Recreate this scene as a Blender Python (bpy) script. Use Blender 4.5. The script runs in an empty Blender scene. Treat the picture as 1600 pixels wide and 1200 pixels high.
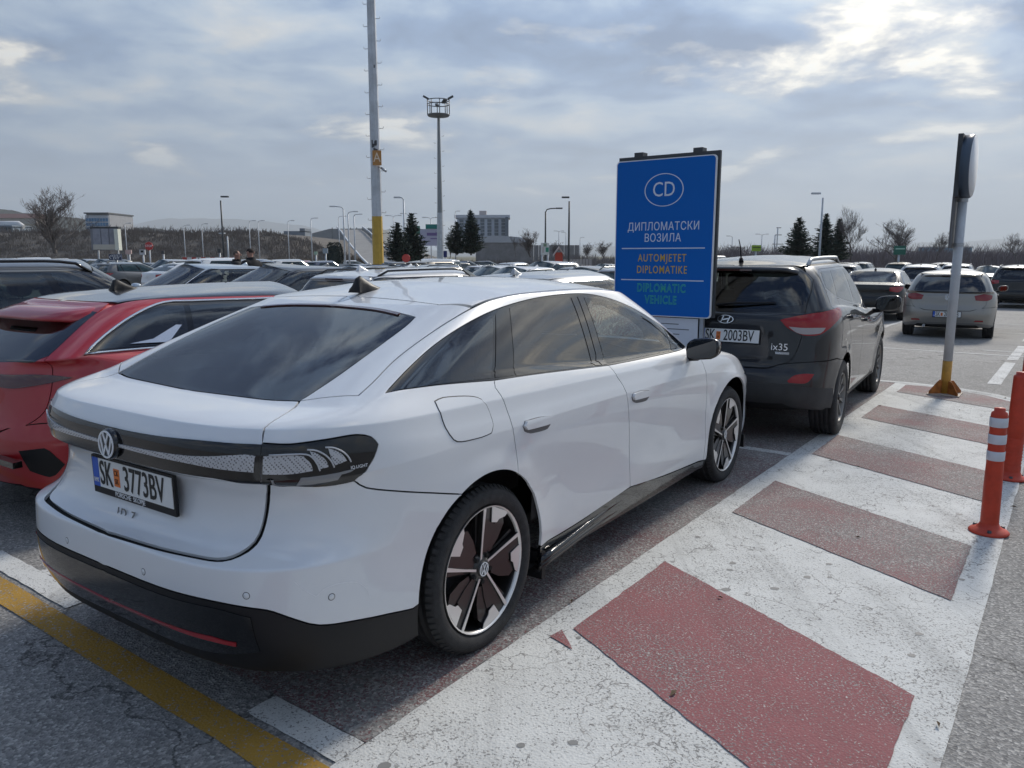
import bpy, bmesh, math, random
import numpy as np
from mathutils import Vector, Matrix
from mathutils.bvhtree import BVHTree
from mathutils.geometry import delaunay_2d_cdt
random.seed(7); R = math.radians; PI = math.pi
S = bpy.context.scene
COL = S.collection
# ------------------------------------------------------------------ camera
CAM_H = 1.632
cam = bpy.data.objects.new('camera', bpy.data.cameras.new('camera')); COL.objects.link(cam)
cam.data.sensor_width = 36.0; cam.data.lens = 27.0
cam.data.clip_start = 0.05; cam.data.clip_end = 20000
cam.location = (0, 0, CAM_H); cam.rotation_euler = (PI/2 - math.atan(1/6), 0, 0)
S.camera = cam
# ------------------------------------------------------------------ world, sun, exposure
SUN_AZ, SUN_EL = R(37), R(33)            # to the right of the view, low winter sun behind thin cloud
wd = bpy.data.worlds.new('World'); S.world = wd; wd.use_nodes = True
def build_world():
    nt = wd.node_tree; N = nt.nodes.new; L = nt.links.new; bg = nt.nodes['Background']
    def math_(op, a, b=None, c=None):
        n = N('ShaderNodeMath'); n.operation = op
        for i, v in enumerate((a, b, c)):
            if v is None: continue
            if isinstance(v, (int, float)): n.inputs[i].default_value = v
            else: L(v, n.inputs[i])
        return n.outputs[0]
    def vmath(op, a, b):
        n = N('ShaderNodeVectorMath'); n.operation = op
        for i, v in enumerate((a, b)):
            if isinstance(v, tuple): n.inputs[i].default_value = v
            else: L(v, n.inputs[i])
        return n.outputs
    def noise(vec, scale, det, rough, dist=0, off=(0, 0, 0)):
        n = N('ShaderNodeTexNoise'); n.inputs['Scale'].default_value = scale; n.inputs['Detail'].default_value = det; n.inputs['Roughness'].default_value = rough; n.inputs['Distortion'].default_value = dist
        L(vmath('ADD', vec, off)[0], n.inputs['Vector']); return n.outputs['Fac']
    def ramp(f, stops):
        r = N('ShaderNodeValToRGB'); e = r.color_ramp.elements
        while len(e) < len(stops): e.new(.5)
        for q, (p, c) in zip(e, stops): q.position = p; q.color = (*c, 1) if len(c) == 3 else c
        L(f, r.inputs[0]); return r.outputs[0]
    def mix(f, a, b):
        m = N('ShaderNodeMix'); m.data_type = 'RGBA'
        for k, v in (('Factor', f), ('A', a), ('B', b)):
            if isinstance(v, (int, float)): m.inputs[k].default_value = v
            elif isinstance(v, tuple): m.inputs[k].default_value = (*v, 1)
            else: L(v, m.inputs[k])
        return m.outputs['Result']
    sky = N('ShaderNodeTexSky'); sky.sky_type = 'NISHITA'; sky.sun_disc = False; sky.sun_elevation = SUN_EL; sky.sun_rotation = SUN_AZ
    tc = N('ShaderNodeTexCoord'); d = tc.outputs['Generated']; sx = N('ShaderNodeSeparateXYZ'); L(d, sx.inputs[0])
    z = math_('MAXIMUM', sx.outputs['Z'], 0.0)
    den = math_('ADD', z, .15)
    px = math_('DIVIDE', sx.outputs['X'], den); py = math_('DIVIDE', sx.outputs['Y'], den)
    cb = N('ShaderNodeCombineXYZ'); L(px, cb.inputs[0]); L(py, cb.inputs[1]); P = cb.outputs[0]
    big = noise(P, .85, 3, .55, .3, (3.1, 7.7, 0)); mid = noise(P, 2.6, 10, .58, .25, (11.3, 2.4, 0)); gapn = noise(P, 1.5, 9, .58, .25, (5.3, 1.1, 0))
    sd = Vector((math.sin(SUN_AZ)*math.cos(SUN_EL), math.cos(SUN_AZ)*math.cos(SUN_EL), math.sin(SUN_EL)))
    dt = math_('MAXIMUM', vmath('DOT_PRODUCT', d, tuple(sd))[1], 0)
    glow = math_('POWER', dt, 8.0)
    shade = math_('ADD', math_('MULTIPLY', big, .62), math_('MULTIPLY', mid, .48))
    # thick deck: blue grey bellies, paler grey where it thins, a few bright openings
    deck = ramp(shade, [(.435, (.085, .135, .235)), (.525, (.16, .24, .38)), (.595, (.31, .385, .48)), (.69, (.56, .555, .53))])
    gw = math_('ADD', gapn, math_('MULTIPLY', glow, .10))
    gap = ramp(gw, [(.56, (0, 0, 0)), (.665, (1, 1, 1))])
    col = mix(gap, deck, ramp(gw, [(.60, (.50, .48, .44)), (.66, (.86, .80, .68)), (.74, (.80, .82, .80))]))
    lit = vmath('SCALE', col, (0, 0, 0))
    # overcast law: the zenith is about three times as bright as the horizon
    sc = math_('ADD', math_('ADD', .62, math_('MULTIPLY', dt, .42)), math_('ADD', math_('MULTIPLY', glow, .4), math_('MULTIPLY', z, 1.35)))
    n_ = lit[0].node; L(sc, n_.inputs['Scale'])
    # higher up the deck breaks into clear blue between the banks
    up = math_('MULTIPLY', math_('SUBTRACT', z, .30), 3.6); up = math_('MINIMUM', math_('MAXIMUM', up, 0), 1)
    hole = ramp(noise(P, 1.9, 9, .60, .6, (8.7, 4.2, 0)), [(.45, (1, 1, 1)), (.56, (0, 0, 0))])
    open_ = mix(math_('MULTIPLY', up, hole), lit[0], (.035, .08, .21))
    hz = math_('POWER', math_('SUBTRACT', 1, math_('MINIMUM', math_('MULTIPLY', z, 3.6), 1)), 2.2)      # pale air near the horizon
    cl = mix(math_('MULTIPLY', hz, .85), open_, mix(math_('MULTIPLY', glow, .5), (.33, .45, .585), (.9, .85, .75)))
    L(sky.outputs[0], bg.inputs[0]); bg.inputs[1].default_value = .06
    bg2 = N('ShaderNodeBackground'); L(cl, bg2.inputs[0]); bg2.inputs[1].default_value = CLOUD_STRENGTH
    ms = N('ShaderNodeMixShader'); ms.inputs[0].default_value = .93; L(bg.outputs[0], ms.inputs[1]); L(bg2.outputs[0], ms.inputs[2]); L(ms.outputs[0], nt.nodes['World Output'].inputs[0])
CLOUD_STRENGTH = .78
build_world()
sun = bpy.data.objects.new('sun', bpy.data.lights.new('sun', 'SUN')); COL.objects.link(sun)
sun.data.energy = 2.5; sun.data.angle = R(10); sun.data.color = (1, .93, .83)
sun.rotation_euler = (PI/2-SUN_EL, 0, PI-SUN_AZ)
S.view_settings.view_transform = 'Standard'; S.view_settings.look = 'None'; S.view_settings.gamma = 1; S.view_settings.use_curve_mapping = False
S.view_settings.exposure = .76
# ------------------------------------------------------------------ car shell
def pchip(kn):
    xs = np.array([k[0] for k in kn], float); ys = np.array([k[1] for k in kn], float)
    if len(xs) == 1: return lambda x: np.full(np.shape(x), ys[0])
    h = np.diff(xs); d = np.diff(ys)/h; m = np.zeros(len(xs)); m[0] = d[0]; m[-1] = d[-1]
    for i in range(1, len(xs)-1):
        if d[i-1]*d[i] > 0:
            w1 = 2*h[i]+h[i-1]; w2 = h[i]+2*h[i-1]; m[i] = (w1+w2)/(w1/d[i-1]+w2/d[i])
    def f(x):
        x = np.clip(np.asarray(x, float), xs[0], xs[-1]); i = np.clip(np.searchsorted(xs, x)-1, 0, len(xs)-2)
        t = (x-xs[i])/h[i]
        return ((1+2*t)*(1-t)**2*ys[i] + t*(1-t)**2*h[i]*m[i] + t*t*(3-2*t)*ys[i+1] + t*t*(t-1)*h[i]*m[i+1])
    return f
NR_, NS_ = 22, 40
def ring(xr, ar, nr, xf, af, nf, W, zk, wk=None):
    th = np.linspace(0, PI/2, NR_)
    pr = [(xr+ar-ar*abs(math.cos(t))**(2/nr), W*abs(math.sin(t))**(2/nr)) for t in th]
    pf = [(xf-af+af*abs(math.cos(t))**(2/nf), W*abs(math.sin(t))**(2/nf)) for t in th[::-1]]
    ps = [(x, W) for x in np.linspace(xr+ar, xf-af, NS_)[1:-1]]
    p = np.array(pr+ps+pf); x = p[:, 0]
    z = pchip(zk)(x) if not callable(zk) else zk(x)
    y = p[:, 1]*(pchip(wk)(x) if wk else 1)
    return np.stack([x, y, z], 1)
class Shell:
    """smooth closed car skin: B-spline loft through rings (bottom ring first), mirrored; ray casts give points and normals"""
    def __init__(s, rows, roof, arches=(), sub=6, flare=.0):
        g = []
        for r, m in rows: g += [r]*m
        top = rows[-1][0]; zc = pchip(roof)(top[:, 0]); zc = np.maximum(zc, top[:, 2])
        for q in (.78, .5, .25, 0, -.25):
            c = top.copy(); c[:, 1] *= q; c[:, 2] = zc-(zc-top[:, 2])*abs(q)**2.2; g.append(c)
        g = np.array([g[0], g[0]]+g)
        out = []
        for i in range(len(g)-3):
            for t in np.arange(sub)/sub:
                out.append(((1-t)**3*g[i]+(3*t**3-6*t*t+4)*g[i+1]+(-3*t**3+3*t*t+3*t+1)*g[i+2]+t**3*g[i+3])/6)
        i = len(g)-4; out.append((g[i+1]+4*g[i+2]+g[i+3])/6)
        G = np.array(out); G[-1, :, 1] = 0; G[:, 0, 1] = 0; G[:, -1, 1] = 0
        if flare:
            for ax, az, ar in arches:
                d = np.hypot(G[:, :, 0]-ax, G[:, :, 2]-az)-ar
                G[:, :, 1] += np.where((G[:, :, 1] > .55) & (G[:, :, 2] < .95), flare*np.clip(1-np.clip(d, 0, 1)/.10, 0, 1)**2*(3-2*np.clip(1-np.clip(d, 0, 1)/.10, 0, 1)), 0)
        s.G = G; K, N = G.shape[:2]
        V = np.concatenate([G.reshape(-1, 3), (G*[1, -1, 1]).reshape(-1, 3)])
        k, n = np.meshgrid(np.arange(K-1), np.arange(N-1), indexing='ij'); a = (k*N+n).ravel()
        q = np.stack([a, a+N, a+N+1, a+1], 1); q2 = q[:, ::-1]+K*N
        Q = np.concatenate([q, q2])
        T = np.concatenate([Q[:, [0, 1, 2]], Q[:, [0, 2, 3]]])
        fn = np.cross(V[T[:, 1]]-V[T[:, 0]], V[T[:, 2]]-V[T[:, 0]])
        key = np.round(V, 4); _, inv = np.unique(key, axis=0, return_inverse=True); inv = inv.ravel()
        vn = np.zeros((inv.max()+1, 3))
        for j in range(3): np.add.at(vn, inv[T[:, j]], fn)
        vn = vn[inv]; vn /= np.maximum(np.linalg.norm(vn, axis=1), 1e-9)[:, None]
        area = np.linalg.norm(fn, axis=1); T = T[area > 1e-9]
        if (vn[:K*N, 1]*V[:K*N, 1]).sum() < 0: vn = -vn; T = T[:, ::-1]; Q = Q[:, ::-1]
        s.V, s.T, s.Q, s.vn = V, T, Q, vn
        s.bvh = BVHTree.FromPolygons([Vector(v) for v in V], [tuple(int(i) for i in t) for t in T])
    def info(s, p, i):
        t = s.T[i]; a, b, c = s.V[t]; v0, v1, v2 = b-a, c-a, np.array(p)-a
        d00, d01, d11, d20, d21 = v0@v0, v0@v1, v1@v1, v2@v0, v2@v1; den = d00*d11-d01*d01
        if abs(den) < 1e-14: w = np.array([1, 0, 0.])
        else:
            v = (d11*d20-d01*d21)/den; w2 = (d00*d21-d01*d20)/den; w = np.clip([1-v-w2, v, w2], 0, 1)
        n = w@s.vn[t]; return np.array(p), n/max(np.linalg.norm(n), 1e-9)
    def cast(s, o, d):
        p, n, i, _ = s.bvh.ray_cast(Vector(o), Vector(d))
        if p is None:
            # miss: nearest point to the ray's closest approach
            o = Vector(o); d = Vector(d).normalized(); t = (Vector((1.4, 0, o.z if abs(d.z) < .5 else .8))-o).dot(d)
            for k in range(4):
                q = o+d*t; p, n, i, _ = s.bvh.find_nearest(q); t = (p-o).dot(d)
        return s.info(p, i)
    def near(s, p):
        p, n, i, _ = s.bvh.find_nearest(Vector(p)); return s.info(p, i)
# ------------------------------------------------------------------ materials
MATS = {}
def mat(name, col=(.5, .5, .5), rough=.5, metal=0, coat=0, spec=.5, noise=0, nscale=8, bump=0, bscale=200, trans=0, alpha=1, emit=0, col2=None):
    if name in MATS: return MATS[name]
    m = bpy.data.materials.new(name); m.use_nodes = True; nt = m.node_tree; b = nt.nodes['Principled BSDF']
    b.inputs['Base Color'].default_value = (*col, 1); b.inputs['Roughness'].default_value = rough
    b.inputs['Metallic'].default_value = metal; b.inputs['Coat Weight'].default_value = coat
    b.inputs['Coat Roughness'].default_value = .03; b.inputs['Specular IOR Level'].default_value = spec
    b.inputs['Transmission Weight'].default_value = trans; b.inputs['Alpha'].default_value = alpha
    if emit: b.inputs['Emission Color'].default_value = (*col, 1); b.inputs['Emission Strength'].default_value = emit
    if noise or col2:
        tc = nt.nodes.new('ShaderNodeTexCoord'); n = nt.nodes.new('ShaderNodeTexNoise'); n.inputs['Scale'].default_value = nscale; n.inputs['Detail'].default_value = 6
        n.inputs['Roughness'].default_value = .65
        r = nt.nodes.new('ShaderNodeValToRGB'); r.color_ramp.elements[0].position = .35; r.color_ramp.elements[1].position = .65
        c2 = col2 or tuple(max(0, c*(1-noise)) for c in col)
        r.color_ramp.elements[0].color = (*c2, 1); r.color_ramp.elements[1].color = (*(col if col2 else tuple(c*(1+noise) for c in col)), 1)
        nt.links.new(tc.outputs['Object'], n.inputs['Vector']); nt.links.new(n.outputs['Fac'], r.inputs['Fac']); nt.links.new(r.outputs['Color'], b.inputs['Base Color'])
    if bump:
        tc = nt.nodes.new('ShaderNodeTexCoord'); n = nt.nodes.new('ShaderNodeTexNoise'); n.inputs['Scale'].default_value = bscale; n.inputs['Detail'].default_value = 4
        bp = nt.nodes.new('ShaderNodeBump'); bp.inputs['Strength'].default_value = bump; bp.inputs['Distance'].default_value = .01
        nt.links.new(tc.outputs['Object'], n.inputs['Vector']); nt.links.new(n.outputs['Fac'], bp.inputs['Height']); nt.links.new(bp.outputs['Normal'], b.inputs['Normal'])
    MATS[name] = m; return m
def paint(name, col, metal=.0, dirt=0):
    if name in MATS: return MATS[name]
    m = mat(name, col, .38, metal, 1.0, spec=.5 if max(col) > .1 else .2)
    nt = m.node_tree; b = nt.nodes['Principled BSDF']
    # thin road film: breaks up gloss and colour, heavier near the sills
    tc = nt.nodes.new('ShaderNodeTexCoord'); n = nt.nodes.new('ShaderNodeTexNoise'); n.inputs['Scale'].default_value = 3.2; n.inputs['Detail'].default_value = 7; n.inputs['Roughness'].default_value = .7
    sp = nt.nodes.new('ShaderNodeSeparateXYZ'); mr = nt.nodes.new('ShaderNodeMapRange')
    mr.inputs['From Min'].default_value = .75; mr.inputs['From Max'].default_value = .2; mr.inputs['To Min'].default_value = .10; mr.inputs['To Max'].default_value = 1
    mu = nt.nodes.new('ShaderNodeMath'); mu.operation = 'MULTIPLY'; mu2 = nt.nodes.new('ShaderNodeMath'); mu2.operation = 'MULTIPLY'; mu2.inputs[1].default_value = .10+dirt
    mx = nt.nodes.new('ShaderNodeMix'); mx.data_type = 'RGBA'; mx.inputs['A'].default_value = (*col, 1); mx.inputs['B'].default_value = (.19, .165, .135, 1)
    L = nt.links.new
    L(tc.outputs['Object'], n.inputs['Vector']); L(tc.outputs['Object'], sp.inputs[0]); L(sp.outputs['Z'], mr.inputs['Value'])
    L(mr.outputs[0], mu.inputs[0]); L(n.outputs['Fac'], mu.inputs[1]); L(mu.outputs[0], mu2.inputs[0]); L(mu2.outputs[0], mx.inputs['Factor']); L(mx.outputs['Result'], b.inputs['Base Color'])
    cr = nt.nodes.new('ShaderNodeMapRange'); cr.inputs['To Min'].default_value = .02; cr.inputs['To Max'].default_value = .05+dirt*.5
    L(mu.outputs[0], cr.inputs['Value']); L(cr.outputs[0], b.inputs['Coat Roughness'])
    return m
M_BLACK = mat('black_plastic', (.011, .011, .0125), .45, spec=.28, bump=.08, bscale=900)
M_GLOSS = mat('gloss_black_trim', (.004, .004, .005), .08, coat=.6, spec=.4)
M_DARK = mat('inner_dark', (.006, .006, .006), .9)
M_GLASS = mat('tinted_car_glass', (.003, .005, .007), .0, spec=1.0)
M_GLASS2 = mat('green_car_glass', (.012, .030, .032), .02, spec=.75)
def see_glass(name, tint, ior=1.65):
    if name in MATS: return MATS[name]
    m = bpy.data.materials.new(name); m.use_nodes = True; nt = m.node_tree; N = nt.nodes.new; L = nt.links.new
    nt.nodes.remove(nt.nodes['Principled BSDF']); tr = N('ShaderNodeBsdfTransparent'); tr.inputs[0].default_value = (*tint, 1); gl = N('ShaderNodeBsdfGlossy'); gl.inputs['Roughness'].default_value = .0; gl.inputs[0].default_value = (1, 1, 1, 1)
    fr = N('ShaderNodeFresnel'); fr.inputs[0].default_value = ior; mx = N('ShaderNodeMixShader'); L(fr.outputs[0], mx.inputs[0]); L(tr.outputs[0], mx.inputs[1]); L(gl.outputs[0], mx.inputs[2]); L(mx.outputs[0], nt.nodes['Material Output'].inputs[0]); MATS[name] = m; return m
G_DARK = see_glass('privacy_car_glass', (.05, .055, .06), 1.9)
G_FRONT = see_glass('clear_car_glass', (.42, .50, .48), 1.75)
G_MID = see_glass('tinted_clear_car_glass', (.22, .27, .26), 1.75)
M_CHROME = mat('chrome', (.72, .73, .75), .2, 1)
M_SILVER = mat('machined_alloy', (.80, .78, .75), .35, .55)
M_RIMBLACK = mat('dark_rim_paint', (.010, .009, .009), .35, 0, .5)
M_RUBBER = mat('tyre_rubber', (.022, .022, .023), .75, noise=.35, nscale=30, bump=.3, bscale=300)
M_REDLENS = mat('red_lens', (.32, .012, .016), .12, coat=1)
M_DARKRED = mat('dark_red_lens', (.06, .006, .010), .1, coat=1)
M_CLEAR = mat('clear_lens', (.46, .47, .49), .2, .1, .5)
M_WHITE = mat('white_print', (.78, .79, .80), .45)
M_PLATE = mat('plate_white', (.72, .73, .72), .4)
M_INK = mat('black_print', (.012, .012, .012), .5)
M_BLUE = mat('plate_blue', (.02, .10, .5), .4)
M_ORANGE = mat('plate_emblem_orange', (.75, .19, .03), .5)
M_GREYPLASTIC = mat('grey_plastic', (.12, .12, .125), .5)
M_GALV = mat('galvanised_steel', (.42, .44, .46), .45, .6, noise=.15, nscale=6)
# ------------------------------------------------------------------ object helpers
def new_obj(name, me, m=None, parent=None, smooth=False):
    o = bpy.data.objects.new(name, me); COL.objects.link(o)
    if m is not None:
        for q in (m if isinstance(m, (list, tuple)) else [m]): me.materials.append(q)
    if parent is not None: o.parent = parent
    if smooth:
        for p in me.polygons: p.use_smooth = True
    return o
def mesh(name, v, f, m=None, parent=None, smooth=False):
    me = bpy.data.meshes.new(name); me.from_pydata([tuple(map(float, q)) for q in v], [], [tuple(map(int, q)) for q in f]); me.validate(); return new_obj(name, me, m, parent, smooth)
def tag(o, label=None, cat=None, group=None, kind=None):
    if label: o['label'] = label
    if cat: o['category'] = cat
    if group: o['group'] = group
    if kind: o['kind'] = kind
    return o
def thing(name, label, cat, loc=(0, 0, 0), rz=0, group=None):
    o = bpy.data.objects.new(name, None); COL.objects.link(o); o.location = loc; o.rotation_euler = (0, 0, rz); o.empty_display_size = .2
    return tag(o, label, cat, group)
class MB:
    """collects simple solids, links them as one mesh"""
    def __init__(s): s.v = []; s.f = []; s.mi = []; s.sm = []
    def add(s, v, f, mi=0, sm=False):
        b = len(s.v); s.v += [tuple(map(float, q)) for q in v]; s.f += [tuple(b+int(i) for i in q) for q in f]; s.mi += [mi]*len(f); s.sm += [sm]*len(f); return s
    def box(s, c, d, rz=0, mi=0, M=None):
        x, y, z = d[0]/2, d[1]/2, d[2]/2; ca, sa = math.cos(rz), math.sin(rz)
        v = [(a*x, b*y, e*z) for e in (-1, 1) for a, b in ((-1, -1), (1, -1), (1, 1), (-1, 1))]
        v = [(c[0]+p[0]*ca-p[1]*sa, c[1]+p[0]*sa+p[1]*ca, c[2]+p[2]) for p in v]
        if M is not None: v = [tuple(M @ Vector(p)) for p in v]
        return s.add(v, [(3, 2, 1, 0), (4, 5, 6, 7), (0, 1, 5, 4), (1, 2, 6, 5), (2, 3, 7, 6), (3, 0, 4, 7)], mi)
    def tube(s, pts, r, n=8, mi=0, cap=True, sm=True, phase=0):
        pts = [Vector(p) for p in pts]; rs = r if isinstance(r, (list, tuple)) else [r]*len(pts)
        v = []; up = None
        for i, p in enumerate(pts):
            t = (pts[min(i+1, len(pts)-1)]-pts[max(i-1, 0)]).normalized()
            if up is None: up = t.orthogonal().normalized() if abs(t.z) < .99 else Vector((1, 0, 0))
            up = (up-t*up.dot(t)).normalized(); w = t.cross(up)
            for k in range(n):
                a = 2*PI*k/n+phase; v.append(p+(up*math.cos(a)+w*math.sin(a))*rs[i])
        f = [(i*n+k, i*n+(k+1) % n, (i+1)*n+(k+1) % n, (i+1)*n+k) for i in range(len(pts)-1) for k in range(n)]
        s.add(v, f, mi, sm)
        if cap: s.add([], []); b = len(s.v)-len(v); s.f += [tuple(b+k for k in range(n))[::-1], tuple(b+(len(pts)-1)*n+k for k in range(n))]; s.mi += [mi]*2; s.sm += [False]*2
        return s
    def lathe(s, prof, n=32, axis='Z', c=(0, 0, 0), mi=0, sm=True):
        v = []; m = len(prof)
        for k in range(n):
            a = 2*PI*k/n
            for r, h in prof:
                p = (r*math.cos(a), r*math.sin(a), h)
                if axis == 'Y': p = (p[0], p[2], p[1])
                if axis == 'X': p = (p[2], p[0], p[1])
                v.append((p[0]+c[0], p[1]+c[1], p[2]+c[2]))
        f = [(k*m+i, ((k+1) % n)*m+i, ((k+1) % n)*m+i+1, k*m+i+1) for k in range(n) for i in range(m-1)]
        return s.add(v, f, mi, sm)
    def prism(s, poly, h0, h1, fn, mi=0):
        """2D polygon extruded between heights h0 and h1; fn(x, y, h) -> 3D"""
        n = len(poly); v = [fn(x, y, h0) for x, y in poly]+[fn(x, y, h1) for x, y in poly]
        f = [tuple(range(n))[::-1], tuple(range(n, 2*n))]+[(i, (i+1) % n, n+(i+1) % n, n+i) for i in range(n)]
        return s.add(v, f, mi)
    def build(s, name, m=None, parent=None, recalc=True):
        me = bpy.data.meshes.new(name); me.from_pydata(s.v, [], s.f)
        me.polygons.foreach_set('material_index', s.mi); me.polygons.foreach_set('use_smooth', s.sm)
        if recalc:
            bm = bmesh.new(); bm.from_mesh(me); bmesh.ops.recalc_face_normals(bm, faces=bm.faces); bm.to_mesh(me); bm.free()
        return new_obj(name, me, m, parent)
def text_obj(name, body, size, m, parent, M, align='CENTER', extrude=.002, sx=1, bold=0, space=1.0):
    c = bpy.data.curves.new(name, 'FONT'); c.body = body; c.size = size; c.align_x = align; c.align_y = 'CENTER'; c.extrude = extrude; c.resolution_u = 3; c.offset = bold; c.space_character = space
    t = bpy.data.objects.new(name, c); COL.objects.link(t); dg = bpy.context.evaluated_depsgraph_get()
    me = bpy.data.meshes.new_from_object(t.evaluated_get(dg)); bpy.data.objects.remove(t); bpy.data.curves.remove(c)
    me.transform(Matrix.Diagonal((sx, 1, 1, 1)))
    o = new_obj(name, me, m, parent)
    me.materials.clear(); me.materials.append(m); o.matrix_local = M; return o
def ribbon(poly, w, fn, mb, h0, h1, mi=0):
    """stroke of width w along a 2D polyline, extruded"""
    P = [Vector((*p, 0)) for p in poly]; n = len(P); Lf = []; Rt = []
    for i in range(n):
        a = (P[i]-P[i-1]).normalized() if i else None; b = (P[i+1]-P[i]).normalized() if i < n-1 else None
        if a is None: t = b; k = 1
        elif b is None: t = a; k = 1
        else:
            t = (a+b); t = t.normalized() if t.length > 1e-6 else a; k = 1/max(.45, abs(t.dot(a)))
        nn = Vector((-t.y, t.x, 0))*w/2*k; Lf.append(P[i]+nn); Rt.append(P[i]-nn)
    for i in range(n-1):
        q = [Lf[i], Rt[i], Rt[i+1], Lf[i+1]]; mb.prism([(p.x, p.y) for p in q], h0, h1, fn, mi)
# ------------------------------------------------------------------ panels cut from a car shell
def smooth_loop(P, step=.035, corner=42, closed=True):
    P = [np.array(p, float) for p in P]; n = len(P); out = []
    def is_corner(i):
        if not closed and i in (0, n-1): return True
        a = P[i]-P[i-1]; b = P[(i+1) % n]-P[i]; la, lb = np.linalg.norm(a), np.linalg.norm(b)
        return la < 1e-6 or lb < 1e-6 or math.degrees(math.acos(np.clip(a@b/la/lb, -1, 1))) > corner
    co = [is_corner(i) for i in range(n)]
    for i in range(n if closed else n-1):
        p1, p2 = P[i], P[(i+1) % n]; d = np.linalg.norm(p2-p1)
        m1 = (p2-p1) if co[i] else (P[(i+1) % n]-P[i-1])/2; m2 = (p2-p1) if co[(i+1) % n] else (P[(i+2) % n]-p1)/2
        for m in (m1, m2):
            l = np.linalg.norm(m); 
            if l > 1.2*d: m *= 1.2*d/l
        k = max(1, int(math.ceil(d/step)))
        for j in range(k):
            t = j/k; out.append((2*t**3-3*t*t+1)*p1+(t**3-2*t*t+t)*m1+(-2*t**3+3*t*t)*p2+(t**3-t*t)*m2)
    if not closed: out.append(P[-1])
    return out
class Panels:
    def __init__(s, sh):
        s.sh = sh; G = sh.G; s.K, s.N = G.shape[:2]; n = s.K*s.N
        s.vn = sh.vn[:n].reshape(s.K, s.N, 3)
        k, c = np.meshgrid(np.arange(s.K-1), np.arange(s.N-1), indexing='ij'); a = (k*s.N+c).ravel(); N = s.N
        s.T = np.concatenate([np.stack([a, a+N, a+N+1], 1), np.stack([a, a+N+1, a+1], 1)]); s.V = G.reshape(-1, 3)
        s.bvh = BVHTree.FromPolygons([Vector(v) for v in s.V], [tuple(int(i) for i in t) for t in s.T])
    def uv(s, p):
        """3D point, or (x, z) on the side, to shell coordinates (row, column)"""
        if len(p) == 2:
            q, n, i, _ = s.bvh.ray_cast(Vector((p[0], 3, p[1])), Vector((0, -1, 0)))
            if q is None: q, n, i, _ = s.bvh.find_nearest(Vector((p[0], .9, p[1])))
        else: q, n, i, _ = s.bvh.find_nearest(Vector((p[0], abs(p[1]), p[2])))
        t = s.T[i]; a, b, c = s.V[t]; v0, v1, v2 = b-a, c-a, np.array(q)-a
        d00, d01, d11, d20, d21 = v0@v0, v0@v1, v1@v1, v2@v0, v2@v1; den = d00*d11-d01*d01
        if abs(den) < 1e-15: w = np.array([1, 0, 0.])
        else: v = (d11*d20-d01*d21)/den; u = (d00*d21-d01*d20)/den; w = np.array([1-v-u, v, u])
        kk = w@(t//s.N); cc = w@(t % s.N)
        if len(p) == 3 and abs(p[1]) < .004: cc = 0.0 if p[0] < 1 else float(s.N-1)
        return np.array([kk, cc])
    def uvloop(s, loop, step=.035, corner=42):
        uv = np.array([s.uv(p) for p in smooth_loop(loop, step, corner)]); out = []
        for i in range(len(uv)):
            a, b = uv[i], uv[(i+1) % len(uv)]
            if np.abs(b-a).max() < .02: continue
            q = int(max(abs(b-a).max(), 1)//1.5); out += [a+(b-a)*j/(q+1) for j in range(q+1)]
        return np.array(out)
    def inside(s, h, x, y):
        ax, ay = h[:, 0], h[:, 1]; bx, by = np.roll(ax, -1), np.roll(ay, -1)
        return (((ay > y) != (by > y)) & (x < (bx-ax)*(y-ay)/np.where(by == ay, 1e-9, by-ay)+ax)).sum() % 2 == 1
    def ev(s, uv, A):
        k = np.clip(uv[:, 0], 0, s.K-1.0001); c = np.clip(uv[:, 1], 0, s.N-1.0001); i = k.astype(int); j = c.astype(int); a = (k-i)[:, None]; b = (c-j)[:, None]
        return A[i, j]*(1-a)*(1-b)+A[i+1, j]*a*(1-b)+A[i, j+1]*(1-a)*b+A[i+1, j+1]*a*b
    def make(s, name, loop, m, parent, off=0, depth=.012, gap=.002, mode='pair', thin=1, step=.035, corner=42, right_first=True, grid=True, label=None, holes=()):
        """mode 'pair': right and left objects; 'centre': one object across the middle; 'right'/'left': one side only"""
        L = smooth_loop(loop, step, corner); uv = np.array([s.uv(p) for p in L])
        keep = [0]
        for i in range(1, len(uv)):
            if np.abs(uv[i]-uv[keep[-1]]).max() > .02: keep.append(i)
        if np.abs(uv[keep[-1]]-uv[keep[0]]).max() < .02: keep.pop()
        uv = uv[keep]; ins_ = []
        for i in range(len(uv)):         # keep the edge on the skin where it turns a sharp fold
            a, b = uv[i], uv[(i+1) % len(uv)]; q = int(max(abs(b-a).max(), 1)//1.5); ins_.append(a)
            for j in range(1, q+1): ins_.append(a+(b-a)*j/(q+1))
        uv = np.array(ins_); nb = len(uv)
        ax, ay = uv[:, 0], uv[:, 1]; pts = [tuple(u) for u in uv]
        if grid:
            k0, k1 = int(ax.min()), int(ax.max())+1; c0, c1 = int(ay.min()), int(ay.max())+1
            bx = np.roll(ax, -1); by = np.roll(ay, -1)
            for k in range(max(k0, 0), min(k1, s.K-1)+1, thin):
                for c in range(max(c0, 0), min(c1, s.N-1)+1, thin):
                    cr = ((ay > c) != (by > c)) & (k < (bx-ax)*(c-ay)/np.where(by == ay, 1e-9, by-ay)+ax)
                    if cr.sum() % 2 == 0: continue
                    dx, dy = bx-ax, by-ay; l2 = np.maximum(dx*dx+dy*dy, 1e-9); t = np.clip(((k-ax)*dx+(c-ay)*dy)/l2, 0, 1)
                    if (np.hypot(ax+t*dx-k, ay+t*dy-c)).min() < .3: continue
                    pts.append((float(k), float(c)))
        hp = [s.uvloop(h, step, corner) for h in holes]; hed = []
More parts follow.
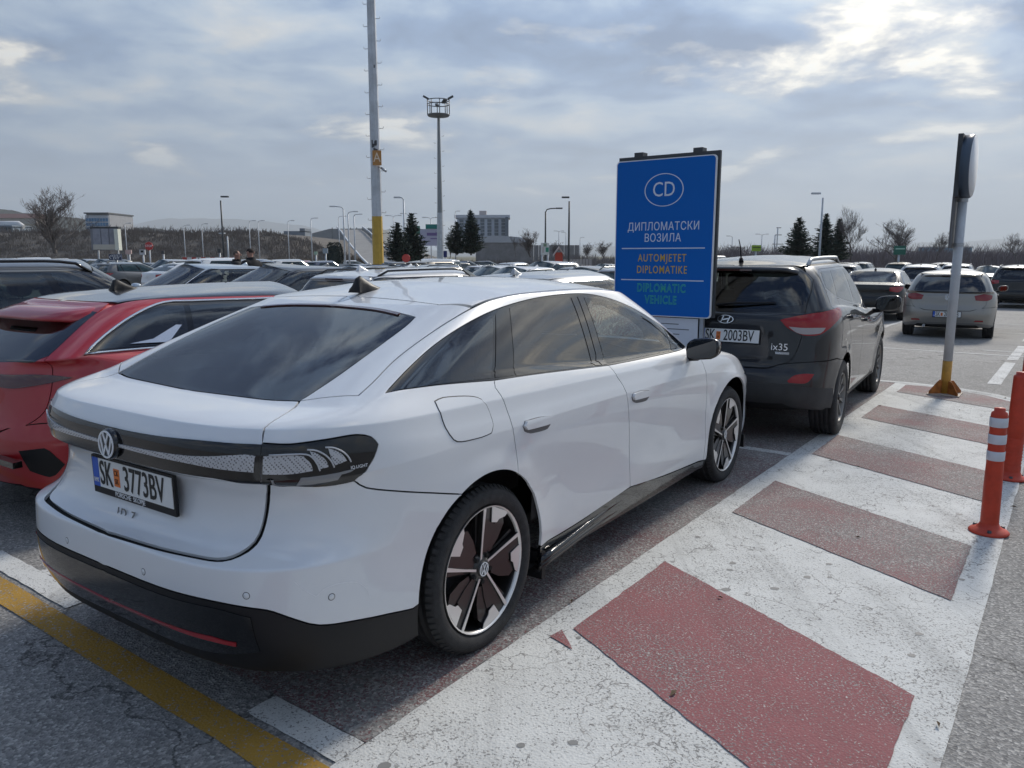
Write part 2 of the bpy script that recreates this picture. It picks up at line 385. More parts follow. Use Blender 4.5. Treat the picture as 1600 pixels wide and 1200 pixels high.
        for h in hp:
            b0 = len(pts); pts += [tuple(q) for q in h]; hed += [(b0+i, b0+(i+1) % len(h)) for i in range(len(h))]
        v, e, f, vo, eo, fo = delaunay_2d_cdt([Vector(p) for p in pts], hed, [list(range(nb))], 1, 1e-5)
        if hp: f = [q for q in f if not any(s.inside(h, (v[q[0]][0]+v[q[1]][0]+v[q[2]][0])/3, (v[q[0]][1]+v[q[1]][1]+v[q[2]][1])/3) for h in hp)]
        v = np.array([tuple(q) for q in v])
        org = [o[0] if o else -1 for o in vo]
        P = s.ev(v, s.sh.G); Nn = s.ev(v, s.vn); Nn /= np.linalg.norm(Nn, axis=1)[:, None]
        idx = {o: i for i, o in enumerate(org) if o >= 0}
        bd = [idx[i] for i in range(nb) if i in idx]
        ctr = [mode == 'centre' and P[i, 1] < .002 for i in bd]
        ar = 0
        for i in range(len(bd)):
            a, b = v[bd[i]], v[bd[(i+1) % len(bd)]]; ar += a[0]*b[1]-a[1]*b[0]
        B = P[bd].copy(); tn = np.roll(B, -1, 0)-np.roll(B, 1, 0); inn = np.cross(Nn[bd], tn); ln = np.linalg.norm(inn, axis=1); inn /= np.maximum(ln, 1e-9)[:, None]
        cen = P.mean(0)
        # orientation: inward normal of the loop in the surface
        test = sum(1 for i in range(len(bd)) if (np.array(v[bd[i]]) is not None) and ((B[i]+inn[i]*.004-cen)@(B[i]+inn[i]*.004-cen) < (B[i]-cen)@(B[i]-cen)))
        if test < len(bd)/2: inn = -inn
        P[bd] += inn*gap*np.array([0 if c else 1 for c in ctr])[:, None]
        if mode == 'centre':
            for q, c in zip(bd, ctr):
                if c: P[q, 1] = 0
        P += Nn*off; B = P[bd]
        V = list(P); NV = list(Nn); F = []
        f0 = f[0]; nf = np.cross(P[f0[1]]-P[f0[0]], P[f0[2]]-P[f0[0]])
        sgn = sum(np.sign(np.cross(P[q[1]]-P[q[0]], P[q[2]]-P[q[0]])@Nn[q[0]]) for q in f)
        for q in f: F.append(tuple(q) if sgn > 0 else tuple(q)[::-1])
        if depth:
            b0 = len(V)
            for i, q in enumerate(bd): V += [P[q], P[q]-Nn[q]*depth]; NV += [-inn[i], -inn[i]]
            n = len(bd)
            for i in range(n):
                j = (i+1) % n
                if ctr[i] and ctr[j]: continue
                q = (b0+2*i, b0+2*j, b0+2*j+1, b0+2*i+1)
                nn = np.cross(V[q[1]]-V[q[0]], V[q[2]]-V[q[0]]); F.append(q if nn@(-inn[i]) > 0 else q[::-1])
        V = np.array(V); NV = np.array(NV); res = []
        flip = np.array([1, -1, 1])
        def mk(V, NV, F):
            me = bpy.data.meshes.new(name); me.from_pydata([tuple(map(float, q)) for q in V], [], F)
            for p in me.polygons: p.use_smooth = True
            me.normals_split_custom_set_from_vertices([tuple(map(float, q)) for q in NV])
            o = new_obj(name, me, m, parent)
            if label: o['label'] = label
            return o
        if mode == 'centre':
            n = len(V); V2 = np.concatenate([V, V*flip]); N2 = np.concatenate([NV, NV*flip]); F2 = F+[tuple(i+n for i in q[::-1]) for q in F]
            for q, c in zip(bd, ctr):
                if c: N2[q, 1] = 0; N2[q+n, 1] = 0
            return mk(V2, N2, F2)
        if mode in ('pair', 'right'): res.append(mk(V*flip, NV*flip, [q[::-1] for q in F]))
        if mode in ('pair', 'left'): res.append(mk(V, NV, F))
        return res if mode == 'pair' else res[0]
    def under(s, parent, arches=(), off=.016, m=None, thin=2, cut=()):
        """dark inner skin behind the panel gaps, open at the wheel arches"""
        G = s.sh.G[::thin, ::thin]; Nn = s.vn[::thin, ::thin]; K, N = G.shape[:2]; P = (G-Nn*off).reshape(-1, 3)
        P[:, 1] = np.maximum(P[:, 1], 0)
        V = np.concatenate([P, P*[1, -1, 1]]); F = []
        for k in range(K-1):
            for c in range(N-1):
                a = k*N+c; ce = P[[a, a+1, a+N, a+N+1]].mean(0)
                if any(math.hypot(ce[0]-x, ce[2]-z) < r+.03 for x, z, r in arches) and ce[1] > .3: continue
                if any(s.inside(h, (k+.5)*thin, (c+.5)*thin) for h in cut): continue
                F += [(a, a+N, a+N+1, a+1), tuple(q+K*N for q in (a+1, a+N+1, a+N, a))]
        return mesh('underbody', V, F, m or M_DARK, parent, True)
# ------------------------------------------------------------------ ground
TH = R(36.2); FA = Vector((math.sin(TH), math.cos(TH))); FB = Vector((math.cos(TH), -math.sin(TH)))
def ab(a, b, z=0): p = FA*a+FB*b; return (p.x, p.y, z)
def gz(x, y): a = x*FA.x+y*FA.y; return -.015*min(max(a-11.5, 0), 28)
def asphalt_nodes(m, base=(.25, .245, .236), bump=.55):
    nt = m.node_tree; N = nt.nodes.new; L = nt.links.new
    tc = N('ShaderNodeTexCoord')
    def noise(s, d, r=.6, o='Fac'):
        n = N('ShaderNodeTexNoise'); n.inputs['Scale'].default_value = s; n.inputs['Detail'].default_value = d; n.inputs['Roughness'].default_value = r; L(tc.outputs['Object'], n.inputs['Vector']); return n.outputs[o]
    v = N('ShaderNodeTexVoronoi'); v.inputs['Scale'].default_value = 95; L(tc.outputs['Object'], v.inputs['Vector'])
    hs = N('ShaderNodeSeparateColor'); L(v.outputs['Color'], hs.inputs[0])
    r = N('ShaderNodeValToRGB'); e = r.color_ramp.elements; e[0].position = .0; e[0].color = (base[0]*.62, base[1]*.62, base[2]*.63, 1); e[1].position = 1; e[1].color = (base[0]*1.75, base[1]*1.73, base[2]*1.7, 1)
    q = e.new(.55); q.color = (*base, 1); q = e.new(.85); q.color = (base[0]*1.25, base[1]*1.24, base[2]*1.22, 1); L(hs.outputs[0], r.inputs[0])
    n1 = noise(.35, 5, .6); n2 = noise(5, 6, .7)
    mr = N('ShaderNodeMapRange'); mr.inputs['From Min'].default_value = .3; mr.inputs['From Max'].default_value = .7; mr.inputs['To Min'].default_value = .82; mr.inputs['To Max'].default_value = 1.16; L(n1, mr.inputs[0])
    mr2 = N('ShaderNodeMapRange'); mr2.inputs['From Min'].default_value = .3; mr2.inputs['From Max'].default_value = .7; mr2.inputs['To Min'].default_value = .88; mr2.inputs['To Max'].default_value = 1.1; L(n2, mr2.inputs[0])
    mu = N('ShaderNodeMath'); mu.operation = 'MULTIPLY'; L(mr.outputs[0], mu.inputs[0]); L(mr2.outputs[0], mu.inputs[1])
    vs = N('ShaderNodeVectorMath'); vs.operation = 'SCALE'; L(r.outputs[0], vs.inputs[0]); L(mu.outputs[0], vs.inputs['Scale'])
    bp = N('ShaderNodeBump'); bp.inputs['Strength'].default_value = bump; bp.inputs['Distance'].default_value = .006; L(v.outputs['Distance'], bp.inputs['Height'])
    b = nt.nodes['Principled BSDF']; L(bp.outputs[0], b.inputs['Normal']); b.inputs['Roughness'].default_value = .85; b.inputs['Specular IOR Level'].default_value = .3
    return tc, vs.outputs[0], b, L, N, noise
def m_asphalt():
    m = mat('asphalt'); tc, c, b, L, N, noise = asphalt_nodes(m)
    # fine old cracks and oil stains
    v = N('ShaderNodeTexVoronoi'); v.feature = 'DISTANCE_TO_EDGE'; v.inputs['Scale'].default_value = .42
    vm = N('ShaderNodeVectorMath'); vm.operation = 'SCALE'; vm.inputs['Scale'].default_value = .9; L(noise(1.6, 8, .62, 'Color'), vm.inputs[0]); va = N('ShaderNodeVectorMath'); L(tc.outputs['Object'], va.inputs[0]); L(vm.outputs[0], va.inputs[1]); L(va.outputs[0], v.inputs['Vector'])
    def mr(x, a, b_, c_, d): n = N('ShaderNodeMapRange'); n.inputs['From Min'].default_value = a; n.inputs['From Max'].default_value = b_; n.inputs['To Min'].default_value = c_; n.inputs['To Max'].default_value = d; L(x, n.inputs[0]); return n.outputs[0]
    ck = mr(v.outputs['Distance'], .002, .005, .45, 1); oil = mr(noise(.9, 6, .7), .62, .74, 1, .62)
    mu = N('ShaderNodeMath'); mu.operation = 'MULTIPLY'; L(ck, mu.inputs[0]); L(oil, mu.inputs[1]); vs = N('ShaderNodeVectorMath'); vs.operation = 'SCALE'; L(c, vs.inputs[0]); L(mu.outputs[0], vs.inputs['Scale']); L(vs.outputs[0], b.inputs['Base Color']); return m
def m_paint(name, col, cover, speck, cracks, dirt, scale=55, col2=None):
    """road paint worn down to the asphalt below in specks and cracks"""
    m = mat(name); tc, asp, b, L, N, noise = asphalt_nodes(m, bump=.28)
    def mth(op, a, c=None):
        n = N('ShaderNodeMath'); n.operation = op
        for i, v in enumerate((a, c)):
            if v is None: continue
            if isinstance(v, (int, float)): n.inputs[i].default_value = v
            else: L(v, n.inputs[i])
        return n.outputs[0]
    patch = noise(1.3, 5, .65); n = noise(scale, 3, .6)
    th = mth('ADD', cover, mth('MULTIPLY', mth('SUBTRACT', patch, .5), speck))
    mr = N('ShaderNodeMapRange'); mr.inputs['To Min'].default_value = 0; mr.inputs['To Max'].default_value = 1
    L(n, mr.inputs['Value']); L(th, mr.inputs['From Max']); L(mth('SUBTRACT', th, .05), mr.inputs['From Min'])
    bare = mr.outputs[0]                      # 1 where the paint is gone
    if cracks:
        v = N('ShaderNodeTexVoronoi'); v.feature = 'DISTANCE_TO_EDGE'; v.inputs['Scale'].default_value = 5.5
        nn = N('ShaderNodeTexNoise'); nn.inputs['Scale'].default_value = 7; nn.inputs['Detail'].default_value = 5; L(tc.outputs['Object'], nn.inputs['Vector'])
        vm = N('ShaderNodeVectorMath'); vm.operation = 'SCALE'; vm.inputs['Scale'].default_value = .28; L(nn.outputs['Color'], vm.inputs[0])
        va = N('ShaderNodeVectorMath'); va.operation = 'ADD'; L(tc.outputs['Object'], va.inputs[0]); L(vm.outputs[0], va.inputs[1]); L(va.outputs[0], v.inputs['Vector'])
        ck = mth('MULTIPLY', mth('LESS_THAN', v.outputs['Distance'], .015), mth('GREATER_THAN', noise(2.2, 3, .6), 1-cracks))
        bare = mth('MAXIMUM', bare, mth('MULTIPLY', ck, .85))
    tone = N('ShaderNodeMapRange'); tone.inputs['From Min'].default_value = .3; tone.inputs['From Max'].default_value = .7; tone.inputs['To Min'].default_value = 1-dirt; tone.inputs['To Max'].default_value = 1.04; L(noise(2.6, 7, .7), tone.inputs[0])
    # tyre scuffs along the driving direction
    mp = N('ShaderNodeMapping'); mp.inputs['Rotation'].default_value = (0, 0, TH); mp.inputs['Scale'].default_value = (5.5, .35, 1); L(tc.outputs['Object'], mp.inputs[0]); sn = N('ShaderNodeTexNoise'); sn.inputs['Scale'].default_value = 1.0; sn.inputs['Detail'].default_value = 6; sn.inputs['Roughness'].default_value = .65; L(mp.outputs[0], sn.inputs['Vector'])
    sc = N('ShaderNodeMapRange'); sc.inputs['From Min'].default_value = .55; sc.inputs['From Max'].default_value = .75; sc.inputs['To Min'].default_value = 1; sc.inputs['To Max'].default_value = .70; L(sn.outputs['Fac'], sc.inputs[0])
    pc = N('ShaderNodeMix'); pc.data_type = 'RGBA'; pc.inputs['A'].default_value = (*col, 1); pc.inputs['B'].default_value = (*(col2 or col), 1); L(noise(3.1, 4, .6), pc.inputs['Factor'])
    vs = N('ShaderNodeVectorMath'); vs.operation = 'SCALE'; L(pc.outputs['Result'], vs.inputs[0]); L(mth('MULTIPLY', tone.outputs[0], sc.outputs[0]), vs.inputs['Scale'])
    mx = N('ShaderNodeMix'); mx.data_type = 'RGBA'; L(bare, mx.inputs['Factor']); L(vs.outputs[0], mx.inputs['A']); L(asp, mx.inputs['B']); L(mx.outputs['Result'], b.inputs['Base Color'])
    return m
M_ASPH = m_asphalt()
M_PW = m_paint('worn_white_paint', (.60, .605, .585), .625, .34, .50, .16, 110)
M_PR = m_paint('worn_red_paint', (.285, .098, .105), .60, .34, .0, .18, 110, (.24, .10, .105))
M_PG = m_paint('faded_red_paint', (.25, .11, .115), .51, .45, .0, .25, 110, (.21, .11, .11))
M_PB = m_paint('bay_stain_paint', (.20, .085, .09), .48, .45, .0, .25, 110, (.16, .10, .10))
M_PY = m_paint('worn_yellow_paint', (.40, .235, .045), .62, .34, .25, .25, 90)
M_PT = m_paint('thin_white_paint', (.60, .60, .585), .60, .35, .2, .15)
def sheet(name, polys, z, m):
    v = []; f = []
    if m.name.startswith(('worn', 'faded', 'thin')): polys = [rough(p) for p in polys]
    for p in polys: f.append(tuple(range(len(v), len(v)+len(p)))); v += [(x[0], x[1], z+(gz(x[0], x[1]) if z > -.2 else 0)) for x in p]
    return tag(mesh(name, v, f, m), kind='structure')
def rough(p, amp=.0022, step=.05):
    rnd = random.Random(len(p)+int(abs(p[0][0]*1000))); out = []
    for i in range(len(p)):
        a, b = Vector(p[i][:2]), Vector(p[(i+1) % len(p)][:2]); L = (b-a).length; n = max(1, min(90, int(L/step))); nn = Vector((-(b-a).y, (b-a).x)).normalized() if L > 1e-6 else Vector((0, 0))
        for k in range(n): q = a.lerp(b, k/n)+(nn*rnd.gauss(0, amp) if k else Vector((0, 0))); out.append((q.x, q.y))
    return out
def field_mat():
    m = mat('dry_grass', (.105, .098, .055), .95, noise=.35, nscale=.15); return m
def build_ground():
    n = 40; v = []; rr = [0, 60, 140, 300, 700, 1500, 4000, 9000]
    tag(mesh('ground', [(-9000, -3000, -.44), (9000, -3000, -.44), (9000, 9500, -.44), (-9000, 9500, -.44)], [(0, 1, 2, 3)], field_mat()), kind='structure')
    sheet('asphalt_lot', [[ab(a0, -150), ab(a1, -150), ab(a1, 130), ab(a0, 130)] for a0, a1 in ((-90, 11.5), (11.5, 39.5), (39.5, 120))], 0, M_ASPH)
    Q = lambda a0, a1, b0, b1: [ab(a0, b0), ab(a1, b0), ab(a1, b1), ab(a0, b1)]
    # hatched island: white base with the red stripes on top
    end = [ab(10.93, -1.80), ab(10.95, -1.5), ab(10.88, -1.15), ab(10.62, -.72), ab(10.30, -.42), ab(9.98, -.205)]
    sheet('hatched_island', [[ab(-3, -1.80)]+end+[ab(-3, -.205)]], .004, M_PW)
    L0, L1 = -1.655, -.345; sh = -.635
    stripe = lambda a0, a1: [ab(a0, L0), ab(a1, L0), ab(a1+sh, L1), ab(a0+sh, L1)]
    sheet('red_stripe', [stripe(2.72, 3.66)], .008, M_PR)
    sheet('red_stripe', [stripe(4.66, 5.53)], .008, M_PG)
    sheet('red_stripe', [stripe(6.49, 7.34)], .008, M_PG)
    sheet('red_stripe', [stripe(8.30, 9.13)], .008, M_PG)
    sheet('red_stripe', [[ab(10.17, L0), ab(10.80, L0), ab(10.82, -1.45), ab(10.76, -1.15), ab(10.52, -.76), ab(10.2, -.47), ab(9.86, L1), ab(9.53, L1)]], .008, M_PG)
    sheet('red_stripe', [stripe(.0, 1.0)], .008, M_PR)
    sheet('red_paint_scrap', [[ab(2.60, -1.70), ab(2.68, -1.69), ab(2.56, -1.56)]], .008, M_PR)
    # the two reserved bays beside the island
    sheet('reserved_bay', [Q(1.62, 6.33, -4.15, -1.80)], .004, M_PB); sheet('reserved_bay', [Q(6.43, 10.9, -4.15, -1.80)], .004, M_PB)
    sheet('bay_line', [Q(6.33, 6.43, -4.15, -1.802)], .005, M_PW)
    sheet('bay_line', [[ab(10.9, -4.2), ab(11.02, -4.2), ab(11.04, -1.6), ab(10.96, -1.12), ab(10.70, -.66), ab(10.36, -.36), ab(9.98, -.207), ab(9.90, -.26), ab(10.28, -.44), ab(10.60, -.73), ab(10.86, -1.16), ab(10.92, -1.6)]], .006, M_PW)
    sheet('yellow_line', [Q(1.325, 1.46, -30, -1.60)], .005, M_PY)
    for b in (-4.2, -6.65, -9.1, -11.55, -14.0):
        sheet('bay_line', [Q(1.49, 1.615, b-.52, b+.52)], .005, M_PW); sheet('bay_line', [Q(1.617, 6.3, b-.05, b+.05)], .005, M_PT)
    sheet('bay_line', [Q(1.49, 1.615, -2.28, -1.802)], .005, M_PW)
    # aisle on the right: broken centre line and bay marks beyond
    for a in (11.55, 14.9, 19.0, 23.5, 28): sheet('aisle_line', [Q(a, a+2.9, -.83, -.68)], .004, M_PT)
    for a0, b0, b1 in ((15.55, -3.6, 9), (16.35, -1.3, 8), (21.2, -1.5, 9), (24.7, -1.7, 10)): sheet('bay_line', [Q(a0, a0+.10, b0, b1)], .004, M_PT)
    for k in range(14): sheet('bay_line', [Q(17.0, 21.5, -3.9-2.45*k, -3.8-2.45*k)], .004, M_PT)
    sheet('bay_line', [Q(17.5, 26, -3.95, -3.83)], .004, M_PT)
    # chewing gum spots and dead leaves
    rnd = random.Random(4); b = MB()
    for k in range(64):
        a, bb = rnd.uniform(.4, 10), rnd.uniform(-1.75, -.25); r0 = rnd.uniform(.008, .024); c = ab(a, bb); n = 9
        b.add([(c[0]+r0*rnd.uniform(.75, 1.15)*math.cos(2*PI*i/n), c[1]+r0*rnd.uniform(.6, 1)*math.sin(2*PI*i/n), .0052) for i in range(n)], [tuple(range(n))])
    tag(b.build('gum_spots', mat('old_gum', (.20, .20, .195), .7)), kind='stuff')
    b = MB()
    for k in range(46):
        a, bb = rnd.uniform(.5, 10.5), rnd.choice([rnd.uniform(-2.3, -.1), rnd.uniform(-.6, .3)]); c = ab(a, bb); an = rnd.uniform(0, 6.3); l = rnd.uniform(.012, .035); w_ = l*.35
        ca, sa = math.cos(an), math.sin(an); q = lambda x, y, z: (c[0]+x*ca-y*sa, c[1]+x*sa+y*ca, .012+z)
        b.add([q(-l, 0, .0), q(0, -w_, .006), q(l, 0, .001), q(0, w_, .010), q(0, 0, .001)], [(0, 1, 4), (1, 2, 4), (2, 3, 4), (3, 0, 4)])
    tag(b.build('fallen_leaves', mat('dead_leaf', (.11, .075, .04), .8)), kind='stuff')
build_ground()
# ------------------------------------------------------------------ car pieces
def wheel(parent, x, y, rad, wid, rr, style, rim_m=None, cap=True, n=48, emblem=False):
    """wheel > tyre, rim (> centre_cap); y < 0 is the right side"""
    sg = -1 if y < 0 else 1
    e = bpy.data.objects.new('wheel', None); COL.objects.link(e); e.parent = parent; e.location = (x, y, rad-.006); e.empty_display_size = .1
    if sg > 0: e.rotation_euler = (0, 0, PI)
    # local: outer face towards -Y
    t = MB(); w = wid/2; sh = rad-rr
    prof = [(rr-.012, w*.3), (rr-.006, -w*.80), (rr+.006, -w*.93), (rr+sh*.25, -w*1.02), (rr+sh*.55, -w*1.04), (rr+sh*.78, -w*.98), (rad-.010, -w*.88), (rad-.002, -w*.74)]
    for g in (-.5, -.17, .17, .5):
        prof += [(rad, w*(g-.08)), (rad-.007, w*(g-.055)), (rad-.007, w*(g+.055)), (rad, w*(g+.08))]
    prof += [(rad-.002, w*.74), (rad-.012, w*.9), (rr+sh*.5, w*1.03), (rr, w*.9), (rr-.02, w*.5)]
    t.lathe(prof, n, 'Y'); 
    if n >= 48:
        for k in range(72):     # shoulder blocks
            a = 2*PI*k/72; M = Matrix.Rotation(a, 4, 'Y') @ Matrix.Translation((0, -w*.83, rad-.0075)) @ Matrix.Rotation(R(38), 4, 'X')
            t.box((0, 0, 0), (.019, .030, .006), M=M)
    t.build('tyre', M_RUBBER, e)
    rm = MB(); F = -w*.90
    # barrel and lip
    rm.lathe([(rr*.93, w*.5), (rr*.93, F+.03), (rr*.955, F+.012)], n, 'Y', mi=0)
    rm.lathe([(rr*.955, F+.012), (rr*.962, F-.004), (rr*.985, F-.006)], n, 'Y', mi=1)
    rm.lathe([(rr*.985, F-.006), (rr+.004, F+.004), (rr+.004, F+.012), (rr*.98, w*.5)], n, 'Y', mi=0 if style == 'hero' else 1)
    rm.lathe([(.001, w*.1), (rr*.94, w*.1)], n, 'Y', mi=2)      # dark brake back plate
    rm.lathe([(.05, w*.02), (rr*.62, w*.02), (rr*.62, w*.05)], n, 'Y', mi=3)   # disc
    P = lambda r, a, h: (r*math.cos(R(a)), h, r*math.sin(R(a)))
    fn = lambda q, a, h: P(q*rr, a, h)
    if style == 'hero':
        for k in range(5):
            a0 = 92-72*k
            # thin machined spoke, slightly swept, wider to the rim
            sp = [(.16, a0+16), (.30, a0+6), (.45, a0+2.5), (.70, a0+.4), (.975, a0-.8), (.975, a0-4.5), (.70, a0-3.5), (.45, a0-2), (.30, a0-1), (.16, a0+2)]
            rm.prism(sp, F-.004, F-.001, lambda q, a, h: P(q*rr, a, h+.018*(1-q)), 1); rm.prism(sp, F-.0005, F+.03, lambda q, a, h: P(q*rr, a, h+.018*(1-q)), 0)
            bl = [(.16, a0+2), (.30, a0-1), (.45, a0-2), (.70, a0-3.5), (.975, a0-4.5), (.975, a0-14), (.72, a0-18), (.70, a0-30), (.5, a0-33), (.3, a0-34), (.16, a0-44)]
            rm.prism(bl, F+.004, F+.03, lambda q, a, h: P(q*rr, a, h+.018*(1-q)), 0)
            tip = [(.975, a0-14), (.975, a0-42), (.88, a0-40), (.79, a0-31), (.735, a0-29), (.72, a0-18)]
            rm.prism(tip, F-.002, F+.001, lambda q, a, h: P(q*rr, a, h+.010*(1-q)), 1); rm.prism(tip, F+.0015, F+.03, lambda q, a, h: P(q*rr, a, h+.010*(1-q)), 0)
            b2 = [(.70, a0-30), (.79, a0-31), (.88, a0-40), (.80, a0-47), (.55, a0-52), (.3, a0-52), (.3, a0-34), (.5, a0-33)]
            rm.prism(b2, F+.008, F+.032, lambda q, a, h: P(q*rr, a, h+.018*(1-q)), 0)
            b3 = [(.90, a0-66), (.90, a0-70), (.5, a0-68), (.3, a0-60), (.2, a0-54), (.2, a0-48), (.3, a0-54), (.5, a0-63)]
            rm.prism(b3, F+.02, F+.04, lambda q, a, h: P(q*rr, a, h+.018*(1-q)), 0)
            rm.tube([P(.058, a0-36, F+.04), P(.058, a0-36, F+.008)], .010, 8, 2)
        rm.lathe([(.001, F+.012), (rr*.2, F+.014), (rr*.24, F+.03), (rr*.24, F+.05)], 30, 'Y', mi=0)
    else:
        nsp = {'five': 5, 'ten': 10, 'twin': 7, 'disc': 9}[style]; wd = {'five': 17, 'ten': 8, 'twin': 11, 'disc': 15}[style]
        for k in range(nsp):
            a0 = 90+360*k/nsp
            sp = [(.18, a0+wd*1.5), (.5, a0+wd*.6), (.97, a0+wd*.62), (.97, a0-wd*.62), (.5, a0-wd*.6), (.18, a0-wd*1.5)]
            rm.prism(sp, F+.006, F+.035, lambda q, a, h: P(q*rr, a, h+.022*(1-q)), 0)
        rm.lathe([(.001, F+.02), (rr*.22, F+.022), (rr*.26, F+.05)], max(12, n//2), 'Y', mi=0)
    rim = rm.build('rim', [rim_m or M_RIMBLACK, M_SILVER if style == 'hero' else (rim_m or M_SILVER), M_DARK, M_GREYPLASTIC], e)
    if cap:
        c = MB(); c.lathe([(.001, F+.004), (rr*.105, F+.005), (rr*.12, F+.012), (rr*.12, F+.03)], 24, 'Y')
        c = c.build('centre_cap', M_RIMBLACK, rim)
        if emblem: vw_emblem(rim, Matrix.Translation((0, F+.003, 0)) @ Matrix.Rotation(R(14), 4, 'Y') @ Matrix.Rotation(PI/2, 4, 'X'), rr*.11, M_WHITE, .0015, 'cap_emblem')
    return e
def vw_emblem(parent, M, r, m, h=.004, name='emblem', backing=None):
    """round badge with the V above the W, in the local XY plane"""
    b = MB(); fn = lambda x, y, z: tuple(M @ Vector((x*r, y*r, z)))
    n = 36
    for k in range(n):
        a, c = 2*PI*k/n, 2*PI*(k+1)/n
        b.prism([(math.cos(a)*q, math.sin(a)*q) for q in (.87, 1)]+[(math.cos(c)*q, math.sin(c)*q) for q in (1, .87)], 0, h, fn)
    ribbon([(-.34, .80), (0, .08), (.34, .80)], .15, fn, b, 0, h)
    ribbon([(-.72, .50), (-.34, -.72), (0, -.04), (.34, -.72), (.72, .50)], .15, fn, b, 0, h)
    return b.build(name, m, parent)
def plate(parent, M, text, w=.52, hgt=.112, frame_text=None, seal=True, split=2):
    """number_plate > blue band, characters, seal"""
    b = MB(); fh = .024 if frame_text else .008
    b.box((0, -fh/2+.002, -.006), (w+.02, hgt+.012+fh, .012), M=None)
    fr = b.build('number_plate', M_BLACK, parent); fr.matrix_local = M
    q = MB(); q.box((0, 0, .001), (w, hgt, .003)); pl = q.build('plate_face', M_PLATE, fr)
    q = MB(); q.box((-w/2+.021, 0, .0018), (.042, hgt, .003)); q.build('blue_band', M_BLUE, fr)
    text_obj('plate_text', 'NMK', .026, M_WHITE, fr, Matrix.Translation((-w/2+.021, -hgt*.28, .0042)), extrude=.0004, sx=.62)
    if seal:
        x = -w/2+.042+.105
        L = text_obj('plate_text', text[:2], .132, M_INK, fr, Matrix.Translation((x-.054, -.002, .0042)), extrude=.0006, sx=.60, bold=.001)
        q = MB(); q.box((x+.019, -.003, .0025), (.038, .068, .003)); q.build('plate_seal', M_ORANGE, fr)
        text_obj('plate_text', 'CK', .03, M_INK, fr, Matrix.Translation((x+.019, .014, .005)), extrude=.0003, sx=.8)
        text_obj('plate_text', 'SK', .03, M_INK, fr, Matrix.Translation((x+.019, -.018, .005)), extrude=.0003, sx=.8)
        text_obj('plate_text', text[2:], .132, M_INK, fr, Matrix.Translation((x+.196, -.002, .0042)), extrude=.0006, sx=.635, bold=.001)
    else: text_obj('plate_text', text, .10, M_INK, fr, Matrix.Translation((.03, -.002, .0042)), extrude=.0006, sx=.62)
    if frame_text: text_obj('frame_text', frame_text, .026, M_WHITE, fr, Matrix.Translation((-.02, -hgt/2-.0135, .0008)), extrude=.0006, sx=.95)
    return fr
def rear_facing(x, y, z, tilt=0):
    """matrix whose +Z looks to the car's rear, +X to the car's right, +Y up"""
    return Matrix.Translation((x, y, z)) @ Matrix(((0, 0, -1, 0), (-1, 0, 0, 0), (0, 1, 0, 0), (0, 0, 0, 1))) @ Matrix.Rotation(tilt, 4, 'X')
def mirror_pair(parent, x, y, z, m, sides=(-1, 1), scale=1.0, arm=M_BLACK, cap_m=None):
    for sg in sides:
        b = MB(); s = scale
        # housing: rounded wedge, blunt to the rear
        secs = []
        for t, hw, hh in ((-.045, .98, .95), (-.03, 1.0, 1.0), (.02, .97, .96), (.06, .82, .78), (.085, .5, .45)):
            rg = []
            for k in range(16):
                a = 2*PI*k/16; ca, sa = math.cos(a), math.sin(a)
                rg.append((x+t*s, y*sg+sg*(.105*s*hw*(abs(ca)**.65)*(1 if ca > 0 else -1)+.105*s), z+.068*s*hh*(abs(sa)**.65)*(1 if sa > 0 else -1)+.012*ca*s))
            secs.append(rg)
        v = [p for r in secs for p in r]; f = [(i*16+k, i*16+(k+1) % 16, (i+1)*16+(k+1) % 16, (i+1)*16+k) for i in range(4) for k in range(16)]+[tuple(range(16)), tuple(64+k for k in range(16))]
        b.add(v, f, 0, True); b.tube([(x+.05*s, y*sg-sg*.03, z-.075*s), (x+.03*s, y*sg+sg*.05, z-.065*s), (x+.02*s, y*sg+sg*.10, z-.04*s)], [.022*s, .02*s, .02*s], 8, 1)
        o = b.build('wing_mirror', [cap_m or m, arm], parent)
        g = MB(); rg = [(x-.0475*s, y*sg+sg*(.093*s*(abs(math.cos(a))**.65)*(1 if math.cos(a) > 0 else -1)+.105*s), z+.057*s*(abs(math.sin(a))**.65)*(1 if math.sin(a) > 0 else -1)+.012*math.cos(a)*s) for a in [2*PI*k/20 for k in range(20)]]
        g.add(rg, [tuple(range(20))]); g.build('mirror_glass', M_GLASS, o)
def shark_fin(parent, M, m=M_BLACK, s=1.0):
    b = MB(); prof = [(-.085, .006, .040), (-.080, .034, .036), (-.068, .068, .024), (-.045, .078, .020), (-.015, .062, .024), (.035, .036, .030), (.085, .018, .028), (.125, .003, .014)]
    v = []; n = 10
    for x, hgt, w in prof:
        for k in range(n):
            a = PI*k/(n-1); v.append((x, -w*math.cos(a)*(1 if abs(math.cos(a)) > .9 else .8), hgt*math.sin(a)**.6-.004))
    f = [(i*n+k, i*n+k+1, (i+1)*n+k+1, (i+1)*n+k) for i in range(len(prof)-1) for k in range(n-1)]+[tuple(range(n))]
    b.add([tuple(M @ (Vector(p)*s)) for p in v], f, 0, True); return b.build('roof_antenna', m, parent)

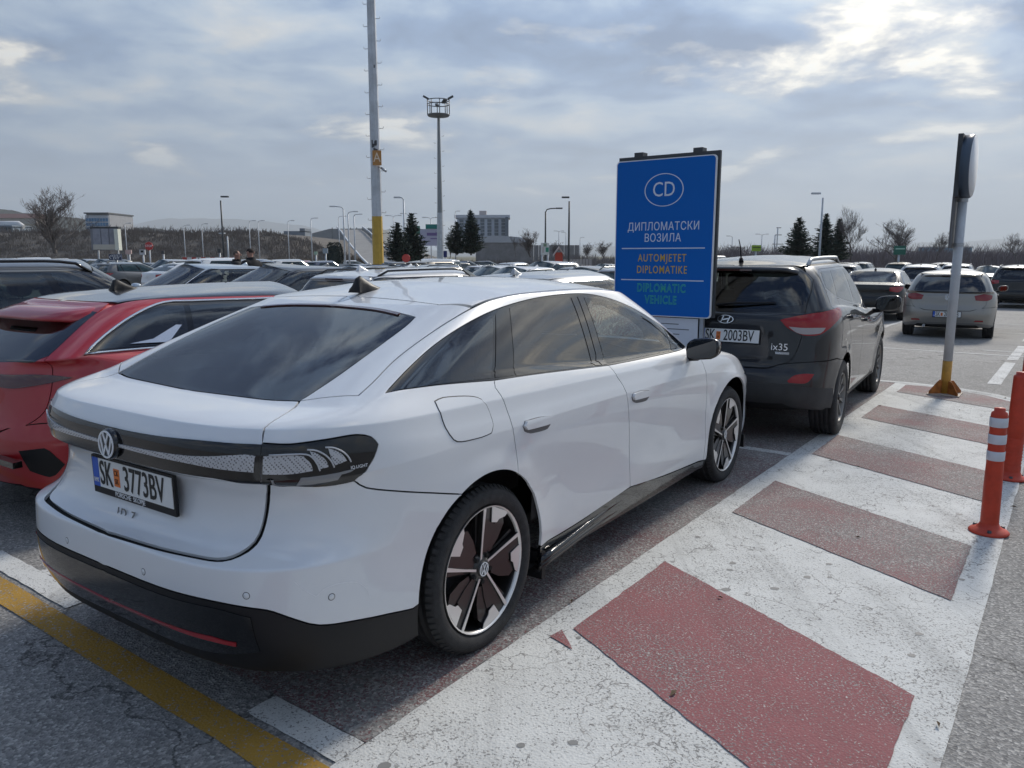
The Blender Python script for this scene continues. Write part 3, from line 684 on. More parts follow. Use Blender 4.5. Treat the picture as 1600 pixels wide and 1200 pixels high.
M_SEAT = mat('seat_fabric', (.030, .030, .033), .85, noise=.2, nscale=30)
def cabin(t, fx, rx, w, zs, zb, dash, roofz, wheel_side=1):
    """seats, dashboard and steering wheel behind the glass"""
    def seat(x, y, sw, name, top):
        b = MB(); prof = [(-.05, zs), (.02, zs+.10), (-.16, zs+top-.08), (-.20, zs+top), (-.27, zs+top), (-.28, zs+top-.10), (-.12, zs+.02), (-.10, zs-.12)]
        pz = [(p[0]+x, p[1]) for p in prof]; n = len(pz)
        for f0, f1, k0, k1 in ((-1, -.86, .93, 1), (-.86, .86, 1, 1), (.86, 1, 1, .93)):
            cx, cz = x-.12, zs+top*.5; v = [(cx+(px-cx)*k0, y+f0*sw/2, cz+(pz_-cz)*k0) for px, pz_ in pz]+[(cx+(px-cx)*k1, y+f1*sw/2, cz+(pz_-cz)*k1) for px, pz_ in pz]
            b.add(v, [tuple(range(n))[::-1], tuple(range(n, 2*n))]+[(i, (i+1) % n, n+(i+1) % n, n+i) for i in range(n)])
        b.box((x+.22, y, zs-.04), (.52, sw*.95, .16)); o = b.build(name, M_SEAT, t)
        return o
    def rest(o, x, y, top):
        b = MB(); b.tube([(x-.24, y-.12, zs+top+.10), (x-.245, y, zs+top+.105), (x-.24, y+.12, zs+top+.10)], [.075, .088, .075], 10); b.tube([(x-.235, y-.04, zs+top-.02), (x-.24, y-.04, zs+top+.08)], .008, 5); b.tube([(x-.235, y+.04, zs+top-.02), (x-.24, y+.04, zs+top+.08)], .008, 5); b.build('head_rest', M_SEAT, o)
    top = min(.60, roofz-zs-.30)
    for y in (-.36, .36): o = seat(fx, y, .50, 'front_seat', top); rest(o, fx, y, top)
    o = seat(rx, 0, w*1.45, 'rear_seat', top-.04)
    for y in (-.42, 0, .42): rest(o, rx, y, top-.06)
    b = MB(); b.box((dash, 0, zb-.18), (.55, w*1.55, .22)); b.tube([(dash-.28, .36*wheel_side+.19*math.cos(2*PI*k/20), zb-.05+.18*math.sin(2*PI*k/20)) for k in range(21)], .016, 6, cap=False); b.tube([(dash-.28, .36*wheel_side, zb-.05), (dash, .36*wheel_side, zb-.12)], .035, 8); b.build('dashboard', M_BLACK, t)
    b = MB(); b.box(((fx+rx)/2+.2, 0, zs-.28), (dash-rx+.7, w*1.6, .06)); b.build('cabin_floor', M_DARK, t)
def hero_shell():
    A = ((-.01, .35, .42), (2.966, .35, .42))
    def r(xr, n, xf, af, nf, W, zk, x0=-.2): return ring(xr, x0-xr, n, xf, af, nf, W, zk)
    rows = [
     (ring(-.82, .8, 4, 3.6, .8, 3, .78, [(0, .2)]), 1),
     (ring(-1.035, .80, 4, 3.84, .95, 3, .885, [(-1, .27), (-.4, .21), (.5, .2), (3.3, .18), (3.8, .2)]), 2),
     (r(-1.095, 4, 3.95, .95, 3.1, .912, [(-1.1, .40), (-.4, .36), (3.9, .36)], -.245), 1),
     (r(-1.10, 3.9, 3.95, .95, 3, .91, [(-1.1, .54), (0, .52), (3.9, .48)], -.24), 1),
     (r(-1.09, 3.9, 3.945, .95, 3, .915, [(-1.1, .645), (0, .62), (3.9, .54)], -.235), 2),
     (r(-.985, 3.6, 3.935, .95, 3, .921, [(-1.1, .672), (0, .69), (3.9, .59)], -.2), 1),
     (r(-.945, 3.4, 3.91, .95, 3, .931, [(-1.1, .79), (0, .80), (2, .79), (3.9, .65)], -.17), 1),
     (r(-.955, 3.4, 3.89, .95, 2.9, .932, [(-1.1, .885), (0, .88), (2, .85), (3.9, .68)], -.16), 1),
     (r(-1.02, 3.4, 3.87, .95, 2.8, .930, [(-1.1, .91), (0, .92), (2, .89), (3.9, .70)], -.16), 2),
     (r(-1.03, 3.4, 3.80, .95, 2.75, .92, [(-1.1, 1.00), (0, .97), (2, .93), (3.2, .85), (3.8, .76)], -.16), 1),
     (r(-1.015, 3.5, 3.74, .95, 2.7, .912, [(-1.1, 1.04), (0, .99), (2, .955), (3.2, .89), (3.7, .79)], -.16), 1),
     (r(-.985, 3.5, 3.66, .95, 2.6, .90, [(-1.1, 1.085), (-.3, 1.06), (2, .99), (3.2, .91), (3.7, .81)], -.165), 2),
     (r(-.93, 4, 3.45, .95, 2.5, .875, [(-1, 1.095), (-.3, 1.10), (2, 1.03), (3.0, .96), (3.5, .86)], -.13), 1),
     (ring(-.72, .5, 5, 2.85, .8, 2.6, .835, [(-.7, 1.115), (-.2, 1.165), (.3, 1.15), (1, 1.10), (2, 1.06), (2.8, 1.0)]), 2),
     (ring(-.32, .45, 4.5, 2.44, .7, 2.7, .75, [(-.32, 1.28), (.3, 1.30), (1.5, 1.29), (2.44, 1.22)]), 1),
     (ring(.08, .45, 4.2, 2.04, .6, 3, .655, [(.08, 1.42), (.7, 1.452), (1.2, 1.45), (2.04, 1.40)]), 2)]
    return Shell(rows, [(.08, 1.42), (.25, 1.46), (.6, 1.51), (1.1, 1.519), (1.5, 1.50), (2.04, 1.42)], A, 6, .014)
HX, HY, HYAW = -.857, 3.535, R(34.4)
def heroM(): return Matrix.Translation((HX, HY, 0)) @ Matrix.Rotation(PI/2-HYAW, 4, 'Z')
# ------------------------------------------------------------------ the white fastback in front
def arc(cx, cz, r, a0, a1, n=10): return [(cx+r*math.cos(R(a0+(a1-a0)*k/n)), cz+r*math.sin(R(a0+(a1-a0)*k/n))) for k in range(n+1)]
def build_hero():
    sh = hero_shell(); P = Panels(sh); W = paint('white_car_paint', (.70, .72, .74), dirt=.03)
    t = thing('parked_car', 'large white fastback car with black tail light bar and plate SK 3773BV', 'car'); t.matrix_world = heroM()
    S3 = lambda l: [p if len(p) == 3 else tuple(P.ev(P.uv(p)[None], sh.G)[0]) for p in l]
    def mk(name, loop, m, **k):
        k.setdefault('gap', .003); return P.make(name, S3(loop), m, k.pop('parent', t), **k)
    AR = ((-.01, .35, .42), (2.966, .35, .42))
    doorR = [(.131, 1.122), (.115, 1.094), (.133, 1.055), (.152, .989), (.168, .901), (.189, .807), (.196, .727)]
    doorM = [(1.134, 1.067), (1.176, 1.007), (1.222, .95), (1.255, .861), (1.297, .71), (1.328, .561), (1.362, .36)]
    doorF = [(2.345, 1.040), (2.362, .997), (2.405, .934), (2.427, .866), (2.467, .704), (2.497, .486), (2.512, .255)]
    lampO = [(-.904, .684, 1.039), (-.851, .753, 1.034), (-.759, .82, 1.04), (-.66, .862, 1.043), (-.611, .879, 1.027), (-.591, .891, 1.0), (-.615, .892, .959), (-.662, .881, .909)]
    lampB = [(-.685, .868, .889), (-.79, .80, .882), (-.86, .735, .894), (-.905, .678, .905)]
    split = [(-.641, .879, .857), (-.476, .919, .807), (-.195, .938, .728)]
    cline = [(-.551, .764, 1.15), (-.458, .748, 1.186), (-.296, .712, 1.249), (-.037, .685, 1.334), (.251, .664, 1.411), (.474, .652, 1.442)]
    rail = [(1.0, .632, 1.468), (1.5, .622, 1.457), (1.9, .60, 1.42)]
    apil = [(2.25, .655, 1.25), (2.55, .71, 1.08)]
    dlotop = [(2.36, 1.070), (2.252, 1.125), (1.971, 1.242), (1.689, 1.345), (1.42, 1.408), (1.155, 1.434), (.766, 1.430), (.402, 1.397), (.133, 1.348), (-.104, 1.286), (-.296, 1.22), (-.472, 1.152)]
    glassR = [(-.664, .592, 1.13), (-.499, .60, 1.194), (-.299, .59, 1.27), (-.09, .568, 1.348), (.0, .545, 1.388)]
    lid_side = [(-.664, .592, 1.13), (-.773, .640, 1.106), (-.868, .668, 1.088), (-.895, .678, 1.063), (-.902, .687, 1.039)]
    lid_low = [(-.886, .676, .891), (-.876, .655, .849), (-.893, .645, .75), (-.921, .638, .702), (-.962, .615, .672), (-.999, .584, .660), (-1.023, .525, .656), (-1.055, .309, .652), (-1.07, 0, .650)]
    black = [(-.461, .914, .359), (-.704, .888, .407), (-.843, .846, .434), (-.915, .803, .475), (-.957, .765, .504), (-.983, .734, .515), (-1.055, .587, .532), (-1.090, .347, .533), (-1.097, 0, .533)]
    # body sides
    mk('quarter_panel', doorR+arc(-.01, .35, .42, 61, 115, 8)+split[::-1]+lampB[:1]+lampO[::-1]+lid_side[::-1][1:]+cline+rail+apil+[(2.50, .775, 1.045)]+dlotop+[(-.23, 1.150)], W)
    d = mk('rear_door', [(.131, 1.122), (.463, 1.107), (1.134, 1.067)]+doorM[1:]+[(1.362, .356), (.787, .319), (.418, .313)]+arc(-.01, .35, .42, -4, 61, 8)+doorR[::-1][1:-1], W)
    f = mk('front_door', [(1.134, 1.067), (1.546, 1.055), (2.145, 1.042)]+doorF+[(1.873, .303), (1.362, .356)]+doorM[::-1][1:-1], W)
    mk('front_fender', doorF+[(2.55, .25)]+arc(2.966, .35, .42, 192, 10, 14)+[(3.38, .50), (3.48, .66), (3.52, .60, .80), (3.2, .68, .90), (2.72, .74, 1.01), (2.50, .775, 1.045)], W)
    mk('bonnet', [(2.80, 0, 1.045), (2.76, .4, 1.04), (2.62, .69, 1.03), (2.72, .735, 1.012), (3.2, .675, .902), (3.52, .595, .802), (3.70, .3, .78), (3.74, 0, .775)], W, mode='centre')
    mk('front_bumper', [(3.74, 0, .765), (3.70, .3, .77), (3.53, .60, .79), (3.50, .78, .66), (3.39, .90, .50)]+[(3.37, .89, .25), (3.7, .6, .22), (3.85, 0, .22)], W, mode='centre')
    mk('headlamp', [(3.53, .61, .77), (3.34, .83, .76), (3.28, .86, .74), (3.42, .84, .70), (3.62, .62, .70), (3.72, .45, .72)], M_GLOSS, off=.005)
    # upper
    mk('roof', [(.175, 0, 1.44), (.165, .3, 1.437), (.15, .55, 1.42)]+[(.251, .655, 1.413), (.474, .645, 1.445)]+[(1.0, .625, 1.47), (1.5, .615, 1.459), (1.88, .585, 1.425)]+[(1.97, .3, 1.44), (2.01, 0, 1.44)], W, mode='centre')
    mk('tailgate_frame', [(.170, 0, 1.438), (.16, .3, 1.435), (.145, .55, 1.418)]+[(.235, .662, 1.407)]+cline[::-1][2:]+glassR+[(.01, .47, 1.393), (.04, .272, 1.405), (.055, 0, 1.412)], W, mode='centre')
    mk('brake_light', [(.052, 0, 1.411), (.036, .272, 1.404), (.010, .455, 1.392), (-.012, .455, 1.385), (.016, .272, 1.396), (.032, 0, 1.404)], M_DARKRED, mode='centre', off=.004, depth=.008)
    gl = glassR+[(.008, .47, 1.392), (.038, .272, 1.404), (.053, 0, 1.411)]+[(-.715, 0, 1.118), (-.694, .441, 1.124)]
    mk('rear_window', gl, G_DARK, mode='centre', off=-.002, depth=0)
    ws = [(2.02, 0, 1.435), (1.98, .3, 1.435), (1.90, .59, 1.418), (2.25, .645, 1.25), (2.60, .70, 1.04), (2.74, .4, 1.045), (2.79, 0, 1.05)]
    mk('windscreen', ws, G_FRONT, mode='centre', off=-.003, depth=0)
    panes = [([(-.404, 1.158), (-.27, 1.21), (-.12, 1.258), (.11, 1.326), (.335, 1.372), (.125, 1.134), (-.227, 1.154)], G_DARK), ([(.492, 1.394), (.755, 1.416), (1.055, 1.420), (.994, 1.084), (.30, 1.121)], G_DARK),
             ([(1.215, 1.412), (1.42, 1.393), (1.68, 1.325), (2.06, 1.185), (2.045, 1.053), (1.16, 1.077)], G_FRONT), ([(2.085, 1.175), (2.25, 1.105), (2.31, 1.062), (2.07, 1.052)], G_FRONT)]
    mk('window_trim', [(p[0], p[1]) for p in dlotop]+[(-.23, 1.150), (.131, 1.122), (1.134, 1.067), (2.145, 1.043), (2.36, 1.040), (2.40, 1.045)], M_GLOSS, off=-.001, gap=.001, holes=[S3(l) for l, m in panes])
    for l, m in panes: mk('side_window', l, m, off=.0005, depth=0, gap=-.003)
    mk('pillar_trim', [(.36, 1.376), (.468, 1.393), (.285, 1.120), (.145, 1.128)], M_GLOSS, off=.0015, depth=.006)
    mk('pillar_trim', [(1.075, 1.420), (1.135, 1.421), (1.065, 1.073), (1.012, 1.080)], M_GLOSS, off=.0015, depth=.006)
    mk('pillar_trim', [(1.145, 1.421), (1.20, 1.414), (1.145, 1.072), (1.075, 1.073)], M_GLOSS, off=.0015, depth=.006)
    # rear
    lid = mk('boot_lid', [(-.718, 0, 1.118), (-.697, .441, 1.124), (-.668, .588, 1.128)]+lid_side[1:]+lid_low, W, mode='centre')
    bp = mk('rear_bumper', [(-1.085, 0, .643), (-1.068, .309, .645), (-1.035, .525, .650), (-1.012, .592, .654), (-.972, .627, .667), (-.925, .651, .70), (-.895, .656, .75), (-.878, .667, .849), (-.888, .688, .891), (-.905, .68, .905)]+lampB[::-1][1:]+split+arc(-.01, .35, .42, 115, 178, 10)+black, W, mode='centre')
    lb = mk('lower_bumper', black[::-1]+arc(-.01, .35, .42, 178, 197, 4)+[(-.60, .875, .215), (-.80, .84, .225), (-.95, .74, .245), (-1.03, .4, .268), (-1.035, 0, .27)], M_BLACK, mode='centre')
    mk('bumper_insert', [(-1.10, 0, .512), (-1.09, .40, .512), (-1.05, .60, .512), (-1.0, .71, .490), (-.98, .72, .36), (-1.05, .55, .325), (-1.08, 0, .32)], M_GLOSS, mode='centre', off=.004, depth=.012, parent=lb)
    mk('reflector', [(-1.04, .612, .402), (-1.055, .57, .408), (-1.083, .33, .405), (-1.086, 0.0, .398), (-1.086, 0, .385), (-1.083, .33, .388), (-1.058, .55, .384), (-1.02, .655, .378), (-1.02, .655, .399)], M_REDLENS, mode='centre', off=.008, depth=.008, parent=lb)
    mk('light_bar', [(-1.020, 0, 1.026), (-1.01, .309, 1.033), (-.958, .572, 1.038), (-.905, .690, 1.038), (-.908, .682, .907), (-.985, .532, .914), (-1.02, .361, .912), (-1.03, 0, .910)], M_GLOSS, mode='centre', off=.006, depth=.016)
    lampM = mat('smoked_lamp', (.075, .078, .085), .18, coat=1)
    mk('light_strip', [(-1.03, 0, .977), (-1.02, .309, .983), (-.99, .48, .990), (-.93, .64, 1.005), (-.905, .668, 1.0), (-.915, .664, .945), (-.965, .56, .950), (-1.01, .4, .957), (-1.03, .1, .960), (-1.03, 0, .960)], honey('honeycomb_lens'), mode='centre', off=.010, depth=.004, parent=t)
    tl = mk('tail_lamp', lampO+lampB, M_GLOSS, off=.006, depth=.018)
    for sg, lo in zip((-1, 1), tl):
        kw = dict(mode='right' if sg < 0 else 'left', parent=lo, step=.012)
        for lp in ([(-.897, .690, .998), (-.84, .755, .998), (-.815, .775, .993), (-.800, .788, .968), (-.795, .790, .945), (-.84, .745, .940), (-.897, .685, .942)],
                   [(-.800, .785, 1.006), (-.780, .80, .996), (-.764, .815, .975), (-.756, .818, .952), (-.778, .80, .948), (-.788, .795, .97)],
                   [(-.755, .82, 1.010), (-.735, .83, 1.001), (-.716, .84, .985), (-.704, .845, .964), (-.738, .83, .955), (-.748, .825, .975)]): mk('lamp_lens', lp, honey('honeycomb_lens'), off=.010, depth=.004, gap=0, **kw)
        mk('lamp_lens', [(-.89, .690, .925), (-.80, .783, .916), (-.70, .855, .922), (-.675, .868, .938), (-.76, .812, .930)], mat('reversing_lens', (.22, .225, .23), .2, coat=.5), off=.010, depth=.004, **kw)
        for pl in ([(-.897, 1.003), (-.84, 1.003), (-.812, .997), (-.796, .972), (-.789, .944)], [(-.815, 1.014), (-.792, 1.009), (-.770, .992), (-.757, .972), (-.750, .950)], [(-.768, 1.016), (-.745, 1.012), (-.722, .998), (-.707, .980), (-.699, .960)]):
            q = [np.array(sh.cast((x, 3, z), (0, -1, 0))[0])+np.array(sh.cast((x, 3, z), (0, -1, 0))[1])*.013 for x, z in smooth_loop(pl, .01, 80, False)]
            b = MB(); b.tube([tuple(p*[1, sg, 1]) for p in q], .0030, 6); b.build('light_blade', M_CLEAR, lo)
    # flap, handles, sensors
    mk('charging_flap', [(-.271, 1.095), (-.221, 1.101), (-.075, 1.085), (-.006, 1.063), (.026, 1.009), (.032, .957), (.011, .93), (-.051, .926), (-.18, .933), (-.223, .949), (-.255, .999), (-.269, 1.058)], W, off=.0025, depth=.004, mode='right', gap=0)
    mk('flap_seam', [(-.275, 1.099), (-.221, 1.105), (-.073, 1.089), (-.003, 1.066), (.030, 1.010), (.036, .956), (.014, .926), (-.051, .922), (-.182, .929), (-.226, .946), (-.259, .998), (-.273, 1.059)], M_INK, off=.0008, depth=.002, mode='right', gap=0)
    for ds, x0, z0 in ((d, .238, .902), (f, 1.30, .868)):
        for sg, o in zip((-1, 1), ds):
            kw = dict(mode='right' if sg < 0 else 'left', parent=o)
            mk('handle_shade', [(x0, z0+.012), (x0+.02, z0+.032), (x0+.13, z0+.030), (x0+.225, z0+.018), (x0+.238, z0-.006), (x0+.20, z0-.036), (x0+.06, z0-.030), (x0+.012, z0-.012)], M_GREYPLASTIC, off=.001, depth=.002, gap=0, **kw)  # flat grey patch, paints the shade of the handle pocket
            mk('door_handle', [(x0+.004, z0+.012), (x0+.022, z0+.030), (x0+.13, z0+.028), (x0+.222, z0+.017), (x0+.232, z0+.0), (x0+.20, z0-.012), (x0+.1, z0-.010), (x0+.02, z0-.006)], W, off=.016, depth=.018, gap=0, **kw)
    for y, z in ((.26, .567), (.694, .560), (-.26, .567), (-.694, .560), (.865, .521), (-.865, .521)):
        p, n = sh.near((-1.1 if abs(y) < .5 else -1.0 if abs(y) < .8 else -.80, y, z)); q = Vector(n).to_track_quat('Z', 'Y').to_matrix().to_4x4()
        for rr, m, hh, nm in ((.0125, M_INK, .0006, 'parking_sensor'), (.0108, W, .0014, 'parking_sensor')):
            b = MB(); b.lathe([(.0001, hh), (rr*.9, hh), (rr, 0)], 18); o = b.build(nm, m, bp); o.matrix_local = Matrix.Translation(p) @ q
    # pale scuff left on the bumper corner
    def scuff(pts):
        b = MB(); q = [P.ev(P.uv(p)[None], sh.G)[0] for p in smooth_loop(pts, .012, 60, False)]; n = [np.array(sh.near(p)[1]) for p in q]
        v = []; 
        for i, p in enumerate(q): w_ = .0022*(.35+.65*abs(math.sin(i*1.7))); v += [(p+n[i]*.0006+np.array([0, 0, w_]))*[1, -1, 1], (p+n[i]*.0006-np.array([0, 0, w_]))*[1, -1, 1]]
        b.add(v, [(2*i, 2*i+1, 2*i+3, 2*i+2) for i in range(len(q)-1)]); b.build('scuff_mark', mat('scuffed_paint', (.80, .81, .83), .6), bp)
    scuff([(-.90, .80, .60), (-.875, .82, .565), (-.845, .84, .535)]); scuff([(-.845, .84, .535), (-.815, .855, .556), (-.765, .873, .560), (-.71, .89, .545), (-.672, .90, .51), (-.655, .902, .47)])
    # badges and plate
    M = rear_facing(-1.038, 0, .968, R(-2)); b = MB(); b.lathe([(.0001, .010), (.052, .010), (.056, .004), (.056, -.01)], 40); e = b.build('badge_disc', M_GLOSS, t); e.matrix_local = M
    vw_emblem(e, Matrix.Translation((0, 0, .0105)), .050, M_WHITE, .003)
    plate(t, rear_facing(-.990, -.040, .824, R(1)), 'SK3773BV', frame_text='PORSCHE  SKOPJE')
    for k, (ch, dy) in enumerate((('I', .056), ('D', .021), ('.', -.010), ('7', -.038))):
        text_obj('badge', ch, .050, mat('dark_chrome', (.24, .25, .27), .25, .9), lid, rear_facing(-.997, dy*1.05, .690, R(-14)), extrude=.0012, sx=1.1)
    text_obj('lamp_text', 'IQ.LIGHT', .015, M_WHITE, tl[0], Matrix.Translation(Vector(sh.near((-.672, -.87, .940))[0])+Vector(sh.near((-.672, -.87, .940))[1])*.0125) @ Vector(sh.near((-.672, -.87, .940))[1]).to_track_quat('Z', 'Y').to_matrix().to_4x4(), extrude=.0004)
    # skirts
    sk = mk('side_skirt', [(.418, .309), (.787, .315), (1.362, .352), (1.873, .299), (2.53, .247), (2.54, .19), (1.5, .185), (.43, .19)], M_GLOSS, off=-.004)
    for sg, o in zip((-1, 1), sk):
        for (za, zb, ya, yb, th) in ((.235, .225, .925, .905, .018), (.205, .215, .915, .90, .014)):
            b = MB(); v = []; n = 24; prf = ((0, -.5), (.5, -.3), (1, .3), (.6, .5), (0, .5))
            for i in range(n+1):
                s = i/n; x = .42+s*2.08; z = za+(zb-za)*s+.055*math.sin(PI*s)**1.5*(1 if th > .015 else .45); y = ya+(yb-ya)*s-.02*math.sin(PI*s); k = .9-.5*s
                for a, c in prf: v.append((x, sg*(y-.035+.05*a*k), z+.07*c*k))
            f4 = [(i*5+k, i*5+(k+1) % 5, (i+1)*5+(k+1) % 5, (i+1)*5+k) for i in range(n) for k in range(5)]+[(4, 3, 2, 1, 0), tuple(n*5+k for k in range(5))]
            b.add(v, f4, 0, True); b.build('skirt_blade', M_GLOSS, o)
    for sg in (-1, 1):     # flaps behind the wheels
        b = MB(); b.box((.44, sg*.83, .215), (.03, .17, .13)); b.build('mud_flap', M_BLACK, t)
        b = MB(); b.box((3.37, sg*.84, .22), (.02, .14, .10)); b.build('mud_flap', M_BLACK, t)
    P.under(t, AR, cut=[P.uvloop(S3(l)) for l, m in panes]+[P.uvloop(gl), P.uvloop(ws)])
    cabin(t, 1.28, .35, .74, .55, 1.0, 2.15, 1.45)
    for x in (0, 2.966):
        for sg in (-1, 1): wheel(t, x, sg*.795, .352, .235, .272, 'hero', emblem=True)
    mirror_pair(t, 2.16, .905, 1.065, M_GLOSS)
    shark_fin(t, Matrix.Translation((.27, 0, sh.cast((.27, 0, 3), (0, 0, -1))[0][2])), s=1.02)
    return t, sh
def honey(name):
    if name in MATS: return MATS[name]
    m = mat(name, (.55, .56, .58), .25, coat=1); nt = m.node_tree; b = nt.nodes['Principled BSDF']
    tc = nt.nodes.new('ShaderNodeTexCoord'); mp = nt.nodes.new('ShaderNodeMapping'); mp.inputs['Rotation'].default_value = (.5, .5, .3)
    v = nt.nodes.new('ShaderNodeTexVoronoi'); v.inputs['Scale'].default_value = 120; v.inputs['Randomness'].default_value = .15
    r = nt.nodes.new('ShaderNodeValToRGB'); r.color_ramp.elements[0].color = (.13, .13, .14, 1); r.color_ramp.elements[1].color = (.46, .47, .49, 1); r.color_ramp.elements[0].position = .28; r.color_ramp.elements[1].position = .42
    nt.links.new(tc.outputs['Object'], mp.inputs[0]); nt.links.new(mp.outputs[0], v.inputs['Vector']); nt.links.new(v.outputs['Distance'], r.inputs[0]); nt.links.new(r.outputs[0], b.inputs['Base Color']); return m
# ------------------------------------------------------------------ the other cars: one parametric builder
def gen_shell(s):
    ro, fx, w, r = s['ro'], s['wb']+s['fo'], s['W']/2, s['r']; bz = s['belt']; H = s['H']; nr = s.get('nr', 3.6); nf = s.get('nf', 2.8)
    q = s.get('rec', .05); hz = s['hood']; gb, rt, wt, cw = s['gb'], s['rt'], s['wt'], s['cowl']; sed = s.get('deck')
    x0 = -ro+.85; xf = fx-.95
    def rr(xr, W, xfr, n, nfr, z): return ring(xr, x0-xr, n, xfr, xfr-xf, nfr, W, z)
    zs = lambda a, b, c: [(-ro, a), (0, b), (s['wb'], b if c is None else c), (fx, c if c is not None else b)]
    sh = s.get('shl', .10); tp = s.get('tuck', .72)
    bl = [(gb[0], gb[1]), (gb[0]+.35, bz[0]), (s['wb']*.45, bz[1]), (cw[0]-.6, bz[2]), (cw[0], cw[1])]
    rows = [
     (ring(-ro+.3, .6, 3, fx-.3, .7, 3, w*.82, [(0, s.get('sill', .22)-.03)]), 1),
     (rr(-ro+.07, w*.955, fx-.1, 4, 3, [(-ro, s.get('zbr', .30)), (-.3, s.get('sill', .22)), (s['wb']+.3, s.get('sill', .22)-.01), (fx, .21)]), 2),
     (rr(-ro+.005, w*.975, fx-.015, nr+.2, nf+.1, zs(.43, .38, .38)), 1),
     (rr(-ro, w*.98, fx, nr+.2, nf+.1, zs(.57, .54, .50)), 1),
     (rr(-ro+.02, w*.985, fx-.01, nr, nf, zs(.65, .64, .58)), 1),
     (rr(-ro+q, w*.995, fx-.03, nr, nf, zs(.72, .74, .65)), 1),
     (rr(-ro+q+.01, w, fx-.07, nr-.2, nf-.1, zs(bz[0]-.20, bz[0]-.22, hz-.06)), 1),
     (rr(-ro+q+(.0 if sed else .02), w*.985, fx-.16, nr-.2, nf-.2, [(-ro, bz[0]-.11), (.3, bz[0]-sh), (cw[0]-.5, bz[2]-sh), (cw[0]+.3, hz+.06), (fx-.1, hz)]), 1),
     (rr((sed[0] if sed else -ro+q+.05), w*.962, fx-.30, nr-.2, nf-.3, [(-ro, sed[1] if sed else bz[0]-.05), (.3, bz[0]-.04), (cw[0]-.5, bz[2]-.05), (cw[0]+.3, hz+.11), (fx-.3, hz+.05)]), 2 if sed else 1),
     (ring(gb[0], .5, 4.2, cw[0], .8, 2.6, w*.905, bl), 2)]
    m = lambda a, b, t: a+(b-a)*t
    rows.append((ring(m(gb[0], rt[0], .5)-.03, .45, 4.2, m(cw[0], wt[0], .52)+.02, .7, 2.7, w*(.905+tp)/2+.018, [(m(gb[0], rt[0], .5), m(gb[1], rt[1], .52)), (.5, m(bz[0], H-.10, .5)), (s['wb']*.5, m(bz[1], H-.08, .5)), (m(cw[0], wt[0], .52), m(cw[1], wt[1], .52))]), 1))
    zc = [(rt[0], rt[1]), (rt[0]+.4, s.get('cz0', H-.085)), (s['wb']*.45, H-.075), (wt[0], wt[1])]
    rows.append((ring(rt[0]-.01, .45, 4.2, wt[0]+.03, .7, 2.7, w*tp*1.01, zc), 1))
    roof = [(rt[0], rt[1]), (rt[0]+.35, s.get('rz0', H-.03)), (s['wb']*.42, H), (s['wb']*.42+.4, H-.005), (wt[0], wt[1]+.01)]
    shl = Shell(rows, roof, ((0, r, r+.06), (s['wb'], r, r+.06)), s.get('sub', 5), .016)
    shl.belt = pchip(bl); shl.cant = pchip(zc); return shl
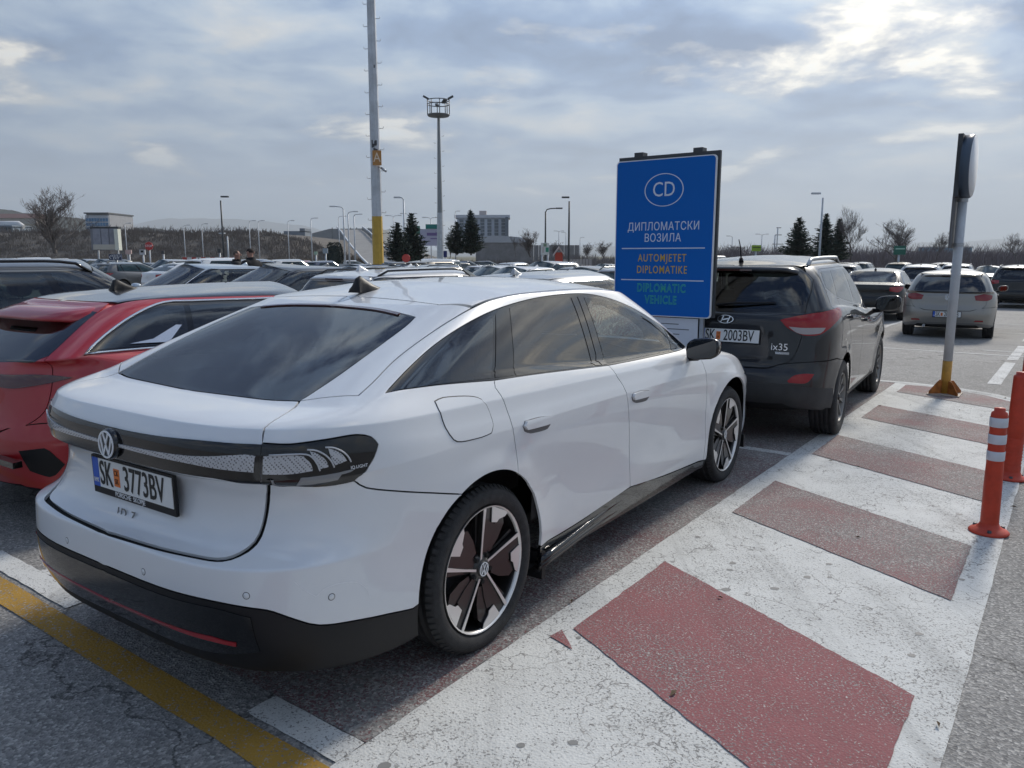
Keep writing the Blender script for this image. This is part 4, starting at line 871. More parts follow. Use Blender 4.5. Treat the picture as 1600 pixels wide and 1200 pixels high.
def build_car(name, label, s, group=None, far=False):
    """panelled car at the origin facing +X; s gives its proportions and trim"""
    sh = gen_shell(s); P = Panels(sh); ro, wb, w, r = s['ro'], s['wb'], s['W']/2, s['r']; fx = wb+s['fo']
    t = thing(name, label, 'car', group=group); body = s['paint']; th = s.get('thin', 1); gl = s.get('glass', M_GLASS)
    def pt(p):
        if isinstance(p[0], str):
            k, a, b = p
            if k == 's': return tuple(P.ev(P.uv((a, b))[None], sh.G)[0])
            if k == 'r': q = P.bvh.ray_cast(Vector((-6, a, b)), Vector((1, 0, 0)))[0] or P.bvh.find_nearest(Vector((-ro, a, b)))[0]; return tuple(q)
            if k == 'f': q = P.bvh.ray_cast(Vector((9, a, b)), Vector((-1, 0, 0)))[0] or P.bvh.find_nearest(Vector((fx, a, b)))[0]; return tuple(q)
            if k == 't': q = P.bvh.ray_cast(Vector((a, b, 4)), Vector((0, 0, -1)))[0] or P.bvh.find_nearest(Vector((a, b, 1)))[0]; return tuple(q)
        return tuple(p) if len(p) == 3 else tuple(P.ev(P.uv(p)[None], sh.G)[0])
    def mk(nm, loop, m, parent=None, **k):
        k.setdefault('thin', th); k.setdefault('step', .035*max(1, th)); k.setdefault('gap', .0025)
        try: return P.make(nm, [pt(p) for p in loop], m, parent or t, **k)
        except Exception as e: print('panel failed', name, nm, e); return None
    ar = r+.06; A0 = arc
    tz = s['H']-.075; belt, cant = sh.belt, sh.cant; zt = lambda x: float(cant(x))-s.get('frame', .035); zbx = pchip(s['zbx']) if 'zbx' in s else None
    zb = (lambda x: float(zbx(x))) if zbx else (lambda x: float(belt(x))+.012)
    A, B, C, D = s['A'], s['B'], s['C'], s['D']      # (x at belt, x at top): screen pillar foot, B pillar, rear door edge, rear end of the side glass
    top = [(x, zt(x)) for x in np.linspace(A[1], D[1], 7)]
    dlo = [(A[0], zb(A[0]))]+[(A[0]+(A[1]-A[0])*f, zb(A[0])+(zt(A[1])-zb(A[0]))*f+.012*math.sin(PI*f)) for f in (.35, .7)]+top+[(D[0]+(D[1]-D[0])*f, zb(D[0])+(zt(D[1])-zb(D[0]))*f+s.get('dbow', .01)*math.sin(PI*f)) for f in (.6, .25)]+[(D[0], zb(D[0]))]
    low = [(x, zb(x)) for x in np.linspace(D[0], A[0], 6)]
    sl = s.get('sill', .22)+.03
    ra = math.degrees(math.atan2(.62-r, C[0]*.0+.22)); xa = ar*math.cos(R(58)); za = r+ar*math.sin(R(58))
    dr = [(C[0], zb(C[0])), (C[0]-.01, zb(C[0])-.1), (max(xa+.05, C[0]-.06), za+.16), (xa, za)]
    dm = [(B[0], zb(B[0])), (B[0]+.06, .75), (B[0]+.10, sl+.02)]
    df = [(A[0]-.02, zb(A[0])), (A[0]+.0, zb(A[0])-.12), (A[0]+.03, .65), (A[0]+.05, sl)]
    zsp = s.get('split', .70); asp = math.degrees(math.asin(min(.98, (zsp-r)/ar)))
    tg = s['tg']                                     # tailgate edge, (y, z) from the top down to its lower corner
    tgp = [('r', y, z) for y, z in tg]; sed = s.get('deck')
    rt, gb, wt, cw = s['rt'], s['gb'], s['wt'], s['cowl']; tpw = w*s.get('tuck', .72)
    roofside = [('t', x, tpw*f) for x, f in ((rt[0]+.35, .955), (wb*.45, .95), (wt[0]-.35, .94), (wt[0]-.08, .90))]
    rc = (rt[0]+.10, tpw*.90)
    cpil = [('t', gb[0]+.02, w*.79), (gb[0]+(rt[0]-gb[0])*.5, w*.72, gb[1]+(rt[1]-gb[1])*.5+.01), ('t', rt[0]+.06, tpw*.86)] if sed else [('t', rc[0], rc[1])]
    apil = [('t', (wt[0]+cw[0])/2, w*.73), ('t', cw[0]-.22, w*.80)]
    q = mk('quarter_panel', dr+A0(0, r, ar, 58, 180-asp, 8)[1:]+[('s', -ro+.46, zsp+.03)]+tgp[::-1]+cpil+roofside+apil+[('t', cw[0]-.36, w*.86)]+dlo+low[1:3], body)
    rd = mk('rear_door', [p for p in [(C[0], zb(C[0]))]]+[(x, zb(x)) for x in np.linspace(C[0], B[0], 4)[1:-1]]+dm+[(ar+.04, sl+.01)]+A0(0, r, ar, 2, 58, 8)+dr[::-1][1:-1], body)
    fd = mk('front_door', [(x, zb(x)) for x in np.linspace(B[0], A[0]-.02, 4)[:-1]]+df+dm[::-1][:-1], body)
    hz = s['hood']
    mk('front_fender', df+A0(wb, r, ar, 190, 40, 10)+[('s', fx-.52, .62), ('t', fx-.52, w*.72), ('t', (fx+cw[0])/2, w*.80), ('t', cw[0]-.05, w*.84), ('t', cw[0]-.36, w*.86)], body)
    mk('bonnet', [('t', cw[0]-.02, 0), ('t', cw[0]-.08, w*.5), ('t', cw[0]-.20, w*.78), ('t', (fx+cw[0])/2, w*.785), ('t', fx-.50, w*.70), ('t', fx-.28, w*.3), ('t', fx-.25, 0)], body, mode='centre')
    fb = mk('front_bumper', [('t', fx-.24, 0), ('t', fx-.27, w*.3), ('t', fx-.49, w*.72), ('s', fx-.50, .62)]+[(wb+ar*math.cos(R(a)), r+ar*math.sin(R(a))) for a in (36, 15, -8)]+[('f', w*.6, .24), ('f', 0, .24)], body, mode='centre')
    hl = s.get('hl', (.62, .76)); mk('headlamp', [('f', w*.62, hl[1]), ('s', fx-.38, hl[1]+.05), ('s', fx-.62, hl[1]+.07), ('s', fx-.45, hl[0]+.03), ('f', w*.62, hl[0])], s.get('hlm', mat('headlamp_glass', (.25, .27, .29), .08, .2, 1)), off=.004)
    mk('grille', [('f', 0, hl[1]-.02), ('f', w*.5, hl[1]-.03), ('f', w*.44, .50), ('f', 0, .48)], M_BLACK, mode='centre', off=.004)
    mk('lower_grille', [('f', 0, .42), ('f', w*.6, .41), ('f', w*.55, .28), ('f', 0, .28)], M_BLACK, mode='centre', off=.004)
    mk('roof', [('t', rt[0]+.03, 0), ('t', rt[0]+.05, tpw*.6), ('t', rt[0]+.09, tpw*.86)]+roofside[:-1]+[('t', wt[0]-.10, tpw*.86), ('t', wt[0]-.02, tpw*.5), ('t', wt[0]+.0, 0)], s.get('roofm', body), mode='centre')
    wsl = [pt(q) for q in [('t', wt[0]+.01, 0), ('t', wt[0]-.01, tpw*.5), ('t', wt[0]-.09, tpw*.86), ('t', (wt[0]+cw[0])/2-.02, w*.71), ('t', cw[0]-.25, w*.78), ('t', cw[0]-.1, w*.5), ('t', cw[0]-.05, 0)]]
    mk('windscreen', wsl, s.get('wsg', gl) if far or s.get('opaque') else G_FRONT, mode='centre', off=-.002, depth=.012 if far else 0)
    if s.get('sunroof'): mk('sunroof', [('t', wt[0]-.12, 0), ('t', wt[0]-.16, tpw*.7), ('t', rt[0]+.7, tpw*.74), ('t', rt[0]+.68, 0)], M_GLASS, mode='centre', off=.003)
    ins = s.get('ins', .022)
    def pane(x0b, x0t, x1b, x1t, f0=0, f1=0):
        """pane between two slanted edges, kept inside the window opening"""
        lo = [(x, zb(x)+ins) for x in np.linspace(x0b, x1b, 4)]; hi = [(x, zt(x)-ins) for x in np.linspace(x1t, x0t, 4)]
        bow = lambda a, b, k: [((a[0]+(b[0]-a[0])*f), a[1]+(b[1]-a[1])*f+k*math.sin(PI*f)) for f in (.33, .67)] if k else []
        return lo+bow(lo[-1], hi[0], f1)+hi+bow(hi[-1], lo[0], f0)
    pw = .045
    op = far or s.get('opaque'); g_f, g_r = (gl, gl) if op else (s.get('gf', G_FRONT), s.get('gr', G_MID)); cut = []
    panes = [(pane(B[0]+pw, B[1]+pw, A[0]-.09, A[1]-.02, 0, .012), g_f),
             (pane(C[0]+pw*.8 if D[0] < C[0]-.25 else D[0]+.07, C[1]+pw*.8 if D[0] < C[0]-.25 else D[1]+.05, B[0]-pw, B[1]-pw), g_r)]
    if D[0] < C[0]-.25: panes.append((pane(D[0]+.075, D[1]+.03, C[0]-pw*.3, C[1]-pw*.3, s.get('dbow', .01)), g_r))
    mk('window_trim', dlo+low[1:-1], s.get('trim', M_GLOSS), off=-.001, gap=0, holes=() if op else [[pt(q) for q in l] for l, m in panes])
    for l, m in panes:
        mk('side_window', l, m, off=.0015 if op else .0, depth=.006 if op else 0, gap=0 if op else -.003)
        if not op: cut.append(P.uvloop([pt(q) for q in l]))
    if s.get('chrome'):   # bright strip round the side glass
        for sg in (-1, 1):
            b = MB(); lp = smooth_loop([pt(p) for p in dlo], .08, 50); n = len(lp)
            pts = []
            for p in lp:
                pp, nn = sh.near(p); pts.append(((pp+nn*.002)*np.array([1, sg, 1])))
            b.tube([tuple(p) for p in pts]+[tuple(pts[0])], .009, 5, cap=False); b.build('window_moulding', M_CHROME, t)
    tgb = tg[-1]
    deckpts = [('t', gb[0]-.01, 0), ('t', gb[0]-.01, w*.5), ('t', gb[0]+.0, w*.745)] if sed else [('t', rt[0]+.02, 0), ('t', rt[0]+.03, tpw*.55)]
    rw = s['rw']
    rwp = [('t', rt[0]-.0, 0), ('t', rt[0]+.0, tpw*.5), ('t', rt[0]+.03, tpw*.80), (gb[0]+(rt[0]-gb[0])*.5, w*.68, gb[1]+(rt[1]-gb[1])*.5+.01), ('t', gb[0]+.04, w*.70), ('t', gb[0]+.02, w*.45), ('t', gb[0]+.02, 0)] if sed else [('r', 0, rw[0][1]+.012), ('r', rw[0][0]*.6, rw[0][1]+.008)]+[('r', *p) for p in rw[:-1]]+[('r', rw[-2][0]*.5, (rw[-2][1]+rw[-1])/2-.006), ('r', 0, rw[-1])]
    rw3 = [pt(q) for q in rwp]; cz = sum(q[2] for q in rw3)/len(rw3); rwin = [pt(('r', q[1]*.93, cz+(q[2]-cz)*.90)) if not sed else pt((q[0]*.94+(gb[0]+rt[0])*.03, q[1]*.93, cz+(q[2]-cz)*.90)) for q in rw3]
    lid = mk('boot_lid' if sed else 'tailgate', deckpts+([] if sed else [('t', rt[0]+.055, tpw*.80)])+tgp+[('r', tgb[0]*.8, tgb[1]-.03), ('r', tgb[0]*.4, tgb[1]-.035), ('r', 0, tgb[1]-.035)], body, mode='centre', holes=() if op or sed else [rw3])
    if sed: mk('rear_window_frame', [('t', rt[0]+.025, 0), ('t', rt[0]+.04, tpw*.6), ('t', rt[0]+.055, tpw*.84), (gb[0]+(rt[0]-gb[0])*.5, w*.715, gb[1]+(rt[1]-gb[1])*.5+.01), ('t', gb[0]+.01, w*.77), ('t', gb[0]-.005, w*.5), ('t', gb[0]-.005, 0)], body, mode='centre', holes=() if op else [rw3])
    if op: mk('rear_window', rw3, s.get('rglass', gl), mode='centre', off=.002, gap=0)
    else:
        mk('rear_window', rw3, s.get('gb_glass', g_r), mode='centre', off=.001, gap=-.003, depth=0); mk('window_frit', rw3, M_GLOSS, mode='centre', off=-.002, gap=-.002, depth=0, holes=[rwin]); cut.append(P.uvloop(rw3))
    bl = s.get('blk', .40)
    rb = mk('rear_bumper', [('r', 0, tgb[1]-.041), ('r', tgb[0]*.4, tgb[1]-.041), ('r', tgb[0]*.82, tgb[1]-.036)]+[('r', tgb[0]+.006, tgb[1]), ('s', -ro+.46, zsp+.025)]+A0(0, r, ar, 180-asp, 186, 8)+[('s', -ro+.42, sl), ('r', w*.6, s.get('zbr', .30)+.015), ('r', 0, s.get('zbr', .30)+.015)], body, mode='centre')
    lb = mk('lower_bumper', [('r', 0, bl), ('r', w*.55, bl), ('r', w*.8, bl-.02), ('s', -ro+.45, bl-.06)]+[(ar*math.cos(R(a)), r+ar*math.sin(R(a))) for a in (174, 186)]+[('s', -ro+.42, sl), ('r', w*.6, s.get('zbr', .30)+.012), ('r', 0, s.get('zbr', .30)+.012)], s.get('blkm', M_BLACK), mode='centre', off=.003)
    for nm, lp, m, o in s.get('lamps', ()): mk(nm, lp, m, off=o, depth=.015, gap=0)
    for nm, lp, m, o in s.get('centre', ()): mk(nm, lp, m, off=o, depth=.012, gap=0, mode='centre')
    mk('side_skirt', [(ar+.03, sl), (B[0], sl+.015), (wb-ar-.03, sl), (wb-ar-.03, sl-.06), (ar+.03, sl-.06)], s.get('skm', M_BLACK), off=.003)
    if s.get('clad'):     # dark cladding round the arches
        for cx in (0, wb):
            a1, a0 = (8, 172) if cx else (0, 182 if s.get('clad') else 172)
            lp = A0(cx, r, ar+.002, 2, 178, 12)+A0(cx, r, ar+.05, 178, 2, 12); mk('arch_cladding', lp, M_BLACK, off=.006)
    for dd, x0 in ((rd, C[0]+.13), (fd, B[0]+.14)):
        if dd is None or far: continue
        for sg, o in zip((-1, 1), dd):
            z0 = zb(x0)-s.get('hdl', .13); mk('door_handle', [(x0, z0), (x0+.02, z0+.016), (x0+.19, z0+.012), (x0+.21, z0), (x0+.19, z0-.014), (x0+.02, z0-.014)], s.get('hm', body), o, off=.03, depth=.028, gap=0, mode='right' if sg < 0 else 'left')
    if s.get('spoiler'):
        L_, dz = s['spoiler']; b = MB(); v = []; n = 12
        for i in range(n+1):
            y = -tpw*.86+2*tpw*.86*i/n; k = 1-abs(2*i/n-1)**6*.5; p = sh.cast((rt[0]+.05, y, 4), (0, 0, -1))[0]
            for dx, z in ((.06, .004), (-L_*.5*k, -.004+dz*.5), (-L_*k, dz-.01), (-L_*k, dz-.03), (-L_*.4*k, dz*.5-.05), (.06, -.05)): v.append((rt[0]+.05+dx, y, p[2]+z))
        f = [(i*6+k, i*6+(k+1) % 6, (i+1)*6+(k+1) % 6, (i+1)*6+k) for i in range(n) for k in range(6)]+[tuple(range(6)), tuple(n*6+k for k in range(6))[::-1]]
        b.add(v, f, 0, True); o = b.build('roof_spoiler', s.get('spm', body), t)
        b = MB(); b.box((rt[0]+.05-L_*.93, 0, sh.cast((rt[0]+.05, 0, 4), (0, 0, -1))[0][2]+dz-.026), (.03, .34, .014)); b.build('brake_light', M_DARKRED, o)
    if s.get('rails'):
        for sg in (-1, 1):
            b = MB(); xs = np.linspace(rt[0]+.15, wt[0]-.12, 12); pts = []
            for i, x in enumerate(xs): p = sh.cast((x, sg*tpw*.90, 4), (0, 0, -1))[0]; pts.append((x, sg*tpw*.90, p[2]+(.0 if i in (0, 11) else .045)))
            b.tube(pts, .016, 6); b.build('roof_rail', s['rails'], t)
    M = s.get('mirror'); mx = A[0]-.10
    mirror_pair(t, mx, w-.02, zb(mx)+.035, body, cap_m=s.get('mirm', body), scale=s.get('mirs', 1.0))
    if s.get('plate'):
        z = s.get('pz', .80); p = sh.cast((-6, 0, z), (1, 0, 0))[0]; plate(t, rear_facing(p[0]-.012, s.get('py', 0), z, R(s.get('pt', -4))), s['plate'])
    if s.get('fplate', True):
        p = sh.cast((9, 0, .42), (-1, 0, 0))[0]; b = MB(); b.box((p[0]+.008, 0, .42), (.012, .52, .112)); b.build('number_plate', M_PLATE, t)
    if s.get('fin'): p = sh.cast((s['fin'], 0, 4), (0, 0, -1))[0]; shark_fin(t, Matrix.Translation((s['fin'], 0, p[2])), s.get('finm', body))
    if s.get('mast'):
        p = sh.cast((s['mast'], 0, 4), (0, 0, -1))[0]; b = MB(); b.tube([(p[0], 0, p[2]-.01), (p[0]-.01, 0, p[2]+.035)], [.026, .016], 8); b.tube([(p[0]-.01, 0, p[2]+.03), (p[0]-.05, 0, p[2]+.14), (p[0]-.11, 0, p[2]+.20)], [.007, .005, .004], 6); b.build('roof_antenna', M_BLACK, t)
    P.under(t, ((0, r, ar), (wb, r, ar)), thin=3 if op else 2, cut=cut+([] if op else [P.uvloop(wsl)]))
    if not op: cabin(t, B[0]+.28, C[0]+.22, w*.84, s['belt'][1]-.42, s['belt'][2]-.03, A[0]-.10, s['H']-.08)
    for x in (0, wb):
        for sg in (-1, 1): wheel(t, x, sg*(w-.125), r, s.get('tw', .215), s['rr'], s.get('rim', 'five'), s.get('rimm', M_GALV), n=20 if far else 40, cap=not far)
    t['_sh'] = 0; del t['_sh']
    return t, sh
def children(o): return [c for c in bpy.data.objects if c.parent == o]
KIDS = {}
def tree_of(o):
    ch = [c for c in o.children]
    return (o, [tree_of(c) for c in ch])
def copy_tree(tr, parent=None, repaint=None):
    """a thing with its parts and their sub-parts; repaint maps a material to another for this copy"""
    o, ch = tr; c = o.copy(); COL.objects.link(c); c.parent = parent
    if parent is not None: c.matrix_parent_inverse = o.matrix_parent_inverse
    if repaint and c.type == 'MESH':
        for i, sl in enumerate(c.material_slots):
            m = repaint.get(sl.material.name if sl.material else '')
            if m is not None: sl.link = 'OBJECT'; sl.material = m
    for k in ch: copy_tree(k, c, repaint)
    return c
def place(o, x, y, heading):
    """heading in degrees clockwise from +Y"""
    o.location = (x, y, 0); o.rotation_euler = (0, 0, PI/2-R(heading))
# ------------------------------------------------------------------ car kinds
def kind_suv(pm):      # mid-size crossover like the dark one ahead of the white car
    return dict(L=4.41, W=1.82, H=1.665, wb=2.64, ro=.88, fo=.89, r=.352, rr=.228, tw=.235, rim='ten', paint=pm, belt=(1.135, 1.06, 1.02), hood=.92, sill=.29, zbr=.36, tuck=.70, shl=.13,
        gb=(-.74, 1.10), rt=(-.46, 1.575), wt=(1.42, 1.60), cowl=(2.30, 1.07), A=(2.02, 1.30), B=(.98, .84), C=(.12, .10), D=(-.34, -.05), dbow=.06, tg=[(.60, 1.50), (.67, 1.30), (.71, 1.08), (.725, .95), (.70, .86), (.62, .74), (.50, .68)],
        rw=[(.56, 1.49), (.66, 1.28), (.69, 1.14), (.64, 1.10), 1.06], split=.72, rec=.06, cz0=1.585, rz0=1.635, frame=.045, spoiler=(.17, -.03), fin=None, mast=-.20, rails=None, chrome=False, blk=.42, hdl=.15, pz=.875, pt=-6)
def kind_hatch(pm):
    return dict(L=4.255, W=1.79, H=1.455, wb=2.637, ro=.79, fo=.83, r=.316, rr=.205, tw=.205, rim='five', paint=pm, belt=(1.02, .975, .95), hood=.80, sill=.24, zbr=.30, tuck=.715, shl=.10, nr=3.4,
        gb=(-.70, 1.00), rt=(-.40, 1.375), wt=(1.30, 1.395), cowl=(2.28, .99), A=(1.96, 1.18), B=(.93, .78), C=(.10, .02), D=(-.18, -.12), dbow=.02, tg=[(.57, 1.30), (.65, 1.10), (.69, .97), (.70, .86), (.69, .74), (.62, .665), (.52, .645)],
        rw=[(.54, 1.30), (.645, 1.10), (.665, 1.02), (.62, .985), .965], split=.66, rec=.05, cz0=1.39, rz0=1.43, spoiler=(.13, -.02), fin=-.15, blk=.33, pz=.53, pt=0, hdl=.11)
def kind_sedan(pm):
    return dict(L=4.90, W=1.86, H=1.475, wb=2.95, ro=1.08, fo=.87, r=.335, rr=.235, tw=.225, rim='ten', paint=pm, belt=(1.03, .98, .95), hood=.80, sill=.23, zbr=.29, tuck=.70, shl=.10, deck=(-1.00, 1.035),
        gb=(-.62, 1.09), rt=(.02, 1.385), wt=(1.62, 1.40), cowl=(2.55, .99), A=(2.25, 1.50), B=(1.15, 1.02), C=(.26, .24), D=(-.28, .12), dbow=.05, tg=[(.66, 1.03), (.70, .96), (.71, .85), (.70, .74), (.62, .665), (.5, .645)],
        rw=None, split=.66, rec=.05, cz0=1.40, rz0=1.44, fin=.22, blk=.33, pz=.80, hdl=.10)
def kind_estate(pm):
    return dict(L=4.69, W=1.83, H=1.475, wb=2.69, ro=1.06, fo=.94, r=.33, rr=.22, tw=.215, rim='twin', paint=pm, belt=(1.02, .985, .96), hood=.82, sill=.24, zbr=.30, tuck=.72, shl=.10,
        gb=(-.97, 1.00), rt=(-.72, 1.375), wt=(1.35, 1.41), cowl=(2.32, 1.00), A=(2.0, 1.22), B=(.96, .84), C=(.08, .06), D=(-.86, -.66), dbow=.01, tg=[(.60, 1.30), (.67, 1.10), (.70, .97), (.71, .86), (.69, .74), (.62, .665), (.52, .645)],
        rw=[(.57, 1.30), (.655, 1.10), (.68, 1.02), (.64, .985), .965], split=.66, rec=.05, cz0=1.395, rz0=1.435, spoiler=(.12, -.02), fin=-.30, rails=M_GLOSS, blk=.33, pz=.80, hdl=.10)
def kind_brake(pm):    # low shooting brake with a fast tailgate
    return dict(L=4.605, W=1.80, H=1.425, wb=2.65, ro=1.04, fo=.915, r=.325, rr=.235, tw=.225, rim='ten', paint=pm, belt=(1.05, .985, .95), hood=.80, sill=.22, zbr=.29, tuck=.70, shl=.12, nr=3.2,
        gb=(-.90, 1.03), rt=(-.36, 1.335), wt=(1.35, 1.365), cowl=(2.35, .985), A=(2.02, 1.22), B=(.98, .86), C=(.06, .12), D=(-.64, -.02), dbow=.04, tg=[(.56, 1.28), (.66, 1.08), (.71, .97), (.72, .86), (.70, .74), (.62, .665), (.52, .645)],
        rw=[(.55, 1.285), (.655, 1.12), (.68, 1.06), (.64, 1.03), 1.01], split=.66, rec=.05, cz0=1.365, rz0=1.395, spoiler=(.20, -.05), fin=-.16, finm=M_GLOSS, chrome=True, blk=.40, pz=.80, hdl=.10)
def kind_van(pm):
    d = kind_suv(pm); d.update(L=4.5, H=1.84, W=1.81, wb=2.75, ro=.85, r=.32, rr=.20, belt=(1.12, 1.10, 1.06), rt=(-.66, 1.74), gb=(-.80, 1.15), wt=(1.55, 1.76), cowl=(2.45, 1.12), A=(2.15, 1.45), B=(1.02, .98), C=(.12, .10), D=(-.74, -.64), dbow=0, cz0=1.76, rz0=1.815, spoiler=None, rails=None, mast=1.3, tuck=.78,
        tg=[(.64, 1.68), (.70, 1.30), (.73, 1.08), (.73, .95), (.71, .86), (.66, .60), (.60, .52)], rw=[(.58, 1.66), (.64, 1.30), (.65, 1.20), (.62, 1.17), 1.16], split=.72, frame=.05); return d
LAMP_R = lambda zlo, zhi, yin, xs, ro: [('tail_lamp', [('r', yin, zhi-.01), ('r', yin+.16, zhi), ('s', -ro+.20, zhi+.01), ('s', -ro+xs, zhi-.01), ('s', -ro+xs*.75, (zlo+zhi)/2-.01), ('s', -ro+.22, zlo), ('r', yin+.14, zlo+.005), ('r', yin, zlo+.03)], M_REDLENS, .006)]
# ------------------------------------------------------------------ places
CP, SP = math.cos(math.atan(1/6)), math.sin(math.atan(1/6))
def X_(u, Y, z=1.6): return (u-800)/1200*(Y*CP-(z-CAM_H)*SP)          # world x of a photo column at distance Y
def Z_(v, Y): b = (v-600)/1200; return CAM_H+Y*(-SP-b*CP)/(CP-b*SP)    # world z of a photo row at distance Y
GZ = -.42
M_STEEL = mat('grey_painted_steel', (.50, .53, .56), .5, .1, noise=.12, nscale=3)
M_STEELD = mat('dark_steel', (.06, .065, .07), .5, .3)
M_BARK = mat('bare_bark', (.10, .088, .078), .95)
M_TWIG = mat('grey_twigs', (.12, .105, .10), .95)
M_NEEDLE = mat('conifer_needles', (.022, .042, .030), .9, noise=.5, nscale=1.5)
# ------------------------------------------------------------------ signs and street furniture near the camera
def cd_sign():
    e1 = FB.copy(); n = -FA                            # board runs along FB and faces back towards the bays
    c = FA*6.40+FB*(-3.02); t = thing('diplomatic_sign', 'tall blue board sign reading CD and diplomatic vehicle standing between two cars', 'sign', (c.x, c.y, 0), -(TH))
    # local axes: +x along FB, +y along FA
    W, z0, z1 = .945, 1.095, 2.475
    b = MB(); r_ = .03; poly = []
    for cx, cz, a0 in ((W/2-r_, z1-r_, 0), (-W/2+r_, z1-r_, 90), (-W/2+r_, z0+r_, 180), (W/2-r_, z0+r_, 270)):
        poly += [(cx+r_*math.cos(R(a0+k*22.5)), cz+r_*math.sin(R(a0+k*22.5))) for k in range(5)]
    b.prism(poly, -.012, .012, lambda x, z, h: (x, h, z)); bd = b.build('sign_board', mat('sign_edge_white', (.72, .74, .76), .4), t)
    b = MB(); b.prism([(x*.982, (z-(z0+z1)/2)*.988+(z0+z1)/2) for x, z in poly], -.0145, -.011, lambda x, z, h: (x, h, z)); b.build('blue_face', mat('sign_blue', (.001, .115, .44), .5, spec=.2), bd)
    F = Matrix.Translation((0, -.0155, 0)) @ Matrix.Rotation(PI/2, 4, 'X')
    T = lambda nm, s, z, size, m, sx=.8, bold=.0, sp=1.0: text_obj(nm, s, size, m, bd, Matrix.Translation((0, -.0155, z)) @ Matrix.Rotation(PI/2, 4, 'X'), extrude=.0008, sx=sx, bold=bold, space=sp)
    wt = mat('sign_white_letters', (.62, .68, .76), .45); yl = mat('sign_ochre_letters', (.56, .36, .06), .5); gn = mat('sign_green_letters', (.05, .48, .27), .5)
    T('sign_letters', 'CD', 2.205, .178, wt, .85, .000); T('sign_letters', 'ДИПЛОМАТСКИ', 1.888, .100, wt, .82, .000, 1.06); T('sign_letters', 'ВОЗИЛА', 1.788, .100, wt, .82, .000, 1.06)
    T('sign_letters', 'AUTOMJETET', 1.612, .096, yl, .72, .0005, 1.16); T('sign_letters', 'DIPLOMATIKE', 1.508, .096, yl, .72, .0005, 1.16)
    for s, z in (('DIPLOMATIC', 1.345), ('VEHICLE', 1.240)):
        T('sign_letters', s, z, .102, gn, .72, .0030, 1.14); o = text_obj('letter_inlay', s, .102, bpy.data.materials['sign_blue'], bd, Matrix.Translation((0, -.0172, z)) @ Matrix.Rotation(PI/2, 4, 'X'), extrude=.0008, sx=.72, bold=-.0022, space=1.14)
    b = MB(); fn = lambda x, y, h: (x, -.0155+h, 2.205+y); n_ = 48
    for k in range(n_):
        a, c_ = 2*PI*k/n_, 2*PI*(k+1)/n_
        b.prism([(.186*q*math.cos(a), .142*q*math.sin(a)) for q in (.955, 1)]+[(.186*q*math.cos(c_), .142*q*math.sin(c_)) for q in (1, .955)], -.001, .001, fn)
    b.build('oval_outline', wt, bd)
    for z in (1.700, 1.418): b = MB(); b.box((0, -.0155, z), (.80, .002, .009)); b.build('sign_rule', wt, bd)
    b = MB(); b.box((.012, .036, (z0+z1)/2+.02), (W+.012, .03, z1-z0+.03)); b.build('backing_frame', M_STEELD, t)
    for x in (-.27, .29): b = MB(); b.box((x, .078, 1.27), (.055, .05, 2.54)); b.build('post', M_STEELD, t); b = MB(); b.box((x, .06, 2.525), (.085, .09, .04)); b.build('clamp', M_STEELD, t)
    b = MB(); b.box((.10, .02, .94), (.50, .006, .29)); pn = b.build('paper_notice', mat('notice_paper', (.62, .64, .68), .6), t)
    for k, (x, w_) in enumerate(((.02, .30), (.10, .34), (.05, .26))): b = MB(); b.box((x, .0165, 1.03-.045*k), (w_, .001, .008)); b.build('notice_line', M_GREYPLASTIC, pn)
    b = MB(); b.box((.375, .05, .9), (.035, .03, .42)); b.build('bracket', M_GALV, t)
def round_sign_pole():
    x, y = ab(10.31, -1.16)[:2]
    t = thing('sign_pole', 'round traffic sign on a grey pole with orange foot, seen edge on', 'sign', (x, y, 0), -TH)
    b = MB(); b.tube([(0, 0, .01), (0, 0, .41)], .052, 20); b.build('pole_base', mat('ochre_paint', (.48, .24, .03), .5, noise=.2, nscale=9), t)
    b = MB(); b.tube([(0, 0, .41), (0, 0, 2.55)], .050, 20); b.tube([(0, 0, 2.55), (0, 0, 2.96)], .045, 16); b.build('pole', M_STEEL, t)
    ru = mat('rusty_orange_paint', (.36, .12, .02), .7, noise=.4, nscale=14); b = MB(); b.box((0, 0, .012), (.34, .34, .02)); b.build('base_plate', mat('dusty_plate', (.42, .36, .30), .8), t)
    for k in range(4):
        a = PI/4+PI/2*k; b = MB(); M = Matrix.Rotation(a, 4, 'Z'); b.prism([(.045, .02), (.21, .02), (.21, .05), (.10, .17), (.045, .17)], -.006, .006, lambda x, z, h: tuple(M @ Vector((x, h, z)))); b.build('gusset', ru, t)
    # disc faces along the aisle, away from the bays
    sg = thing_part('sign_disc', t); sg.location = (0, 0, 2.63); sg.rotation_euler = (0, 0, R(-1))
    b = MB(); b.lathe([(.001, .075), (.335, .075), (.35, .06), (.35, -.02), (.001, -.02)], 40, 'X'); b.build('sign_box', mat('blue_grey_casing', (.05, .075, .11), .45), sg)
    b = MB(); b.lathe([(.001, .079), (.335, .078), (.335, .07)], 40, 'X'); b.build('sign_face', mat('white_sign_face', (.70, .71, .73), .4), sg)
    b = MB(); b.box((-.045, 0, 0), (.05, .50, .68)); b.build('sign_back_frame', M_STEELD, sg)
    p = thing_part('lower_plate', t); p.rotation_euler = (0, 0, R(-2)); b = MB(); b.box((-.070, 0, 2.01), (.020, .34, .58)); b.build('plate_panel', M_GREYPLASTIC, p)
    for z in (1.74, 2.24): b = MB(); b.lathe([(.056, z), (.056, z+.04)], 16); b.build('plate_clamp', M_GALV, p)
def thing_part(name, parent):
    o = bpy.data.objects.new(name, None); COL.objects.link(o); o.parent = parent; o.empty_display_size = .1; return o
